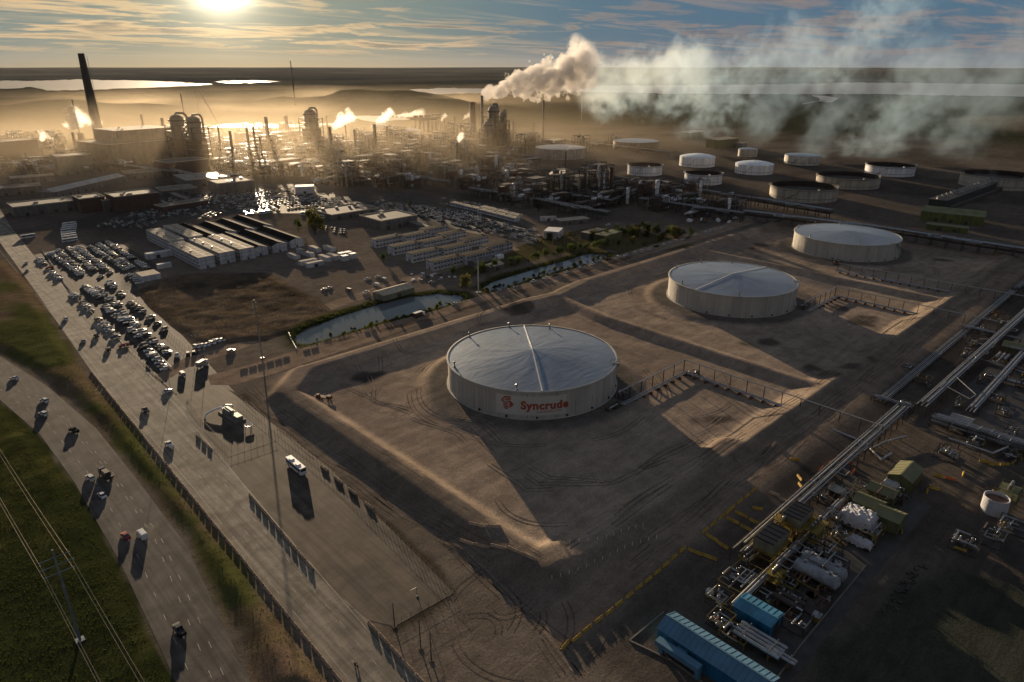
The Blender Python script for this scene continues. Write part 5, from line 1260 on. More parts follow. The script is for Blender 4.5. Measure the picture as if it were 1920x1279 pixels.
for i, (px, py, an, k) in enumerate(((1846, 867, -70, 'y'), (1864, 872, -50, 'y'), (1883, 872, -40, 'y'), (1900, 868, -10, 'y'), (1913, 859, 25, 'y'), (1919, 848, 60, 'y'), (1760, 894, -80, 'y'), (1782, 899, -75, 'o'), (1806, 890, 10, 'y'), (1499, 897, -130, 'y'), (1501, 912, -130, 'y'), (1752, 917, -75, 'y'), (1738, 922, 10, 'y'), (1690, 995, 20, 'y'), (1800, 1032, -80, 'y'), (1540, 880, 5, 'o'), (1554, 870, 5, 'o'), (1568, 862, 5, 'o'), (1590, 868, -90, 'o'), (1490, 863, -60, 'y'), (1600, 885, 5, 'o'), (1450, 835, 5, 'c'), (1452, 928, -90, 'c'), (1470, 940, -90, 'c'), (1420, 955, -60, 'y'))):
    x, y, z = G(px, py); barrier(x, y, R(an), '%s barrier, %s' % ({'y': 'yellow', 'o': 'orange', 'c': 'tan'}[k], (nth(i) + ' along the arc at the right edge' if i < 6 else ['below the dark pipe skid, left of the orange one', 'lying below the dark cross rack', 'just right of the orange one below the cross rack', 'upper of two bright ones on the bare ground', 'lower of two bright ones on the bare ground', 'lower of two below the uppermost olive shed', 'upper of two below the uppermost olive shed', 'at the foot of the hipped olive shed', 'beside the lone scaffold skid', 'first from the left at the dug square', 'second from the left at the dug square', 'third from the left at the dug square', 'closing the right side of the dug square', 'alone at the end of a thin rail', 'fourth from the left at the dug square', 'farthest up beside the dyke road', 'left of two by the long air cooler path', 'right of two by the long air cooler path', 'beyond the top end of the diagonal row'][i - 6])), 'scattered barriers in the process yard', k, 3.6, z)
# white marker stakes along the dyke foot
stk = MB(); stk.box((0, 0, 0), (.10, .10, 1.3)); stk.box((0, 0, 1.3), (.16, .16, .1)); first = None
for ln, lab in (([(876, 922), (916, 950), (949, 974), (987, 998), (1024, 1015), (1062, 1021), (1133, 1012), (1215, 978)], 'upper'), ([(1035, 1079), (1069, 1066), (1100, 1055), (1139, 1038), (1180, 1018), (1234, 1002)], 'lower')):
    Q = [P(*p, 3) for p in ln]; tot = sum((Vector(b) - Vector(a)).length for a, b in zip(Q, Q[1:]))
    for si, (p, d, s) in enumerate(along(Q, 0, tot, 3.1)):
        if first is None: first = stk.build('marker_stake', WHITEP); o = first
        else: o = first.copy(); C.objects.link(o)
        o.location = (p.x, p.y, zat(p.x, p.y) - .1); tag(o, 'small white stake, %s from the left in the %s line on the dyke corner' % (nth(si), lab), 'stake', '%s line of white stakes' % lab)

# ------------------------------------------------------------------ poles, fences, the odd machine
POLE = mat('pole_steel', (0.24, 0.25, 0.25), 0.55, metal=.4, var=.15, scale=.3)
WOOD = mat('weathered_pole_wood', (0.10, 0.075, 0.055), 0.9, var=.3, scale=.4)
def pole(label, px, py, ytop, r=.16, m=None, arms=(), name='light_pole', cat='pole', lamp=False, grp=None):
    x, y, z = G(px, py); H = PZ(px, ytop, x, y) - z; t = thing(name, label, cat, (x, y, z), 0, grp)
    b = MB(); b.rod((0, 0, 0), (0, 0, H), r, 8, r * .6); b.box((0, 0, -.1), (r * 5, r * 5, .3)); b.build('pole', m or POLE, t)
    for k, (fz, L, an) in enumerate(arms):
        a = MB(); dx, dy = math.cos(R(an)) * L / 2, math.sin(R(an)) * L / 2; a.rod((-dx, -dy, H * fz), (dx, dy, H * fz), r * .28, 5)
        for s in (-1, 1): a.rod((s * dx, s * dy, H * fz), (s * dx, s * dy, H * fz - .5), r * .4, 6)
        a.build('cross_arm', m or POLE, t)
    if lamp:
        a = MB(); a.rod((0, 0, H - .1), (-1.6, 0, H + .1), .06, 5); a.build('arm', m or POLE, t); a = MB(); a.box((-1.9, 0, H), (.8, .3, .15)); a.build('lamp_head', LAMP, t)
    return t, (x, y, z, H)
tp, tpd = pole('tall grey transmission pole with cross-arms in the lower left field', 150, 1200, 1031, .42, mat('blue_grey_pole', (0.22, 0.27, 0.30), .45, metal=.5), ((.92, 6.6, 0), (.84, 7.4, 0), (.76, 6.6, 0)), 'transmission_pole', 'pole')
# its wires, sagging lightly along the highway
for k, (sgn, fz, nm) in enumerate(((-1, .9, 'left'), (1, .9, 'right'), (-1, .74, 'lower left'), (1, .74, 'lower right'))):
    b = MB(); x0, y0, z0, H = tpd; zt = z0 + H * fz - .5; xa = x0 + sgn * 3.3; pts = []
    for i in range(-16, 41):
        yy = y0 + i * 9.0; s = ((i * 9.0) % 240) / 240; dirx = (yy - y0) * (-0.03); pts.append((dirx, yy - y0, -6.0 * 4 * s * (1 - s)))
    b.path(pts, .045, 4); tag(b.build('power_line', mat('aluminium_wire', (.42, .36, .28), .4, metal=.6), loc=(xa, y0, zt)), '%s sagging power line held by the transmission pole' % nm, 'wire', 'power lines on the transmission pole')
pole('slim segmented mast beside the grass island and first pond', 492, 671, 562, .38, None, ((.99, 2.4, 20), (.94, 2.2, 20), (.88, 2.0, 20), (.82, 1.8, 20)), 'light_mast', 'mast')
pole('thick pale mast between the two ponds', 897, 548, 482, .62, mat('pale_mast', (.42, .42, .40), .5), (), 'mast', 'mast')
pole('slim white mast far behind the wide grey tank', 1090, 230, 190, .9, mat('pale_mast', (.42, .42, .40)), (), 'mast', 'mast')
for px, pb, pt_, lab in ((740, 1176, 1131, 'wooden pole at the lower corner of the concrete yard'), (789, 1217, 1161, 'wooden pole, left of two leaning beside the lower dirt bank'), (809, 1240, 1183, 'wooden pole, right of two beside the lower dirt bank')):
    pole(lab, px, pb, pt_, .20, WOOD, (), 'utility_pole', 'pole', grp='wooden poles at the lower yard')
for px, pb, pt_, lab in ((370, 652, 628, 'lamp pole by the six parked white cars'), (321, 735, 690, 'lamp pole at the road junction'), (386, 683, 655, 'lamp pole on the grass island'), (752, 532, 512, 'lamp pole behind the low building by the pond'), (782, 1118, 1101, 'short lamp pole on the lower yard edge'), (312, 520, 500, 'lamp pole below the white three-storey blocks'), (338, 507, 486, 'lamp pole at the foot of the white three-storey blocks'), (1408, 385, 368, 'lamp pole in front of the wide cream tank'), (1440, 404, 384, 'lamp pole by the far dyke junction')):
    pole(lab, px, pb, pt_, .11, None, (), 'lamp_pole', 'lamp', lamp=True, grp='lamp poles')
FEN = mat('fence_wire', (0.10, 0.09, 0.08), .7)
def fence(label, pts, step=3.0, h=1.8, wires=2, grp='wire fences'):
    Q = [P(*p) for p in pts]; ox, oy = Q[0]; t = thing('wire_fence', label, 'fence', (ox, oy, 0), 0, grp); tot = sum((Vector(b) - Vector(a)).length for a, b in zip(Q, Q[1:]))
    n = 0; pb = MB()
    for p, d, s in along(Q, 0, tot, max(step, tot / 95)): pb = MB(); pb.rod((p.x - ox, p.y - oy, -.1), (p.x - ox, p.y - oy, h), .06, 4); pb.build('post', FEN, t)
    w = MB()
    for a, c in zip(Q, Q[1:]):
        for k in range(wires): z = h * (k + 1) / (wires + .2); w.rod((a[0] - ox, a[1] - oy, z), (c[0] - ox, c[1] - oy, z), .025, 3)
    w.build('wire', FEN, t)
fence('wire fence down the right side of the concrete yard', [(446, 744), (620, 885), (852, 1112)], 3.2)
fence('wire fence across the bottom of the concrete yard', [(852, 1112), (742, 1172)], 3.0)
fence('wire fence round the fenced corner with the grey plant unit', [(352, 752), (378, 790), (428, 842), (520, 812)], 2.6)
fence('wire fence between the car park and the concrete road', [(135, 553), (330, 742)], 5)
fence('wire fence along the scrub field beside the car park', [(236, 545), (352, 655), (440, 640)], 5)
# low parapet that edges the car-park rows
for lab, l in (('rail down the middle of the lower car park', [(178, 547), (322, 690)]), ('rail beside the first rows of the upper car park', [(80, 470), (135, 550)])):
    Q = [P(*p) for p in l]; ox, oy = Q[0]; b = MB(); d = Vector(Q[1]) - Vector(Q[0]); b.box((d.x / 2, d.y / 2, .35), (d.length, .18, .3), math.atan2(d.y, d.x))
    n = int(d.length / 6)
    for k in range(n + 1): b.box((d.x * k / n, d.y * k / n, 0), (.25, .25, .5))
    tag(b.build('guard_rail', GALV, loc=(ox, oy, 0)), lab, 'rail', 'car park rails')
# grey unit with white pipe in the fenced corner
x, y = P(435, 780); t = thing('gas_skid', 'grey-green plant unit with bent white pipes in the fenced corner', 'plant unit', (x, y, 0), R(-86))
GRN = mat('grey_green_sheet', (0.16, 0.18, 0.15), .5, var=.12, scale=.4)
b = MB(); b.box((-2.6, 0, .4), (7.0, 3.0, 1.9)); b.box((-2.6, 0, 2.3), (6.0, 2.2, .4)); b.build('main_housing', GRN, t); b = MB(); b.box((4.8, .2, .4), (5.4, 2.8, 1.7)); b.box((4.8, .2, 2.1), (5.0, 2.6, .15)); b.build('rear_housing', GRN, t)
b = MB(); b.box((-2.6, 0, 2.7), (6.6, .25, .2)); b.build('roof_rail', WHITE, t)
b = MB(); b.path([(-5.6, -1, 1.8), (-7.5, -1, 2.0), (-8.2, -2, 1.9), (-8.4, -6, 1.4), (-7.6, -8.4, .9), (-7, -9, .4)], .42, 9); b.path([(-8.2, -1, 2.0), (-8.6, 1.6, 1.9), (-7.2, 3.8, 1.4), (-7, 4.2, .4)], .42, 9); b.path([(-5, .6, 1.9), (-8.2, .6, 1.9)], .3, 8); b.build('white_pipe', WHITE, t, smooth=True)
b = MB(); b.box((0, 0, 0), (16, 5, .4)); b.build('base', KERB, t)
x, y = P(467, 802); t = thing('ring_manifold', 'small white ring of pipe beside the grey-green unit', 'pipe', (x, y, 0)); b = MB()
b.path([(1.6 * math.cos(i * math.pi / 8), 1.6 * math.sin(i * math.pi / 8), 1.2) for i in range(17)], .22, 7); b.rod((1.4, 1.0, 1.2), (2.8, 1.8, 1.2), .18, 6); b.build('ring', WHITE, t, smooth=True)
b = MB(); [b.box((1.6 * math.cos(a), 1.6 * math.sin(a), 0), (.2, .2, 1.0)) for a in (.5, 2.6, 4.6)]; b.build('support', DARKS, t)
x, y, z = G(607, 748); t = thing('trailer', 'dark low trailer left in the corner of the lettered tank basin', 'trailer', (x, y, z), R(-62)); b = MB(); b.box((0, 0, .9), (9, 2.4, .4)); b.box((3.0, 0, 1.3), (2.2, 2.0, .9)); b.box((-3.2, .2, 1.3), (1.6, 1.6, .6)); b.build('bed', RUST, t)
for xx in (-3, -1.8, 3):
    for s in (-1, 1): b = MB(); b.rod((xx, s * .9, .45), (xx, s * 1.1, .45), .45, 10); b.build('wheel', TYRE, t)
# people by the guardhouse lane
for px, py, lab in ((383, 656, 'person in white on the path by the six white cars'), (305, 545, 'person standing alone at the edge of the scrub field')):
    x, y = P(px, py); skin_person('person', lab, (x, y, 0), R(30), {}, WHITE if 'white on' in lab else DARKS, 'people on foot')
# ------------------------------------------------------------------ middle distance: blocks, sheds, trailers
WALLW = mat('white_module_wall', (0.50, 0.52, 0.55), 0.6, var=.08, scale=.3, streak=.4)
ROOFC = mat('cream_flat_roof', (0.46, 0.40, 0.30), 0.9, var=.16, scale=.35, spec=.08)
ROOFD = mat('dark_shingle_roof', (0.024, 0.020, 0.018), 0.95, var=.3, scale=.4, spec=.03)
WIND = mat('window_band_glass', (0.03, 0.035, 0.045), 0.15, var=0.1)
BRICK = mat('brown_brick', (0.085, 0.050, 0.038), 0.85, var=.15, scale=.4)
GREYW = mat('grey_cladding', (0.15, 0.14, 0.13), 0.7, var=.15, scale=.15, streak=.4)
ROOFG = mat('grey_gravel_roof', (0.16, 0.145, 0.125), 0.85, var=.25, scale=.12)
def block(label, cx, cy, L, Wd, H, storeys, name='site_block', wall=WALLW, roof=ROOFC, grp=None, cat='building', seg=8, rz=0, kind='flat', door=True):
    """long building, length along local x"""
    t = thing(name, label, cat, (cx, cy, 0), rz, grp)
    w = MB(); w.box((0, 0, 0), (L, Wd, H)); w.build('wall', wall, t)
    for s in range(storeys):
        z = H * (s + .42) / storeys
        for sd in (-1, 1):
            g = MB(); g.box((0, sd * (Wd / 2 + .03), z), (L * .96, .06, H / storeys * .34)); fr = g.build('window_band', WIND, t)
            m_ = MB(); n = max(2, int(L / 3.2))
            for k in range(1, n): m_.box((-L * .48 + L * .96 * k / n, sd * (Wd / 2 + .07), z - .02), (.9, .05, H / storeys * .36))
            m_.build('window_pier', wall, fr)  # wall-coloured piers between the windows, joined in one mesh
        if s:
            b = MB(); b.box((0, 0, H * s / storeys - .08), (L + .16, Wd + .16, .16)); b.build('storey_band', DARKS, t)
    r = MB()
    if kind == 'flat':
        r.box((0, 0, H), (L + .5, Wd + .5, .3)); r.build('roof', roof, t)
        j = MB(); n = int(L / seg)
        j.box((0, 0, H + .3), (L, .45, .12))
        for k in range(1, n): j.box((-L / 2 + L * k / n, 0, H + .303), (.22, Wd, .1))
        j.build('roof_joint', DARKS, t)
        for k in range(3 if roof is not ROOFD else 1): u = MB(); u.box((L / 2 - 1.5 - k * L * .3, Wd * .22, H + .3), (1.3, 1.1, .8)); u.build('roof_unit', GALV, t)
    else:
        for sd, e in ((-1, 0.0), (1, 0.0)):
            y0 = sd * (Wd / 2 + .6); zb = H - .25; zt = H + Wd * .16
            vs = [(-L / 2 - .4, y0, zb), (L / 2 + .4, y0, zb), (L / 2 + .4, 0, zt), (-L / 2 - .4, 0, zt)]; vs += [(x, y, z + .2) for x, y, z in vs]
            fs = [(3, 2, 1, 0), (4, 5, 6, 7), (0, 1, 5, 4), (1, 2, 6, 5), (2, 3, 7, 6), (3, 0, 4, 7)]; r.add(vs, fs if sd < 0 else [f[::-1] for f in fs])
        r.build('roof', roof, t); e = MB()
        for s in (-1, 1): e.add([(s * L / 2, -Wd / 2, H), (s * L / 2, Wd / 2, H), (s * L / 2, 0, H + Wd * .15)], [(0, 1, 2)]);
        e.build('gable', wall, t)
        c = MB(); c.box((0, 0, H + Wd * .16 + .15), (L + .6, .7, .14)); c.build('ridge_cap', ROOFC, t)
    if door:
        d = MB(); d.box((-L / 2 - .03, 0, 0), (.07, 1.4, 2.2)); d.build('door', DARKS, t)
    return t
def span(a, b, z): (x0, y0), (x1, y1) = P(*a, z), P(*b, z); return ((x0 + x1) / 2, (y0 + y1) / 2, math.hypot(x1 - x0, y1 - y0), math.atan2(y1 - y0, x1 - x0))
for a, b, lab in (((382, 483), (334, 453), 'white three-storey block nearest the scrub field'), ((331, 451), (287, 429), 'white three-storey block behind the nearest one, leftmost of the white blocks'), ((421, 474), (374, 447), 'white three-storey block in the middle of the front row'),
                  ((364, 444), (321, 421), 'white three-storey block at the back beside the far car park'), ((459, 467), (407, 440), 'white three-storey block on the right of the front row')):
    x, y, L, an = span(a, b, 9); block(lab, x, y, L * .97, 12, 9, 3, grp='white three-storey blocks', rz=math.pi / 2)
for a, b, lab in (((392, 445), (352, 420), 'dark-roofed block directly behind the white blocks'), ((427, 436), (388, 417), 'dark-roofed block, far half of the second pair'), ((480, 466), (430, 437), 'dark-roofed block, near half of the second pair, beside the right white block'),
                  ((464, 431), (419, 412), 'dark-roofed block, far half of the third pair'), ((517, 459), (466, 432), 'dark-roofed block, near half of the third pair'), ((496, 425), (451, 405), 'dark-roofed block, far half of the last pair'), ((552, 450), (498, 426), 'dark-roofed block, near half of the last pair, closest to the trees')):
    x, y, L, an = span(a, b, 7); block(lab, x, y, L * .97, 13, 6.5, 2, roof=ROOFD, grp='dark-roofed two-storey blocks', rz=math.pi / 2, kind='gable')
zz = [((700, 470), (834, 441), 'farthest'), ((735, 484), (866, 450), 'second farthest'), ((770, 498), (908, 460), 'second nearest'), ((808, 513), (952, 472), 'nearest')]
for a, b, o in zz:
    x0, y0 = P(a[0], a[1] - 6); x1, y1 = P(b[0], b[1] - 6); n = 3
    for k in range(n):
        xa = x0 + (x1 - x0) * k / n; xb = x0 + (x1 - x0) * (k + 1) / n; yy = y0 + (k % 2) * -7.0 + (y1 - y0) * (k + .5) / n
        block('%s third of the %s of four parallel dark-roofed offices' % (['left', 'middle', 'right'][k], o), (xa + xb) / 2, yy, (xb - xa) * .995, 9.5, 6.8, 2, roof=ROOFD, grp='four parallel dark-roofed offices', rz=0, kind='flat', seg=100)
def simple(label, px, py, L, Wd, H, wall, roof, rz=0.0, name='building', cat='building', grp=None, kind='flat', para=True, extra=0):
    """px,py = photo point of the roof centre"""
    x, y = P(px, py, H); t = thing(name, label, cat, (x, y, 0), rz, grp)
    w = MB(); w.box((0, 0, 0), (L, Wd, H)); w.build('wall', wall, t)
    r = MB()
    if kind == 'flat':
        r.box((0, 0, H), (L - .4, Wd - .4, .12)); r.build('roof', roof, t)
        if para:
            p = MB()
            for s in (-1, 1): p.box((0, s * Wd / 2, H - .2), (L + .5, .5, 1.0)); p.box((s * L / 2, 0, H - .2), (.5, Wd - .5, 1.0))
            p.build('parapet', ROOFC, t)
    elif kind == 'gable': r.gable((0, 0, H), (L, Wd), Wd * .18, 0, .4); r.build('roof', roof, t)
    elif kind == 'arch':
        n = 10; vs = []
        for s in (-1, 1):
            for i in range(n + 1): a = math.pi * i / n; vs.append((s * L / 2, -math.cos(a) * Wd / 2, H * .4 + math.sin(a) * H * .6))
        r.add(vs, [(i, i + 1, n + 2 + i, n + 1 + i)[::-1] for i in range(n)] + [tuple(range(n + 1)), tuple(range(2 * n + 1, n, -1))]); r.build('roof', roof, t)
    rr = random.Random(px * 7 + py)
    for k in range(extra): u = MB(); u.box((rr.uniform(-.38, .38) * L, rr.uniform(-.3, .3) * Wd, H + .12), (rr.uniform(1.5, 4), rr.uniform(1.5, 3), rr.uniform(.8, 2.2))); u.build('roof_unit', GALV, t)
    n = int(L / 14)
    for k in range(min(n, 6)): d = MB(); d.box(((k - (n - 1) / 2) * 13, -Wd / 2 - .04, 0), (3.2, .1, min(3.4, H * .6))); d.build('door', DARKS, t)
    return t
simple('square grey box building with pale roof among the offices', 728, 404, 42, 38, 9, GREYW, ROOFG, extra=2)
simple('low flat office left of the square box building', 648, 392, 56, 40, 5, GREYW, ROOFG, extra=6)
for a, b, lab, w in (((665, 378), (800, 424), 'long grey covered walkway beside the square box building', 7), ((300, 352), (352, 372), 'covered walkway at the left office roofs', 7)):
    x, y, L, an = span(a, b, 5); t = thing('covered_walkway', lab, 'walkway', (x, y, 0), an); m_ = MB(); m_.box((0, 0, 0), (L, w * .7, 4.2)); m_.build('wall', GREYW, t); m_ = MB(); m_.box((0, 0, 4.2), (L + 1, w, .5)); m_.build('roof', ROOFG, t)
for i, (a, b) in enumerate((((848, 378), (900, 390)), ((902, 391), (970, 408)), ((905, 386), (975, 403)))):
    x, y, L, an = span(a, b, 4); block('long white trailer row behind the second car park, %s one' % ['left', 'near right', 'far right'][i], x, y, L, 7, 3.6, 1, name='trailer_row', grp='long white trailer rows', rz=an, seg=9)
# trailers and containers in the works yard
for i, (px, py, an, lab) in enumerate(((550, 476, 90, 'leftmost'), (566, 468, 90, 'second'), (577, 472, 90, 'third'), (590, 463, 90, 'back'), (617, 462, 90, 'far right'), (609, 480, 90, 'middle'), (624, 477, 90, 'right'), (577, 487, 0, 'front left, lengthwise'), (590, 491, 0, 'front right, lengthwise'))):
    simple('white site trailer with sunlit roof in the works yard, %s' % lab, px, py, 14, 4.2, 3.4, WALLW, ROOFC, R(an), 'site_trailer', 'trailer', 'site trailers in the works yard', para=False)
for i, (px, py) in enumerate(((640, 474), (646, 479), (652, 472), (661, 475))):
    simple('white wrapped crate in the small cluster right of the trailers, %s' % ['left', 'front', 'back', 'right'][i], px, py, 5.5, 5, 4, TARP, TARP, 0, 'wrapped_crate', 'crate', 'white wrapped crates', para=False)
simple('flat-roofed cabin of three modules at the edge of the car park', 277, 512, 13, 15, 4, WALLW, ROOFC, 0, 'site_cabin', 'cabin', para=False)
simple('single white trailer left of the white three-storey blocks', 307, 494, 10, 4, 3.4, WALLW, WALLW, 0, 'site_trailer', 'trailer', 'site trailers in the works yard', para=False)
simple('low white annex joined to the nearest white three-storey block', 309, 470, 30, 6, 4.5, WALLW, WALLW, 0, 'annex', 'building', para=False)
simple('low building with pale pitched roof beside the first pond', 738, 543, 26, 12, 4, mat('greenish_wall', (0.16, 0.17, 0.12), .7), ROOFC, R(3), kind='gable')
simple('olive quonset shed at the right of the second pond', 1141, 436, 26, 12, 8, OLIVE, OLIVER, R(3), 'quonset_shed', 'shed', 'arched sheds by the second pond', kind='arch')
simple('dull arched shed left of the olive one', 1113, 432, 26, 10, 6, GREYW, ROOFG, R(3), 'quonset_shed', 'shed', 'arched sheds by the second pond', kind='arch')
simple('white fabric dome tent at the car park end', 1038, 430, 18, 14, 7, TARP, TARP, R(30), 'dome_tent', 'tent', 'pale tents', kind='arch')
simple('white fabric tent behind the far car park', 571, 348, 22, 16, 9, TARP, TARP, R(-30), 'dome_tent', 'tent', 'pale tents', kind='arch')
simple('pale flat roof and canvas heap behind the dome tent', 1073, 410, 34, 14, 4, GREYW, ROOFC, R(-20), para=False)
simple('small pale trailer on the verge below the pipe racks', 1028, 406, 16, 5, 4, WALLW, ROOFC, R(-35), 'site_trailer', 'trailer', para=False)
simple('grey marquee by the near office end', 903, 488, 20, 10, 4, GREYW, ROOFG, R(3), kind='gable')
simple('pale yard pavilion at the head of the second pond', 925, 496, 14, 9, 3.4, GREYW, ROOFC, R(3), kind='gable')
simple('white caravan parked by the second pond', 936, 478, 7, 4, 3, WHITE, WHITE, R(3), 'caravan', 'caravan', para=False)
# left: brick offices, warehouse, long sheds
simple('brown brick office block, left wing', 165, 368, 24, 30, 15, BRICK, ROOFG, 0, grp='brown brick offices', extra=3)
simple('brown brick office block, angular right wing', 247, 362, 44, 34, 17, BRICK, ROOFG, 0, grp='brown brick offices', extra=5)
simple('grey link block recessed between the brick wings', 199, 372, 14, 26, 12, GREYW, ROOFG, 0, grp='brown brick offices')
simple('grey windowless warehouse left of the brick offices', 95, 377, 74, 34, 10, GREYW, ROOFG, 0, extra=3)
simple('long low shed with pale roof behind the brick offices', 158, 344, 130, 20, 8, GREYW, mat('pale_shed_roof', (.36, .35, .32), .5), R(40), name='long_shed', cat='shed', kind='gable')
simple('low brown annex right of the brick offices', 340, 380, 52, 18, 6, BRICK, ROOFG, R(8))
simple('flat sunlit office with stepped parapets behind the far car park', 378, 330, 56, 60, 9, GREYW, mat('pale_gravel_roof', (.25, .23, .2), .55), R(-5), extra=3)
simple('tall flat workshop right of the stepped office', 432, 338, 44, 40, 14, GREYW, ROOFG, R(-5), extra=4)
simple('low workshop in front of the stepped office', 330, 352, 40, 34, 7, GREYW, ROOFG, R(-5), extra=2)
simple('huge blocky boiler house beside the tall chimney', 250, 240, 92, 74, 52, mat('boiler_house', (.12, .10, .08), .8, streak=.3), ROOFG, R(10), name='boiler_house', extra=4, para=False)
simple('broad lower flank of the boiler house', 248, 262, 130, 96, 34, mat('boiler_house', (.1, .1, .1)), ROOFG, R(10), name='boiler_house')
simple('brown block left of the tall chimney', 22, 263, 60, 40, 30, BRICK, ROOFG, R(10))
simple('greenish box building below the three short stacks', 132, 290, 44, 40, 26, mat('greenish_wall', (.16, .17, .12)), ROOFG, 0)
simple('yellow-green process building under the pipe bridge', 1048, 338, 30, 24, 16, OLIVE, OLIVER, 0, grp='olive buildings at the racks', kind='gable')
simple('grey-roofed process building joined to the yellow-green one', 1018, 337, 24, 24, 13, GREYW, ROOFG, 0, grp='olive buildings at the racks', kind='gable')
simple('olive pump house with pale roof in front of the cooling tower', 1788, 398, 54, 24, 9, mat('olive_green_wall', (.12, .135, .035), .6, streak=.5), mat('olive_dull_roof', (.16, .17, .07), .6), R(-80), 'pump_house', 'building', kind='gable')
simple('low olive lean-to along the pump house', 1777, 423, 34, 8, 5, mat('olive_green_wall', (.1, .1, .1)), OLIVER, R(-80), 'lean_to', 'building', kind='gable')
for i, (px, py, L, Wd, H, w) in enumerate(((1355, 260, 60, 30, 16, 'olive block at the forest edge, right one'), (1300, 247, 50, 24, 14, 'olive block at the forest edge, left one'), (1040, 262, 40, 26, 16, 'pale block behind the tall thin stack'), (880, 310, 80, 26, 10, 'long grey-roofed hall between the pipe bridges'), (740, 300, 60, 24, 14, 'grey hall among the columns'),
                                          (60, 330, 50, 20, 8, 'sunlit shed left of the long shed'), (20, 350, 60, 24, 9, 'tan-roofed shed at the left edge'), (100, 312, 70, 22, 8, 'pale-roofed hall above the long shed'), (275, 320, 60, 30, 8, 'grey hall above the covered walkway'), (520, 300, 70, 30, 14, 'brown block hall in the sun glare'), (470, 248, 60, 30, 16, 'hazy hall under the glare'), (540, 246, 50, 30, 20, 'pointed hall at the glare line'), (340, 300, 60, 40, 18, 'brown hall below the two domed towers'), (1390, 268, 20, 14, 9, 'pale domed hut behind the narrow cream tank'), (870, 262, 60, 30, 12, 'pale low hall below the smoking stack'))):
    simple(w, px, py, L, Wd, H, OLIVE if 'olive' in w else GREYW if 'brown' not in w else BRICK, ROOFG if 'sunlit' not in w and 'pale' not in w else ROOFC, R(random.choice([0, 8, -6])), grp='halls scattered through the plant')  # the hall called sunlit gets its sunlight as a paler roof colour
# cooling tower with a row of fan stacks
x0, y0 = P(1757, 385); x1, y1 = P(1862, 350)
x, y, L, an = span((1757, 378), (1860, 342), 8)
t = thing('cooling_tower', 'long dark cooling tower with a row of fan stacks by the right edge', 'cooling tower', (x, y, 0), an)
b = MB(); b.box((0, 0, 0), (L, 16, 9.5)); b.build('wall', mat('dark_green_louvre', (.035, .045, .04), .7, streak=.8), t); b = MB(); b.box((0, 0, 9.5), (L + 1, 18, .5)); b.build('deck', DARKS, t)
for k in range(14):
    f = MB(); f.lathe([(3.4, 0), (3.0, 1.2), (3.2, 3.2), (3.0, 3.2), (2.8, 1.2)], 18, ((k - 6.5) * L / 14, 0, 10.0), cap=False); f.build('fan_stack', mat('fan_stack_grey', (.28, .28, .26), .5), t)
s = MB(); s.box((0, -13, 0), (L * .96, 3, 4)); s.build('basin', DARKS, t)
# ------------------------------------------------------------------ the refinery
BRN = mat('brown_stack', (0.085, 0.045, 0.035), 0.8, var=.2, scale=.05, streak=.3)
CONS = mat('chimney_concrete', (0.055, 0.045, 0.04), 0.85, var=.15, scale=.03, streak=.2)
SILV = mat('insulated_column', (0.22, 0.21, 0.195), 0.4, metal=.5, var=.2, scale=.1)
def stack(label, px, yb, yt, r, m=DARKS, name='flue_stack', cat='stack', grp='flue stacks of the plant', bands=2, taper=.8, flare=False):
    x, y = P(px, yb); H = PZ(px, yt, x, y); t = thing(name, label, cat, (x, y, 0), 0, grp)
    b = MB(); b.lathe([(r * 1.35, 0), (r * 1.05, H * .08), (r, H * .3), (r * taper, H), (r * taper * .8, H), (r * taper * .8, H - 2)], 18, cap=False); b.build('shaft', m, t, smooth=True)
    for k in range(bands):
        z = H * (.98 - k * .33); c = MB(); rr = r * (1 - (1 - taper) * z / H); c.lathe([(rr, z - .6), (rr + 1.0, z - .5), (rr + 1.0, z + .5), (rr, z + .6)], 16, cap=False); c.build('platform', DARKS, t)
    l = MB(); l.box((r * 1.02, 0, 0), (.5, .5, H * .97)); l.build('ladder', DARKS, t)
    return t, (x, y, H)
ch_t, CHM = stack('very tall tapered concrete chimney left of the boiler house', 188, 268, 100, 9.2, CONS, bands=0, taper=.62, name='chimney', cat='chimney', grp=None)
SM, SMD = stack('steel stack with arms giving off the dense white plume', 905, 268, 179, 3.4, SILV, bands=4, name='smoking_stack', grp=None)
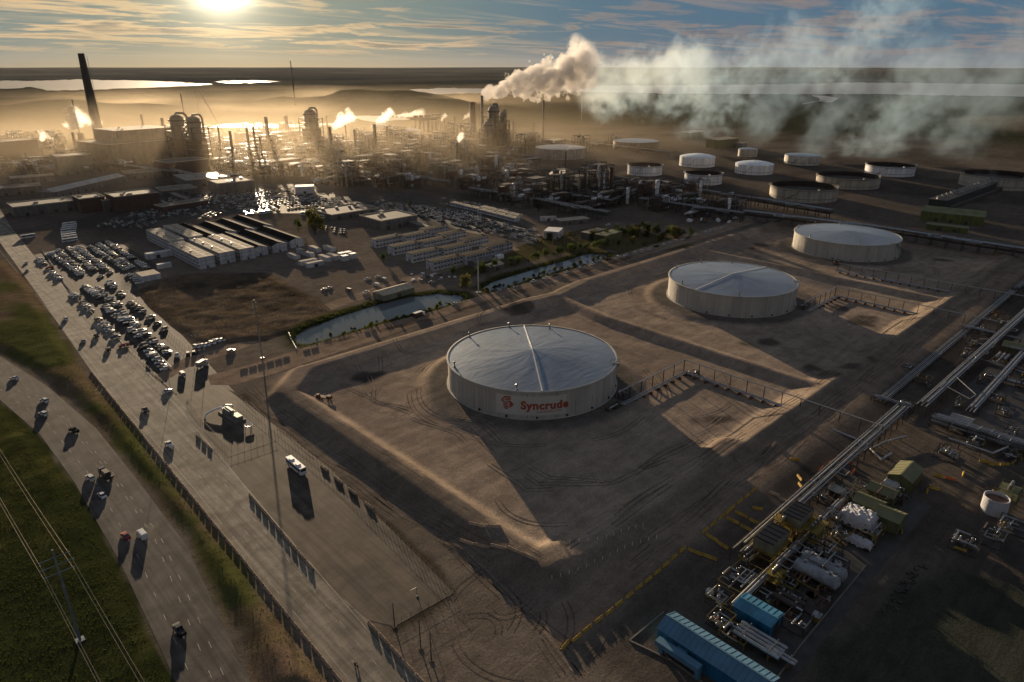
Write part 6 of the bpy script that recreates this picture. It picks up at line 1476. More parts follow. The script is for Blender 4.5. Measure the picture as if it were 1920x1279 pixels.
st = [(887, 262, 191, 6.5, 'broad brown stack left of the smoking stack', BRN), (1018, 262, 187, 2.5, 'tall thin dark stack right of the smoking stack', DARKS), (1144, 374, 314, 2.6, 'thick brown stack beside the dark furnace block', BRN),
      (1060, 326, 284, 1.1, 'thin stack with small steam wisp before the wide grey tank', DARKS), (144, 286, 248, 2.6, 'left one of three short brown stacks by the chimney', BRN), (155, 285, 249, 2.6, 'middle one of three short brown stacks by the chimney', BRN), (161, 285, 250, 2.6, 'right one of three short brown stacks by the chimney', BRN),
      (273, 262, 215, 2.4, 'dark stack rising behind the boiler house', DARKS), (312, 272, 221, 3, 'dark stack right of the boiler house', DARKS), (4, 300, 252, 4, 'leaning-looking stack at the left edge', BRN),
      (506, 285, 219, 3.2, 'hazy broad stack right of the glare', BRN), (540, 258, 217, 3.8, 'hazy broad stack behind, right of the glare', BRN), (417, 296, 236, 1.4, 'thin stack under the glare, left', DARKS), (440, 312, 245, 2.0, 'thin stack under the glare, centre', DARKS),
      (470, 300, 240, 2.0, 'dark stack before the glare hall', DARKS), (483, 304, 237, 1.7, 'dark stack second before the glare hall', DARKS), (494, 312, 256, 1.5, 'short dark stack before the broad hazy one', DARKS), (596, 304, 248, 1.6, 'thin dark stack below the domed tower', DARKS),
      (616, 262, 217, 1.4, 'needle stack right of the domed tower', DARKS), (623, 296, 238, 3.0, 'dark column giving off a white steam curl', DARKS), (650, 266, 234, 1.6, 'short stack right of the steam curl', DARKS), (669, 302, 243, 1.8, 'dark stack between the two steam curls', DARKS),
      (686, 264, 248, 1.4, 'small stack in front of the farthest tank', DARKS), (706, 300, 233, 3.0, 'thick dark stack with a steam curl in front of the pale tanks', DARKS), (728, 280, 237, 2.2, 'dark stack just right of the thick steaming one', DARKS),
      (769, 294, 253, 1.8, 'first of four short stacks along the pipe bridge', DARKS), (785, 290, 253, 1.3, 'second of four short stacks along the pipe bridge', DARKS), (793, 290, 252, 1.3, 'third of four short stacks along the pipe bridge', DARKS), (806, 290, 252, 1.3, 'fourth of four short stacks along the pipe bridge', DARKS),
      (853, 256, 218, 2.4, 'dark stack left of the broad brown one', DARKS), (859, 318, 267, 3.4, 'pale column steaming gently before the long hall', SILV), (777, 303, 286, 2, 'short white column among the process frames', WHITE), (962, 262, 226, 1.6, 'small stack right of the domed vessels', DARKS),
      (612, 335, 306, 1.4, 'short silver column near the white tent', SILV), (1085, 374, 331, 2.0, 'silver column at the dark furnace block', SILV), (1000, 262, 228, 1.2, 'small needle stack before the pale block', DARKS), (755, 346, 300, 1.2, 'thin stack among the near process frames', DARKS),
      (985, 300, 262, 1.5, 'short dark stack over the pipe bridge', DARKS), (640, 345, 296, 1.6, 'thin dark column over the near process frames', DARKS), (1108, 372, 330, 1.1, 'thin silver pipe stack in the furnace block', SILV)]
TOP = {}
for px, yb, yt, r, lab, m in st: TOP[px] = stack(lab, px, yb, yt, r, m, bands=2 if r > 2 else 1)[1]
# vessel towers wrapped in steelwork
def tower(label, px, yb, yt, wpx, dome=True, grp='domed process towers', arch=False):
    x, y = P(px, yb); H = PZ(px, yt, x, y); D = math.hypot(x, y); w = wpx / FPX * D; t = thing('process_tower', label, 'tower', (x, y, 0), R(random.choice([0, 12])), grp)
    r = w * .36; b = MB(); b.lathe([(r, 0), (r, H * .9), (r * .85, H * .95), (r * .5, H * .985), (.2, H)], 20); b.build('vessel', GREYW, t, smooth=True)
    e = MB(); e.box((0, 0, 0), (w * .8, w * .8, H * .52)); e.box((w * .1, w * .1, H * .52), (w * .55, w * .6, H * .16)); e.build('housing', BRICK, t)
    f = MB(); n = 7; hh = H * .78
    for sx_ in (-1, 0, 1):
        for sy_ in (-1, 1): post(f, sx_ * w * .5, sy_ * w * .5, 0, hh if sx_ else hh * .9, .6)
    for k in range(1, n + 1):
        z = hh * k / n; f.box((0, 0, z - .8), (w * 1.05, w * 1.05, .8))
        for s in (-1, 1): f.rod((-w * .5, s * w * .5, z - hh / n), (w * .5, s * w * .5, z), .35, 4); f.rod((s * w * .5, -w * .5, z - hh / n), (s * w * .5, w * .5, z), .35, 4)
    f.build('steel_frame', DARKS, t)
    p = MB(); p.path([(r * 1.5, 0, H * .3), (r * 1.5, 0, H * .96), (r * 1.1, 0, H * 1.02), (0, 0, H * 1.02), (0, 0, H * .97)], r * .16, 8); p.build('overhead_pipe', SILV, t, smooth=True)
    c = MB(); c.lathe([(r * 1.25, H * .86), (r * 1.25, H * .89)], 16); c.build('crown_platform', DARKS, t)
    return t
for a in ((345, 305, 214, 30, 'left domed tower in the golden haze'), (376, 310, 217, 30, 'right domed tower in the golden haze'), (588, 280, 204, 28, 'tall domed tower with top deck right of the broad stacks'), (926, 290, 197, 26, 'domed tower in the dark steel block right of the smoking stack'), (943, 288, 208, 16, 'arched pipe tower beside the dark steel block'), (916, 296, 226, 22, 'lower steel tower at the foot of the smoking stack')): tower(a[4], *a[:4])
# steel process frames: four kinds, copied
def unit(seed, name, L, Wd, H, nv, npz):
    rr = random.Random(seed); t = thing(name, '', 'process unit', (0, 0, 0), 0)
    f = MB(); nx_, ny_ = max(2, int(L / 8)), max(2, int(Wd / 8)); lv = max(2, int(H / 6))
    for i in range(nx_ + 1):
        for j in range(ny_ + 1):
            post(f, L * (i / nx_ - .5), Wd * (j / ny_ - .5), 0, H * rr.uniform(.6, 1.05), .28)
    for k in range(1, lv + 1):
        z = H * k / lv * .95
        for i in range(nx_ + 1): f.box((L * (i / nx_ - .5), 0, z), (.35, Wd, .4))
        for j in range(ny_ + 1): f.box((0, Wd * (j / ny_ - .5), z), (L, .35, .4))
        if rr.random() < .75: f.box((rr.uniform(-.25, .25) * L, rr.uniform(-.25, .25) * Wd, z + .3), (L * rr.uniform(.25, .5), Wd * rr.uniform(.25, .5), .3))
    for i in range(nx_): f.rod((L * (i / nx_ - .5), -Wd / 2, 0), (L * ((i + 1) / nx_ - .5), -Wd / 2, H / lv), .22, 4)
    parts = [(f.build('steel_frame', DARKS, t), [])]
    for k in range(rr.randint(2, 4)):
        e = MB(); z = rr.choice([0, 0, H * .4]); e.box((rr.uniform(-.3, .3) * L, rr.uniform(-.3, .3) * Wd, z), (L * rr.uniform(.2, .42), Wd * rr.uniform(.2, .5), H * rr.uniform(.2, .5))); parts.append((e.build('housing', rr.choice([GREYW, DARKS, BRICK]), t), []))
    for k in range(nv):
        v = MB(); q = (rr.uniform(-.4, .4) * L, rr.uniform(-.4, .4) * Wd)
        if rr.random() < .55: h = H * rr.uniform(.5, 1.25); r = rr.uniform(.9, 2.2); v.lathe([(r, 0), (r, h * .93), (r * .6, h * .98), (.1, h)], 12, (q[0], q[1], 0))
        else: r = rr.uniform(1.0, 1.9); z = H * rr.choice([.2, .5, .8]); l = L * rr.uniform(.2, .35); v.rod((q[0] - l / 2, q[1], z + r), (q[0] + l / 2, q[1], z + r), r, 12)
        parts.append((v.build('vessel', rr.choice([SILV, SILV, GALV, RUST, WHITE]), t, smooth=True), []))
    for k in range(npz):
        p = MB(); pts = [(rr.uniform(-.5, .5) * L, rr.uniform(-.5, .5) * Wd, rr.uniform(.5, H))]
        for s in range(4):
            a_ = rr.choice([0, 1, 2]); q = list(pts[-1]); q[a_] = rr.uniform(-.55, .55) * (L, Wd)[a_] if a_ < 2 else rr.uniform(1, H * 1.1); pts.append(tuple(q))
        p.path(pts, rr.choice([.25, .4, .55]), 6); parts.append((p.build('pipe', rr.choice([CLAD, GALV, DARKS]), t, smooth=True), []))
    return t, parts
protos = [unit(1, 'process_unit', 34, 22, 20, 5, 5), unit(2, 'process_unit', 46, 18, 14, 6, 6), unit(3, 'process_unit', 24, 24, 30, 4, 4), unit(4, 'process_unit', 60, 14, 9, 7, 6), unit(5, 'process_unit', 30, 30, 16, 7, 5), unit(6, 'process_unit', 40, 26, 24, 6, 6)]
LM = [((188, 268), 'the tall chimney'), ((250, 285), 'the boiler house'), ((360, 300), 'the two hazy domed towers'), ((440, 312), 'the thin stacks under the glare'), ((506, 285), 'the broad hazy stack'), ((588, 280), 'the tall domed tower'), ((706, 300), 'the thick steaming stack'), ((790, 290), 'the four short stacks'), ((859, 318), 'the pale steaming column'),
      ((930, 290), 'the dark steel block'), ((1018, 258), 'the tall thin stack'), ((1050, 350), 'the yellow-green building'), ((1144, 372), 'the thick brown stack'), ((1050, 295), 'the wide grey tank'), ((1317, 348), 'the emblem tank'), ((1208, 331), 'the leftmost white tank'), ((100, 345), 'the long pale shed'), ((400, 340), 'the stepped office'), ((640, 340), 'the white tent'), ((1400, 400), 'the wide cream tank')]
seen_lab = {}
def where(px, py):
    d, n, q = min(((math.hypot(px - a[0], (py - a[1]) * 3), n, a) for a, n in LM)); s = 'left of ' if px < q[0] - 12 else 'right of ' if px > q[0] + 12 else 'behind ' if py < q[1] else 'in front of '
    return s + n
szs = [(20, 'broad'), (14, 'long low'), (30, 'tall narrow'), (9, 'very low'), (16, 'square'), (24, 'bulky')]
pos = []
rr = random.Random(21)
def fill(x0, x1, y0, y1, n):
    for k in range(n * 6):
        if n <= 0: return
        px, py = rr.uniform(x0, x1), rr.uniform(y0, y1)
        q = P(px, py)
        if all(math.hypot(q[0] - p[0], q[1] - p[1]) > 21 for p in pos): pos.append((q[0], q[1], px, py)); n -= 1
pos = [(P(*a)[0], P(*a)[1], *a) for a in ((1100, 352), (1120, 360), (1082, 362), (1135, 352))]
fill(600, 1000, 300, 352, 56); fill(590, 850, 262, 300, 38); fill(420, 600, 300, 335, 14); fill(300, 600, 250, 300, 38); fill(860, 1000, 258, 300, 14); fill(950, 1200, 345, 392, 20); fill(0, 190, 270, 335, 18); fill(1200, 1310, 368, 398, 6); fill(100, 300, 300, 330, 5); fill(1300, 1380, 385, 402, 3); fill(960, 1150, 270, 285, 4); fill(0, 120, 262, 285, 3)
ordn = ['', 'second ', 'third ', 'fourth ', 'fifth ', 'sixth ', 'seventh ', 'eighth ', 'ninth ', 'tenth ', 'eleventh ', 'twelfth ']
used = set()
for x, y, px, py in sorted(pos, key=lambda p: p[3]):
    k = rr.randrange(6); k = rr.choice([0, 2, 5]) if py < 300 and rr.random() < .4 else k
    lab = '%s dark process frame %s' % (szs[k][1], where(px, py)); c = seen_lab.get(lab, 0); seen_lab[lab] = c + 1
    lab = (ordn[min(c, 11)] + lab); ro = rr.choice([0, 0, math.pi / 2, math.pi]); sc = rr.uniform(.85, 1.15)
    if k not in used: o = protos[k][0]; o.location = (x, y, 0); o.rotation_euler[2] = ro; o['label'] = lab; o['group'] = 'steel process frames of the refinery'; used.add(k)
    else: o = dup(protos[k][0], protos[k][1], (x, y, 0), ro, lab)
    o.scale = (sc, sc, sc * rr.uniform(.85, 1.2))
# dark finned cooler block with gaps
for i, (px, py) in enumerate(((795, 250), (812, 247), (1092, 340), (1112, 338), (1130, 343))):
    x, y = P(px, py); t = thing('finned_cooler', '%s dark finned cooler %s' % (['left', 'right', 'left', 'middle', 'right'][i], 'block left of the broad brown stack' if i < 2 else 'deck of the furnace block beside the thick brown stack'), 'cooler', (x, y, 0), 0, 'dark finned coolers')
    s_ = 1.5 if i < 2 else .62; f = MB()
    for a in range(5):
        for c in (-1, 1): post(f, (a - 2) * 8 * s_, c * 10 * s_, 0, 22 * s_, .5 * s_)
    f.build('leg_frame', DARKS, t); b = MB(); b.box((0, 0, 20 * s_), (36 * s_, 22 * s_, 4 * s_)); b.build('housing', BLK, t)
    for a in range(4): q = MB(); q.lathe([(3.6 * s_, 0), (3.2 * s_, 3 * s_)], 12, ((a - 1.5) * 9 * s_, 0, 24 * s_)); q.build('fan_ring', DARKS, t)
# long pipe bridges with bright pipes on top
def bridge(label, a, b, z=9.0, w=6.0, n=4):
    p, q = P(*a, z), P(*b, z); t = thing('pipe_bridge', label, 'pipe bridge', (p[0], p[1], 0), math.atan2(q[1] - p[1], q[0] - p[0]), 'long pipe bridges through the plant')
    L = math.hypot(q[0] - p[0], q[1] - p[1]); f = MB(); k = 0
    while k <= L:
        for s in (-1, 1): post(f, k, s * w / 2, 0, z, .3)
        f.box((k, 0, z - .6), (.5, w, .5)); f.box((k, 0, z - 3.6), (.5, w, .5))
        if int(k / 12) % 2 == 0: f.rod((k, -w / 2, 0), (min(k + 12, L), -w / 2, z), .2, 4)
        k += 12
    for s in (-1, 1): f.box((L / 2, s * w / 2, z - .5), (L, .35, .5)); f.box((L / 2, s * w / 2, z - 3.5), (L, .3, .4))
    f.build('frame', DARKS, t); rr2 = random.Random(a[0])
    for i in range(n):
        c = MB(); r = rr2.choice([.35, .5, .7]); yy = -w / 2 + w * (i + .6) / n; zz_ = z + r; x_ = L * rr2.uniform(.2, .8)
        c.rod((0, yy, zz_), (x_, yy, zz_), r, 7); c.path([(x_, yy, zz_), (x_, yy - 6, zz_), (x_ + 10, yy - 6, zz_), (x_ + 10, yy, zz_)], r, 6); c.rod((x_ + 10, yy, zz_), (L, yy, zz_), r, 7) if x_ + 10 < L else None
        c.build('pipe', CLAD if i % 2 == 0 else GALV, t, smooth=True)
        d = MB(); d.rod((0, yy, z - 2.9), (L, yy, z - 2.9), r * .8, 6); d.build('lower_pipe', DARKS, t)
for a, b, lab in (((708, 256), (1012, 295), 'long pipe bridge from the thick steaming stack to the wide grey tank'), ((842, 316), (1012, 296), 'pipe bridge meeting the long one by the wide grey tank'), ((842, 317), (868, 323), 'short pipe bridge bend before the long hall'), ((945, 346), (1150, 376), 'pipe bridge in front of the yellow-green building'), ((1150, 374), (1195, 352), 'rising pipe bridge by the thick brown stack'),
                  ((720, 320), (845, 341), 'pipe bridge among the near process frames'), ((880, 352), (1000, 372), 'low pipe bridge below the yellow-green building'), ((1000, 372), (1140, 398), 'low pipe bridge running to the thick brown stack'), ((1150, 330), (1420, 372), 'dark pipe bridge in front of the white tanks'), ((1200, 372), (1395, 400), 'low pipe bridge along the far dyke road'),
                  ((1420, 372), (1560, 395), 'dark pipe bridge behind the third big tank'), ((1395, 396), (1640, 425), 'dark pipe bridge passing just behind the third big tank'), ((1640, 425), (1925, 468), 'dark pipe bridge running to the right edge behind the third compound'), ((1060, 262), (1260, 285), 'far dark pipe bridge behind the brown-shell tank'), ((300, 312), (420, 340), 'pipe bridge left of the stepped office'), ((440, 282), (600, 262), 'sunlit pipe bridge under the glare'), ((200, 305), (330, 322), 'pipe bridge below the boiler house')): bridge(lab, a, b)
# loose junk of pale laydown goods and lorries by the dyke road
for i, px in enumerate(sorted(rr.uniform(1290, 1375) for _ in range(26))):
    py = rr.uniform(398, 418); x, y = P(px, py); b = MB(); k = rr.choice([(6, 2.4, 2.4), (3, 2, 1.5), (8, 2.4, 1.0)]); b.box((0, 0, 0), k); b.box((rr.uniform(-1, 1), 0, k[2]), (k[0] * .5, k[1] * .7, .7))
    tag(b.build('equipment_crate', rr.choice([DARKS, WHITE, RUST, DARKS]), loc=(x, y, 0), rz=rr.random() * 3), 'crate in the jumbled laydown yard, %s from its left' % nth(i), 'crate', 'crates in the laydown yard')
for i, px in enumerate(sorted(rr.uniform(770, 860) for _ in range(22))):
    py = rr.uniform(512, 532); x, y = P(px, py); b = MB(); b.box((0, 0, 0), (rr.uniform(1, 3), rr.uniform(1, 2), rr.uniform(.5, 1.4))); tag(b.build('scrap_piece', rr.choice([GALV, DARKS, WHITE]), loc=(x, y, 0), rz=rr.random() * 3), 'scrap piece, %s from the left in the junk strip by the first pond' % nth(i), 'scrap', 'scrap strip by the first pond')
# tower crane-like boom beside the glare
x, y = P(425, 262); Hc = PZ(380, 152, *P(380, 262)); t = thing('crawler_crane', 'hazy crawler crane with long lattice boom above the glare', 'crane', (x, y, 0))
b = MB(); b.box((0, 0, 0), (14, 9, 5)); b.build('cab', DARKS, t); xx, yy = P(378, 240); k = MB(); tipz = PZ(378, 152, xx, yy); k.rod((0, 0, 4), (xx - x, yy - y, tipz), 1.0, 4, .5); k.rod((-6, 0, 4), ((xx - x) * .6, (yy - y) * .6, tipz * .62), .4, 4); k.build('boom', DARKS, t)
k = MB(); k.rod((xx - x, yy - y, tipz), (xx - x, yy - y, tipz * .4), .15, 3); k.build('hoist_line', DARKS, t)
for px, yb, yt, lab in ((351, 250, 176, 'thin flare mast left of the crane boom'), (152, 262, 187, 'thin flare mast left of the tall chimney'), (554, 200, 114, 'distant thin radio mast on the skyline')):
    stack(lab, px, yb, yt, .9 if px != 554 else 1.6, DARKS, 'mast', 'mast', 'thin far masts', bands=1)
# ------------------------------------------------------------------ trees, shrubs, reeds
def leafmat(name, c, c2):
    m = mat(name, c, .75, var=.35, scale=.8, col2=c2, spec=.2); t = m.node_tree; N = NT(t); b = [n for n in t.nodes if n.type == 'BSDF_PRINCIPLED'][0]; o = [n for n in t.nodes if n.type == 'OUTPUT_MATERIAL'][0]
    tr = N.n('ShaderNodeBsdfTranslucent', {'Color': (c[0] * 1.2, c[1] * 1.25, c[2] * .8, 1)}); mx = N.n('ShaderNodeMixShader', {0: .42}); t.links.new(b.outputs[0], mx.inputs[1]); t.links.new(tr.outputs[0], mx.inputs[2]); t.links.new(mx.outputs[0], o.inputs['Surface'])
    return m
LEAF = [leafmat('leaf_mid_green', (0.075, 0.10, 0.022), (0.12, 0.13, 0.03)), leafmat('leaf_dark_green', (0.030, 0.045, 0.014), (0.05, 0.06, 0.018)), leafmat('leaf_olive', (0.085, 0.080, 0.025), (0.05, 0.055, 0.018))]
BARK = mat('bark', (0.07, 0.05, 0.035), .9)
def crown_mesh(seed, r, h, n, z0):
    rr = random.Random(seed); b = MB(); cl = [(rr.uniform(-.55, .55) * r, rr.uniform(-.55, .55) * r, z0 + rr.uniform(.12, .9) * h, rr.uniform(.28, .5) * r) for _ in range(9)]
    for i in range(n):
        c = rr.choice(cl); a, u = rr.random() * 6.283, rr.uniform(-1, 1); q = math.sqrt(1 - u * u); k = c[3] * rr.uniform(.6, 1.15)
        p = Vector((c[0] + k * q * math.cos(a), c[1] + k * q * math.sin(a), c[2] + k * u * h / r * .6)); s = rr.uniform(.16, .36) * max(1, r / 3)
        d1 = Vector((rr.uniform(-1, 1), rr.uniform(-1, 1), rr.uniform(-1, 1))).normalized() * s; d2 = d1.cross(Vector((rr.uniform(-1, 1), rr.uniform(-1, 1), rr.uniform(-1, 1)))).normalized() * s
        b.add([p - d1, p - d2 * .7, p + d1, p + d2 * .7], [(0, 1, 2, 3)])
    return b
def plant(seed, name, r, h, n, trunk, lm):
    z0 = h * .18 if trunk else 0; t = thing(name, '', 'tree' if trunk else 'shrub'); pr = [(crown_mesh(seed, r, h, n, z0).build('crown', lm, t), [])]
    b = MB(); rr = random.Random(seed); b.rod((0, 0, -.2), (0.1, 0, h * .5), r * .06, 6, r * .035)
    for k in range(5): a = rr.random() * 6.28; b.rod((0, 0, h * (.15 + .06 * k)), (r * .6 * math.cos(a), r * .6 * math.sin(a), h * rr.uniform(.5, .85)), r * .03, 4, .02)
    pr.append((b.build('trunk', BARK, t), [])); return [t, pr, False]
PL = {'shrub_a': plant(1, 'pond_shrub', 1.5, 2.4, 420, False, LEAF[0]), 'shrub_b': plant(2, 'pond_shrub', 1.2, 3.0, 360, False, LEAF[2]), 'tree_a': plant(3, 'tree', 3.2, 6.5, 1100, True, LEAF[0]), 'tree_b': plant(4, 'tree', 2.8, 7.5, 1000, True, LEAF[1]), 'tree_c': plant(5, 'tree', 4.0, 6.0, 1200, True, LEAF[2])}
CT = {}
def put(k, px, py, lab, grp, s=None):
    if '%s' in lab: CT[lab] = CT.get(lab, -1) + 1; lab = lab % nth(CT[lab])
    x, y, z = G(px, py); P_ = PL[k]; s = s or random.uniform(.75, 1.25); ro = random.random() * 6.28
    if not P_[2]: o = P_[0]; o.location = (x, y, z); o.rotation_euler[2] = ro; o['label'] = lab; o['group'] = grp; P_[2] = True
    else: o = dup(P_[0], P_[1], (x, y, z), ro, lab, grp)
    o.scale = (s, s, s * random.uniform(.85, 1.2)); return o
random.seed(17)
Q1 = [(590, 640), (640, 629), (700, 610), (760, 594), (800, 584), (850, 570)]
def spread(Q, n, j):
    tot = [math.hypot(b[0] - a[0], b[1] - a[1]) for a, b in zip(Q, Q[1:])]; T_ = sum(tot)
    for i in range(n):
        s = T_ * (i + .5) / n
        for (a, b), l in zip(zip(Q, Q[1:]), tot):
            if s <= l: yield a[0] + (b[0] - a[0]) * s / l + random.uniform(-j, j), a[1] + (b[1] - a[1]) * s / l + random.uniform(-j * .3, j * .3); break
            s -= l
for px, py in spread(Q1, 34, 6): put(random.choice(['shrub_a', 'shrub_b']), px, py, 'leafy shrub, %s from the left on the road bank of the first pond', 'shrubs along the first pond', random.uniform(.4, 1.3))
for px, py in spread([(905, 548), (960, 538), (1010, 519), (1080, 500), (1130, 484)], 34, 6): put(random.choice(['shrub_a', 'shrub_b', 'shrub_b']), px, py, 'leafy shrub, %s from the left on the road bank of the second pond', 'shrubs along the second pond', random.uniform(.7, 1.5))
for px, py in spread([(880, 520), (930, 505), (1000, 488), (1060, 474), (1110, 466), (1160, 462)], 46, 9): put(random.choice(['tree_a', 'tree_b', 'tree_b', 'shrub_b']), px, py, 'small tree, %s from the left in the belt behind the second pond', 'tree belt behind the second pond', random.uniform(.55, .95))
for px, py in spread([(1120, 452), (1180, 440), (1240, 440), (1290, 446)], 30, 14): put(random.choice(['tree_a', 'tree_b', 'tree_c']), px, py, 'dark tree, %s from the left in the grove by the olive quonset shed', 'grove beside the quonset sheds', random.uniform(.8, 1.2))
for px, py in spread([(1180, 462), (1230, 452), (1270, 446)], 12, 10): put(random.choice(['tree_c', 'shrub_a']), px, py, 'pale bushy tree, %s from the left at the front of the grove', 'pale bushes before the grove', random.uniform(.6, .9))
for px, py in spread([(985, 462), (1040, 448), (1075, 445)], 14, 12): put(random.choice(['shrub_a', 'shrub_b', 'tree_c']), px, py, 'olive shrub, %s from the left on rough ground behind the second pond', 'shrubs on the rough ground', random.uniform(.5, .9))
for px, py, s, lab in ((560, 436, 1.5, 'dark round tree at the end of the dark-roofed blocks'), (586, 424, 2.1, 'biggest pale green tree beside the dark-roofed blocks'), (600, 432, 1.5, 'pale green tree in front of the biggest one'), (590, 442, 1.2, 'low bushy tree on the lawn by the dark-roofed blocks'), (720, 494, 1.0, 'small tree on the ditch left of the parallel offices'), (770, 392, 1.0, 'tree behind the square box building'), (1010, 400, 1.2, 'low green clump by the long trailer rows'), (850, 520, 1.0, 'bush at the meeting of the two ponds'), (872, 540, 1.1, 'bush by the thick pale mast')):
    put('tree_c' if 'pale' in lab else 'tree_b', px, py, lab, 'scattered trees among the blocks', s)
# bare pole-like young trunks behind the second pond
for i, (px, py) in enumerate(((1036, 458), (1042, 459), (1048, 459), (1058, 462), (1064, 463), (1071, 463), (1080, 455), (1086, 456))):
    x, y, z = G(px, py); b = MB(); b.rod((0, 0, 0), (.2, 0, 9), .22, 6, .1); tag(b.build('bare_pole', WOOD, loc=(x, y, z)), 'bare pole, %s from the left in the cluster behind the second pond' % nth(i), 'pole', 'cluster of bare poles')
# reeds and tufts round the water and on the verges: one mass of blades
b = MB(); rr = random.Random(8)
def tuft(x, y, z, s, n=5):
    for _ in range(n):
        a = rr.random() * 6.28; dx, dy = math.cos(a) * s * .25, math.sin(a) * s * .25; ox, oy = rr.uniform(-.4, .4) * s, rr.uniform(-.4, .4) * s
        b.add([(x + ox - dx, y + oy - dy, z - .05), (x + ox + dx, y + oy + dy, z - .05), (x + ox + rr.uniform(-.4, .4) * s, y + oy + rr.uniform(-.4, .4) * s, z + s * rr.uniform(.6, 1.1))], [(0, 1, 2)])
pts = []
for pl in (POND1, POND2):
    n = len(pl)
    for i in range(n):
        p, q = Vector(pl[i]), Vector(pl[(i + 1) % n]); L = (q - p).length; d = (q - p) / max(L, .01); nn = Vector((-d.y, d.x))
        for k in range(int(L * 11)): s = p + d * rr.random() * L + nn * rr.gauss(-.6, 1.9); pts.append((s.x, s.y, rr.uniform(.5, 1.7)))
def scatter(poly, n, s0, s1, clump=None):
    xs = [p[0] for p in poly]; ys = [p[1] for p in poly]; X = np.array([rr.uniform(max(min(xs), -140), min(max(xs), 160)) for _ in range(n)]); Y = np.array([rr.uniform(max(min(ys), 90), min(max(ys), 480)) for _ in range(n)])
    m = (poly_sd(X, Y, poly) < -2) & (fbm(X, Y, 12, 3) > (clump or 0)); return [(x, y, rr.uniform(s0, s1)) for x, y in zip(X[m], Y[m])]
pts += scatter(FIELD, 42000, .12, .42, .30); pts += scatter(MEDIAN, 16000, .15, .45, .42)
sx_ = [p[0] for p in SCRUB]; 
green = pts; pts = []
X = np.array([rr.uniform(min(sx_), max(sx_)) for _ in range(5000)]); Y = np.array([rr.uniform(min(p[1] for p in SCRUB), max(p[1] for p in SCRUB)) for _ in range(5000)]); m = poly_sd(X, Y, SCRUB) < -3
pts += [(x, y, rr.uniform(.2, .55)) for x, y in zip(X[m], Y[m])]
def grow(pts):
    A = np.array(pts); Z = height(A[:, 0], A[:, 1])
    for (x, y, s), z in zip(pts, Z): tuft(x, y, z, s, 4)
grow(pts); tag(b.build('dry_grass', leafmat('dead_brush', (0.085, 0.062, 0.038), (0.13, 0.10, 0.06))), kind='stuff')
b = MB(); grow(green)
tag(b.build('grass_tufts', leafmat('dry_grass_blades', (0.050, 0.055, 0.016), (0.08, 0.065, 0.028))), kind='stuff')
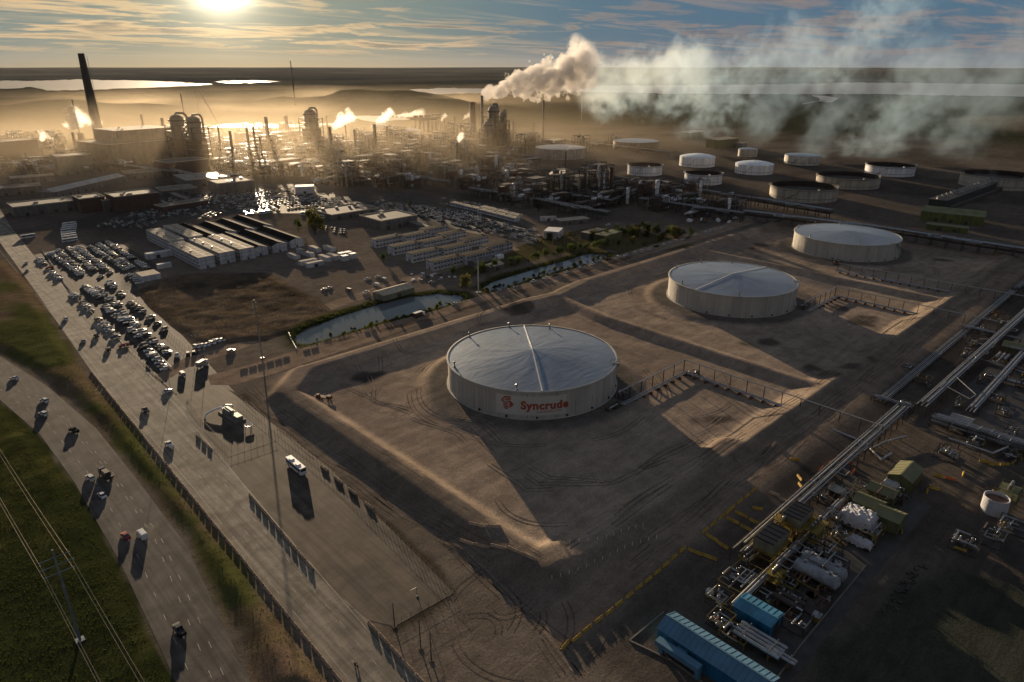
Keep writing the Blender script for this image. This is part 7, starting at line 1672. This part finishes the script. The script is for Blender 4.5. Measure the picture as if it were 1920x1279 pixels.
# ------------------------------------------------------------------ smoke, steam, mist
def plume(name, label, p0, p1, rs, ds, dens, col=(1, .97, .93), seed=0.0, amp=1.5, fine=1.0, aniso=0.35, warp=.55, edge=.5, stepr=1.0, soft=.15, puff=0.0):
    """volume along p0 -> p1; rs, ds = curve points (t, value 0..1) of radius and density; radius in metres is max(r) * value"""
    p0, p1 = Vector(p0), Vector(p1); L = (p1 - p0).length; Rm = max(v for _, v in rs); q = (p1 - p0).to_track_quat('X', 'Z')
    b = MB(); b.box((L / 2, 0, -Rm * 1.45), (L * 1.06 + Rm * .6, Rm * 2.9, Rm * 2.9))
    m = bpy.data.materials.new(name); m.use_nodes = True; t = m.node_tree; t.nodes.clear(); N = NT(t)
    co = N.n('ShaderNodeTexCoord').outputs['Object']
    sc = N.n('ShaderNodeVectorMath', {0: co, 3: 1.0 / Rm}, operation='SCALE').outputs[0]
    off = N.vm('ADD', sc, (seed, seed * 1.7, seed * .6))
    wn = N.n('ShaderNodeTexNoise', {'Vector': off, 'Scale': .62, 'Detail': 2.0}).outputs[1]
    wv = N.n('ShaderNodeVectorMath', {0: N.vm('SUBTRACT', wn, (.5, .5, .5)), 3: warp * 2 * Rm}, operation='SCALE').outputs[0]
    c2 = N.vm('ADD', co, wv); s = N.n('ShaderNodeSeparateXYZ', {0: c2}); s0 = N.n('ShaderNodeSeparateXYZ', {0: co})
    tt = N.m('DIVIDE', s0.outputs[0], L, clamp=True)
    def curve(pts, mx):
        c = N.n('ShaderNodeFloatCurve', {'Value': tt}); cm = c.mapping.curves[0]
        while len(cm.points) < len(pts): cm.points.new(.5, .5)
        for k, (x, y) in enumerate(pts): cm.points[k].location = (x, y / mx); cm.points[k].handle_type = 'AUTO'
        c.mapping.update(); return N.m('MULTIPLY', c.outputs[0], mx)
    rad = curve(rs, Rm); dn = curve(ds, 1.0)
    d = N.m('SQRT', N.m('ADD', N.m('MULTIPLY', s.outputs[1], s.outputs[1]), N.m('MULTIPLY', s.outputs[2], s.outputs[2])))
    nz = N.noise(off, 2.1 * fine, 5, .58, .2)
    v = N.m('ADD', N.m('SUBTRACT', 1.0, N.m('DIVIDE', d, rad)), N.m('MULTIPLY', N.m('SUBTRACT', nz, .5), amp))
    if puff:
        vo = N.n('ShaderNodeTexVoronoi', {'Vector': N.vm('ADD', off, N.n('ShaderNodeVectorMath', {0: wn, 3: .5}, operation='SCALE').outputs[0]), 'Scale': 1.9}, feature='SMOOTH_F1').outputs[0]
        v2 = N.n('ShaderNodeTexVoronoi', {'Vector': off, 'Scale': 4.6}, feature='SMOOTH_F1').outputs[0]
        v = N.m('ADD', v, N.m('ADD', N.m('MULTIPLY', N.m('SUBTRACT', .42, vo), puff), N.m('MULTIPLY', N.m('SUBTRACT', .42, v2), puff * .45)))
    ends = N.m('MULTIPLY', N.mr(s0.outputs[0], 0, L * soft), N.mr(s0.outputs[0], L, L * .86))
    box = N.mr(N.m('MAXIMUM', N.m('ABSOLUTE', s0.outputs[1]), N.m('ABSOLUTE', s0.outputs[2])), Rm * 1.42, Rm * 1.1)
    den = N.m('MULTIPLY', N.m('MULTIPLY', N.mr(v, 0.0, edge), N.m('MULTIPLY', ends, box)), N.m('MULTIPLY', dn, dens))
    vol = N.n('ShaderNodeVolumePrincipled', {'Color': c4(col), 'Density': den, 'Anisotropy': aniso})
    o = N.n('ShaderNodeOutputMaterial'); t.links.new(vol.outputs[0], o.inputs['Volume'])
    m.cycles.volume_step_rate = stepr
    ob = b.build(name, m, loc=p0); ob.rotation_euler = q.to_euler(); return tag(ob, label, kind='stuff')
def V3(px, py, gx, gy):
    """point seen at (px,py) at the same depth as ground point gx,gy"""
    Y = gx * math.sin(YAW) + gy * math.cos(YAW); b = (639.5 - py) / FPX; c, s = math.cos(TILT), math.sin(TILT); k = Y / (c + b * s)
    X = (px - 960) / FPX * k; return Vector((X * math.cos(YAW) + Y * math.sin(YAW), -X * math.sin(YAW) + Y * math.cos(YAW), CAMH + k * (-s + b * c)))
sx, sy = SMD[0], SMD[1]
plume('smoke_plume', 'dense white plume leaving the smoking stack', V3(901, 180, sx, sy), V3(1128, 122, sx, sy), [(0, 6), (.15, 15), (.4, 25), (.7, 33), (1, 38)], [(0, 1), (.5, .85), (.8, .6), (1, .3)], .095, seed=3, amp=.9, fine=2.0, warp=.45, edge=.10, stepr=.45, aniso=.12, soft=.02, puff=1.6)
plume('smoke_plume', 'white billow climbing above the horizon beyond the dense plume', V3(1040, 165, sx, sy), V3(1112, 82, sx, sy), [(0, 22), (.5, 34), (1, 30)], [(0, .4), (.6, 1), (1, .7)], .018, seed=11, amp=1.5, fine=1.4, edge=.25, puff=1.0)
plume('smoke_plume', 'broad pale smoke bank right of the billow', V3(1070, 165, sx, sy), V3(1350, 128, sx, sy), [(0, 30), (.3, 62), (.6, 58), (.85, 70), (1, 60)], [(0, .5), (.3, 1), (.7, .9), (1, .6)], .0072, seed=7, amp=1.8, fine=1.3, warp=.7, puff=.9, col=(.80, .93, 1))
vx, vy = P(1500, 268)
for i, (a, b, r, d, sd) in enumerate((((1095, 222), (1230, 170), 38, .009, 4), ((1215, 240), (1350, 92), 50, .0115, 6), ((1265, 280), (1440, 85), 66, .0105, 2), ((1370, 262), (1560, 60), 74, .0100, 9), ((1500, 190), (1730, -40), 66, .0085, 13), ((1480, 305), (1640, 150), 60, .0065, 15), ((1620, 312), (1800, 80), 74, .0070, 18), ((1560, 296), (1700, 225), 46, .0065, 22), ((1740, 310), (1930, 120), 80, .0045, 25), ((1830, 230), (1990, 30), 76, .0040, 28))):
    ux, uy = (vx, vy) if i < 3 or i == 4 else P(1620, 296)
    plume('smoke_plume', 'thin grey-green smoke veil rising behind the tank farm, number %d from the left' % (i + 1), V3(*a, ux, uy), V3(*b, ux, uy), [(0, r * .3), (.4, r * .8), (.8, r), (1, r * .9)], [(0, .5), (.3, 1), (.7, .9), (1, .6)], d * .44, (.60, .82, 1.0), seed=sd, amp=3.5, fine=1.5, warp=.9, edge=.8, soft=.25)
for a, b, r, d, lab, g in (((706, 233), (738, 207), 13, .12, 'white steam curl on the thick dark stack', (706, 300)), ((622, 238), (664, 212), 16, .12, 'white steam curl left of the thick dark stack', (623, 296)), ((859, 268), (868, 248), 7, .16, 'little steam wisp on the pale column', (859, 318)), ((1062, 284), (1070, 272), 5, .16, 'little steam wisp on the thin stack before the grey tank', (1060, 326)),
                        ((126, 240), (156, 210), 26, .06, 'bright steam puff left of the tall chimney', (150, 290)), ((74, 262), (88, 252), 12, .09, 'small bright steam puff at the far left', (90, 290)), ((172, 238), (186, 222), 15, .05, 'bright steam behind the tall chimney', (180, 262)), ((1028, 326), (1062, 320), 6, .12, 'flat steam jet over the yellow-green building', (1050, 352)),
                        ((738, 219), (800, 211), 12, .05, 'row of steam wisps behind the pale tanks', (770, 250)), ((826, 226), (838, 214), 9, .05, 'steam wisp left of the smoking stack', (830, 255)), ((868, 224), (884, 212), 9, .05, 'steam wisp beside the broad brown stack', (870, 255)), ((1770, 372), (1880, 318), 13, .011, 'thin steam drifting off the cooling tower', (1800, 378))):
    gx, gy = P(*g); plume('steam_puff', lab, V3(*a, gx, gy), V3(*b, gx, gy), [(0, r * .22), (.5, r * .55), (1, r * .75)], [(0, 1), (.6, .8), (1, .3)], d, (1, .98, .95), seed=a[0] * .37, amp=2.7, fine=1.3, warp=1.0, aniso=.5, soft=.02)
def mist(label, px, py, hx, hy, hz, dens, seed, lo=.06):
    gx, gy = P(px, py); b = MB(); b.box((0, 0, -2), (hx * 2, hy * 2, hz)); m = bpy.data.materials.new('mist'); m.use_nodes = True; t = m.node_tree; t.nodes.clear(); N = NT(t)
    co = N.n('ShaderNodeTexCoord').outputs['Object']; s = N.n('ShaderNodeSeparateXYZ', {0: co})
    nz = N.noise(N.n('ShaderNodeMapping', {'Vector': co, 'Location': (seed, seed, 0), 'Scale': (1 / 420., 1 / 420., 1 / 160.)}).outputs[0], 1.0, 5, .6, .6)
    d = N.m('ADD', N.m('POWER', N.m('DIVIDE', s.outputs[0], hx), 2.0), N.m('POWER', N.m('DIVIDE', s.outputs[1], hy), 2.0))
    den = N.m('MULTIPLY', N.m('MULTIPLY', N.mr(d, 1.0, .1), N.mr(s.outputs[2], hz - 4, 0)), N.m('MULTIPLY', N.mr(nz, .42, .64, lo, 1), dens))
    vol = N.n('ShaderNodeVolumePrincipled', {'Color': (1, .85, .62, 1), 'Density': den, 'Anisotropy': .68}); o = N.n('ShaderNodeOutputMaterial'); t.links.new(vol.outputs[0], o.inputs['Volume'])
    ob = b.build('mist', m, loc=(gx, gy, 0), rz=-YAW); tag(ob, label, kind='stuff')
mist('golden mist lying over and behind the left half of the plant', 500, 200, 1150, 900, 90, .00015, 3)
mist('thin golden haze hanging between the columns of the plant', 480, 282, 1050, 610, 110, .00028, 11, .7)
mist('golden mist beyond the pipe bridges', 800, 190, 1100, 900, 70, .00018, 40)
# ------------------------------------------------------------------ air
def volume_box(name, x0, x1, y0, y1, z0, z1, dens, col, aniso, emis=None):
    b = MB(); b.box(((x0 + x1) / 2, (y0 + y1) / 2, z0), (x1 - x0, y1 - y0, z1 - z0))
    m = bpy.data.materials.new(name); m.use_nodes = True; t = m.node_tree; t.nodes.clear(); N = NT(t)
    v = N.n('ShaderNodeVolumePrincipled', {'Color': c4(col), 'Density': dens, 'Anisotropy': aniso})
    o = N.n('ShaderNodeOutputMaterial'); t.links.new(v.outputs[0], o.inputs['Volume'])
    return tag(b.build(name, m), kind='stuff')
volume_box('haze', -31000, 31000, -31000, 31000, -40, 520, 0.0000028, (0.90, 0.92, 0.95), 0.3)
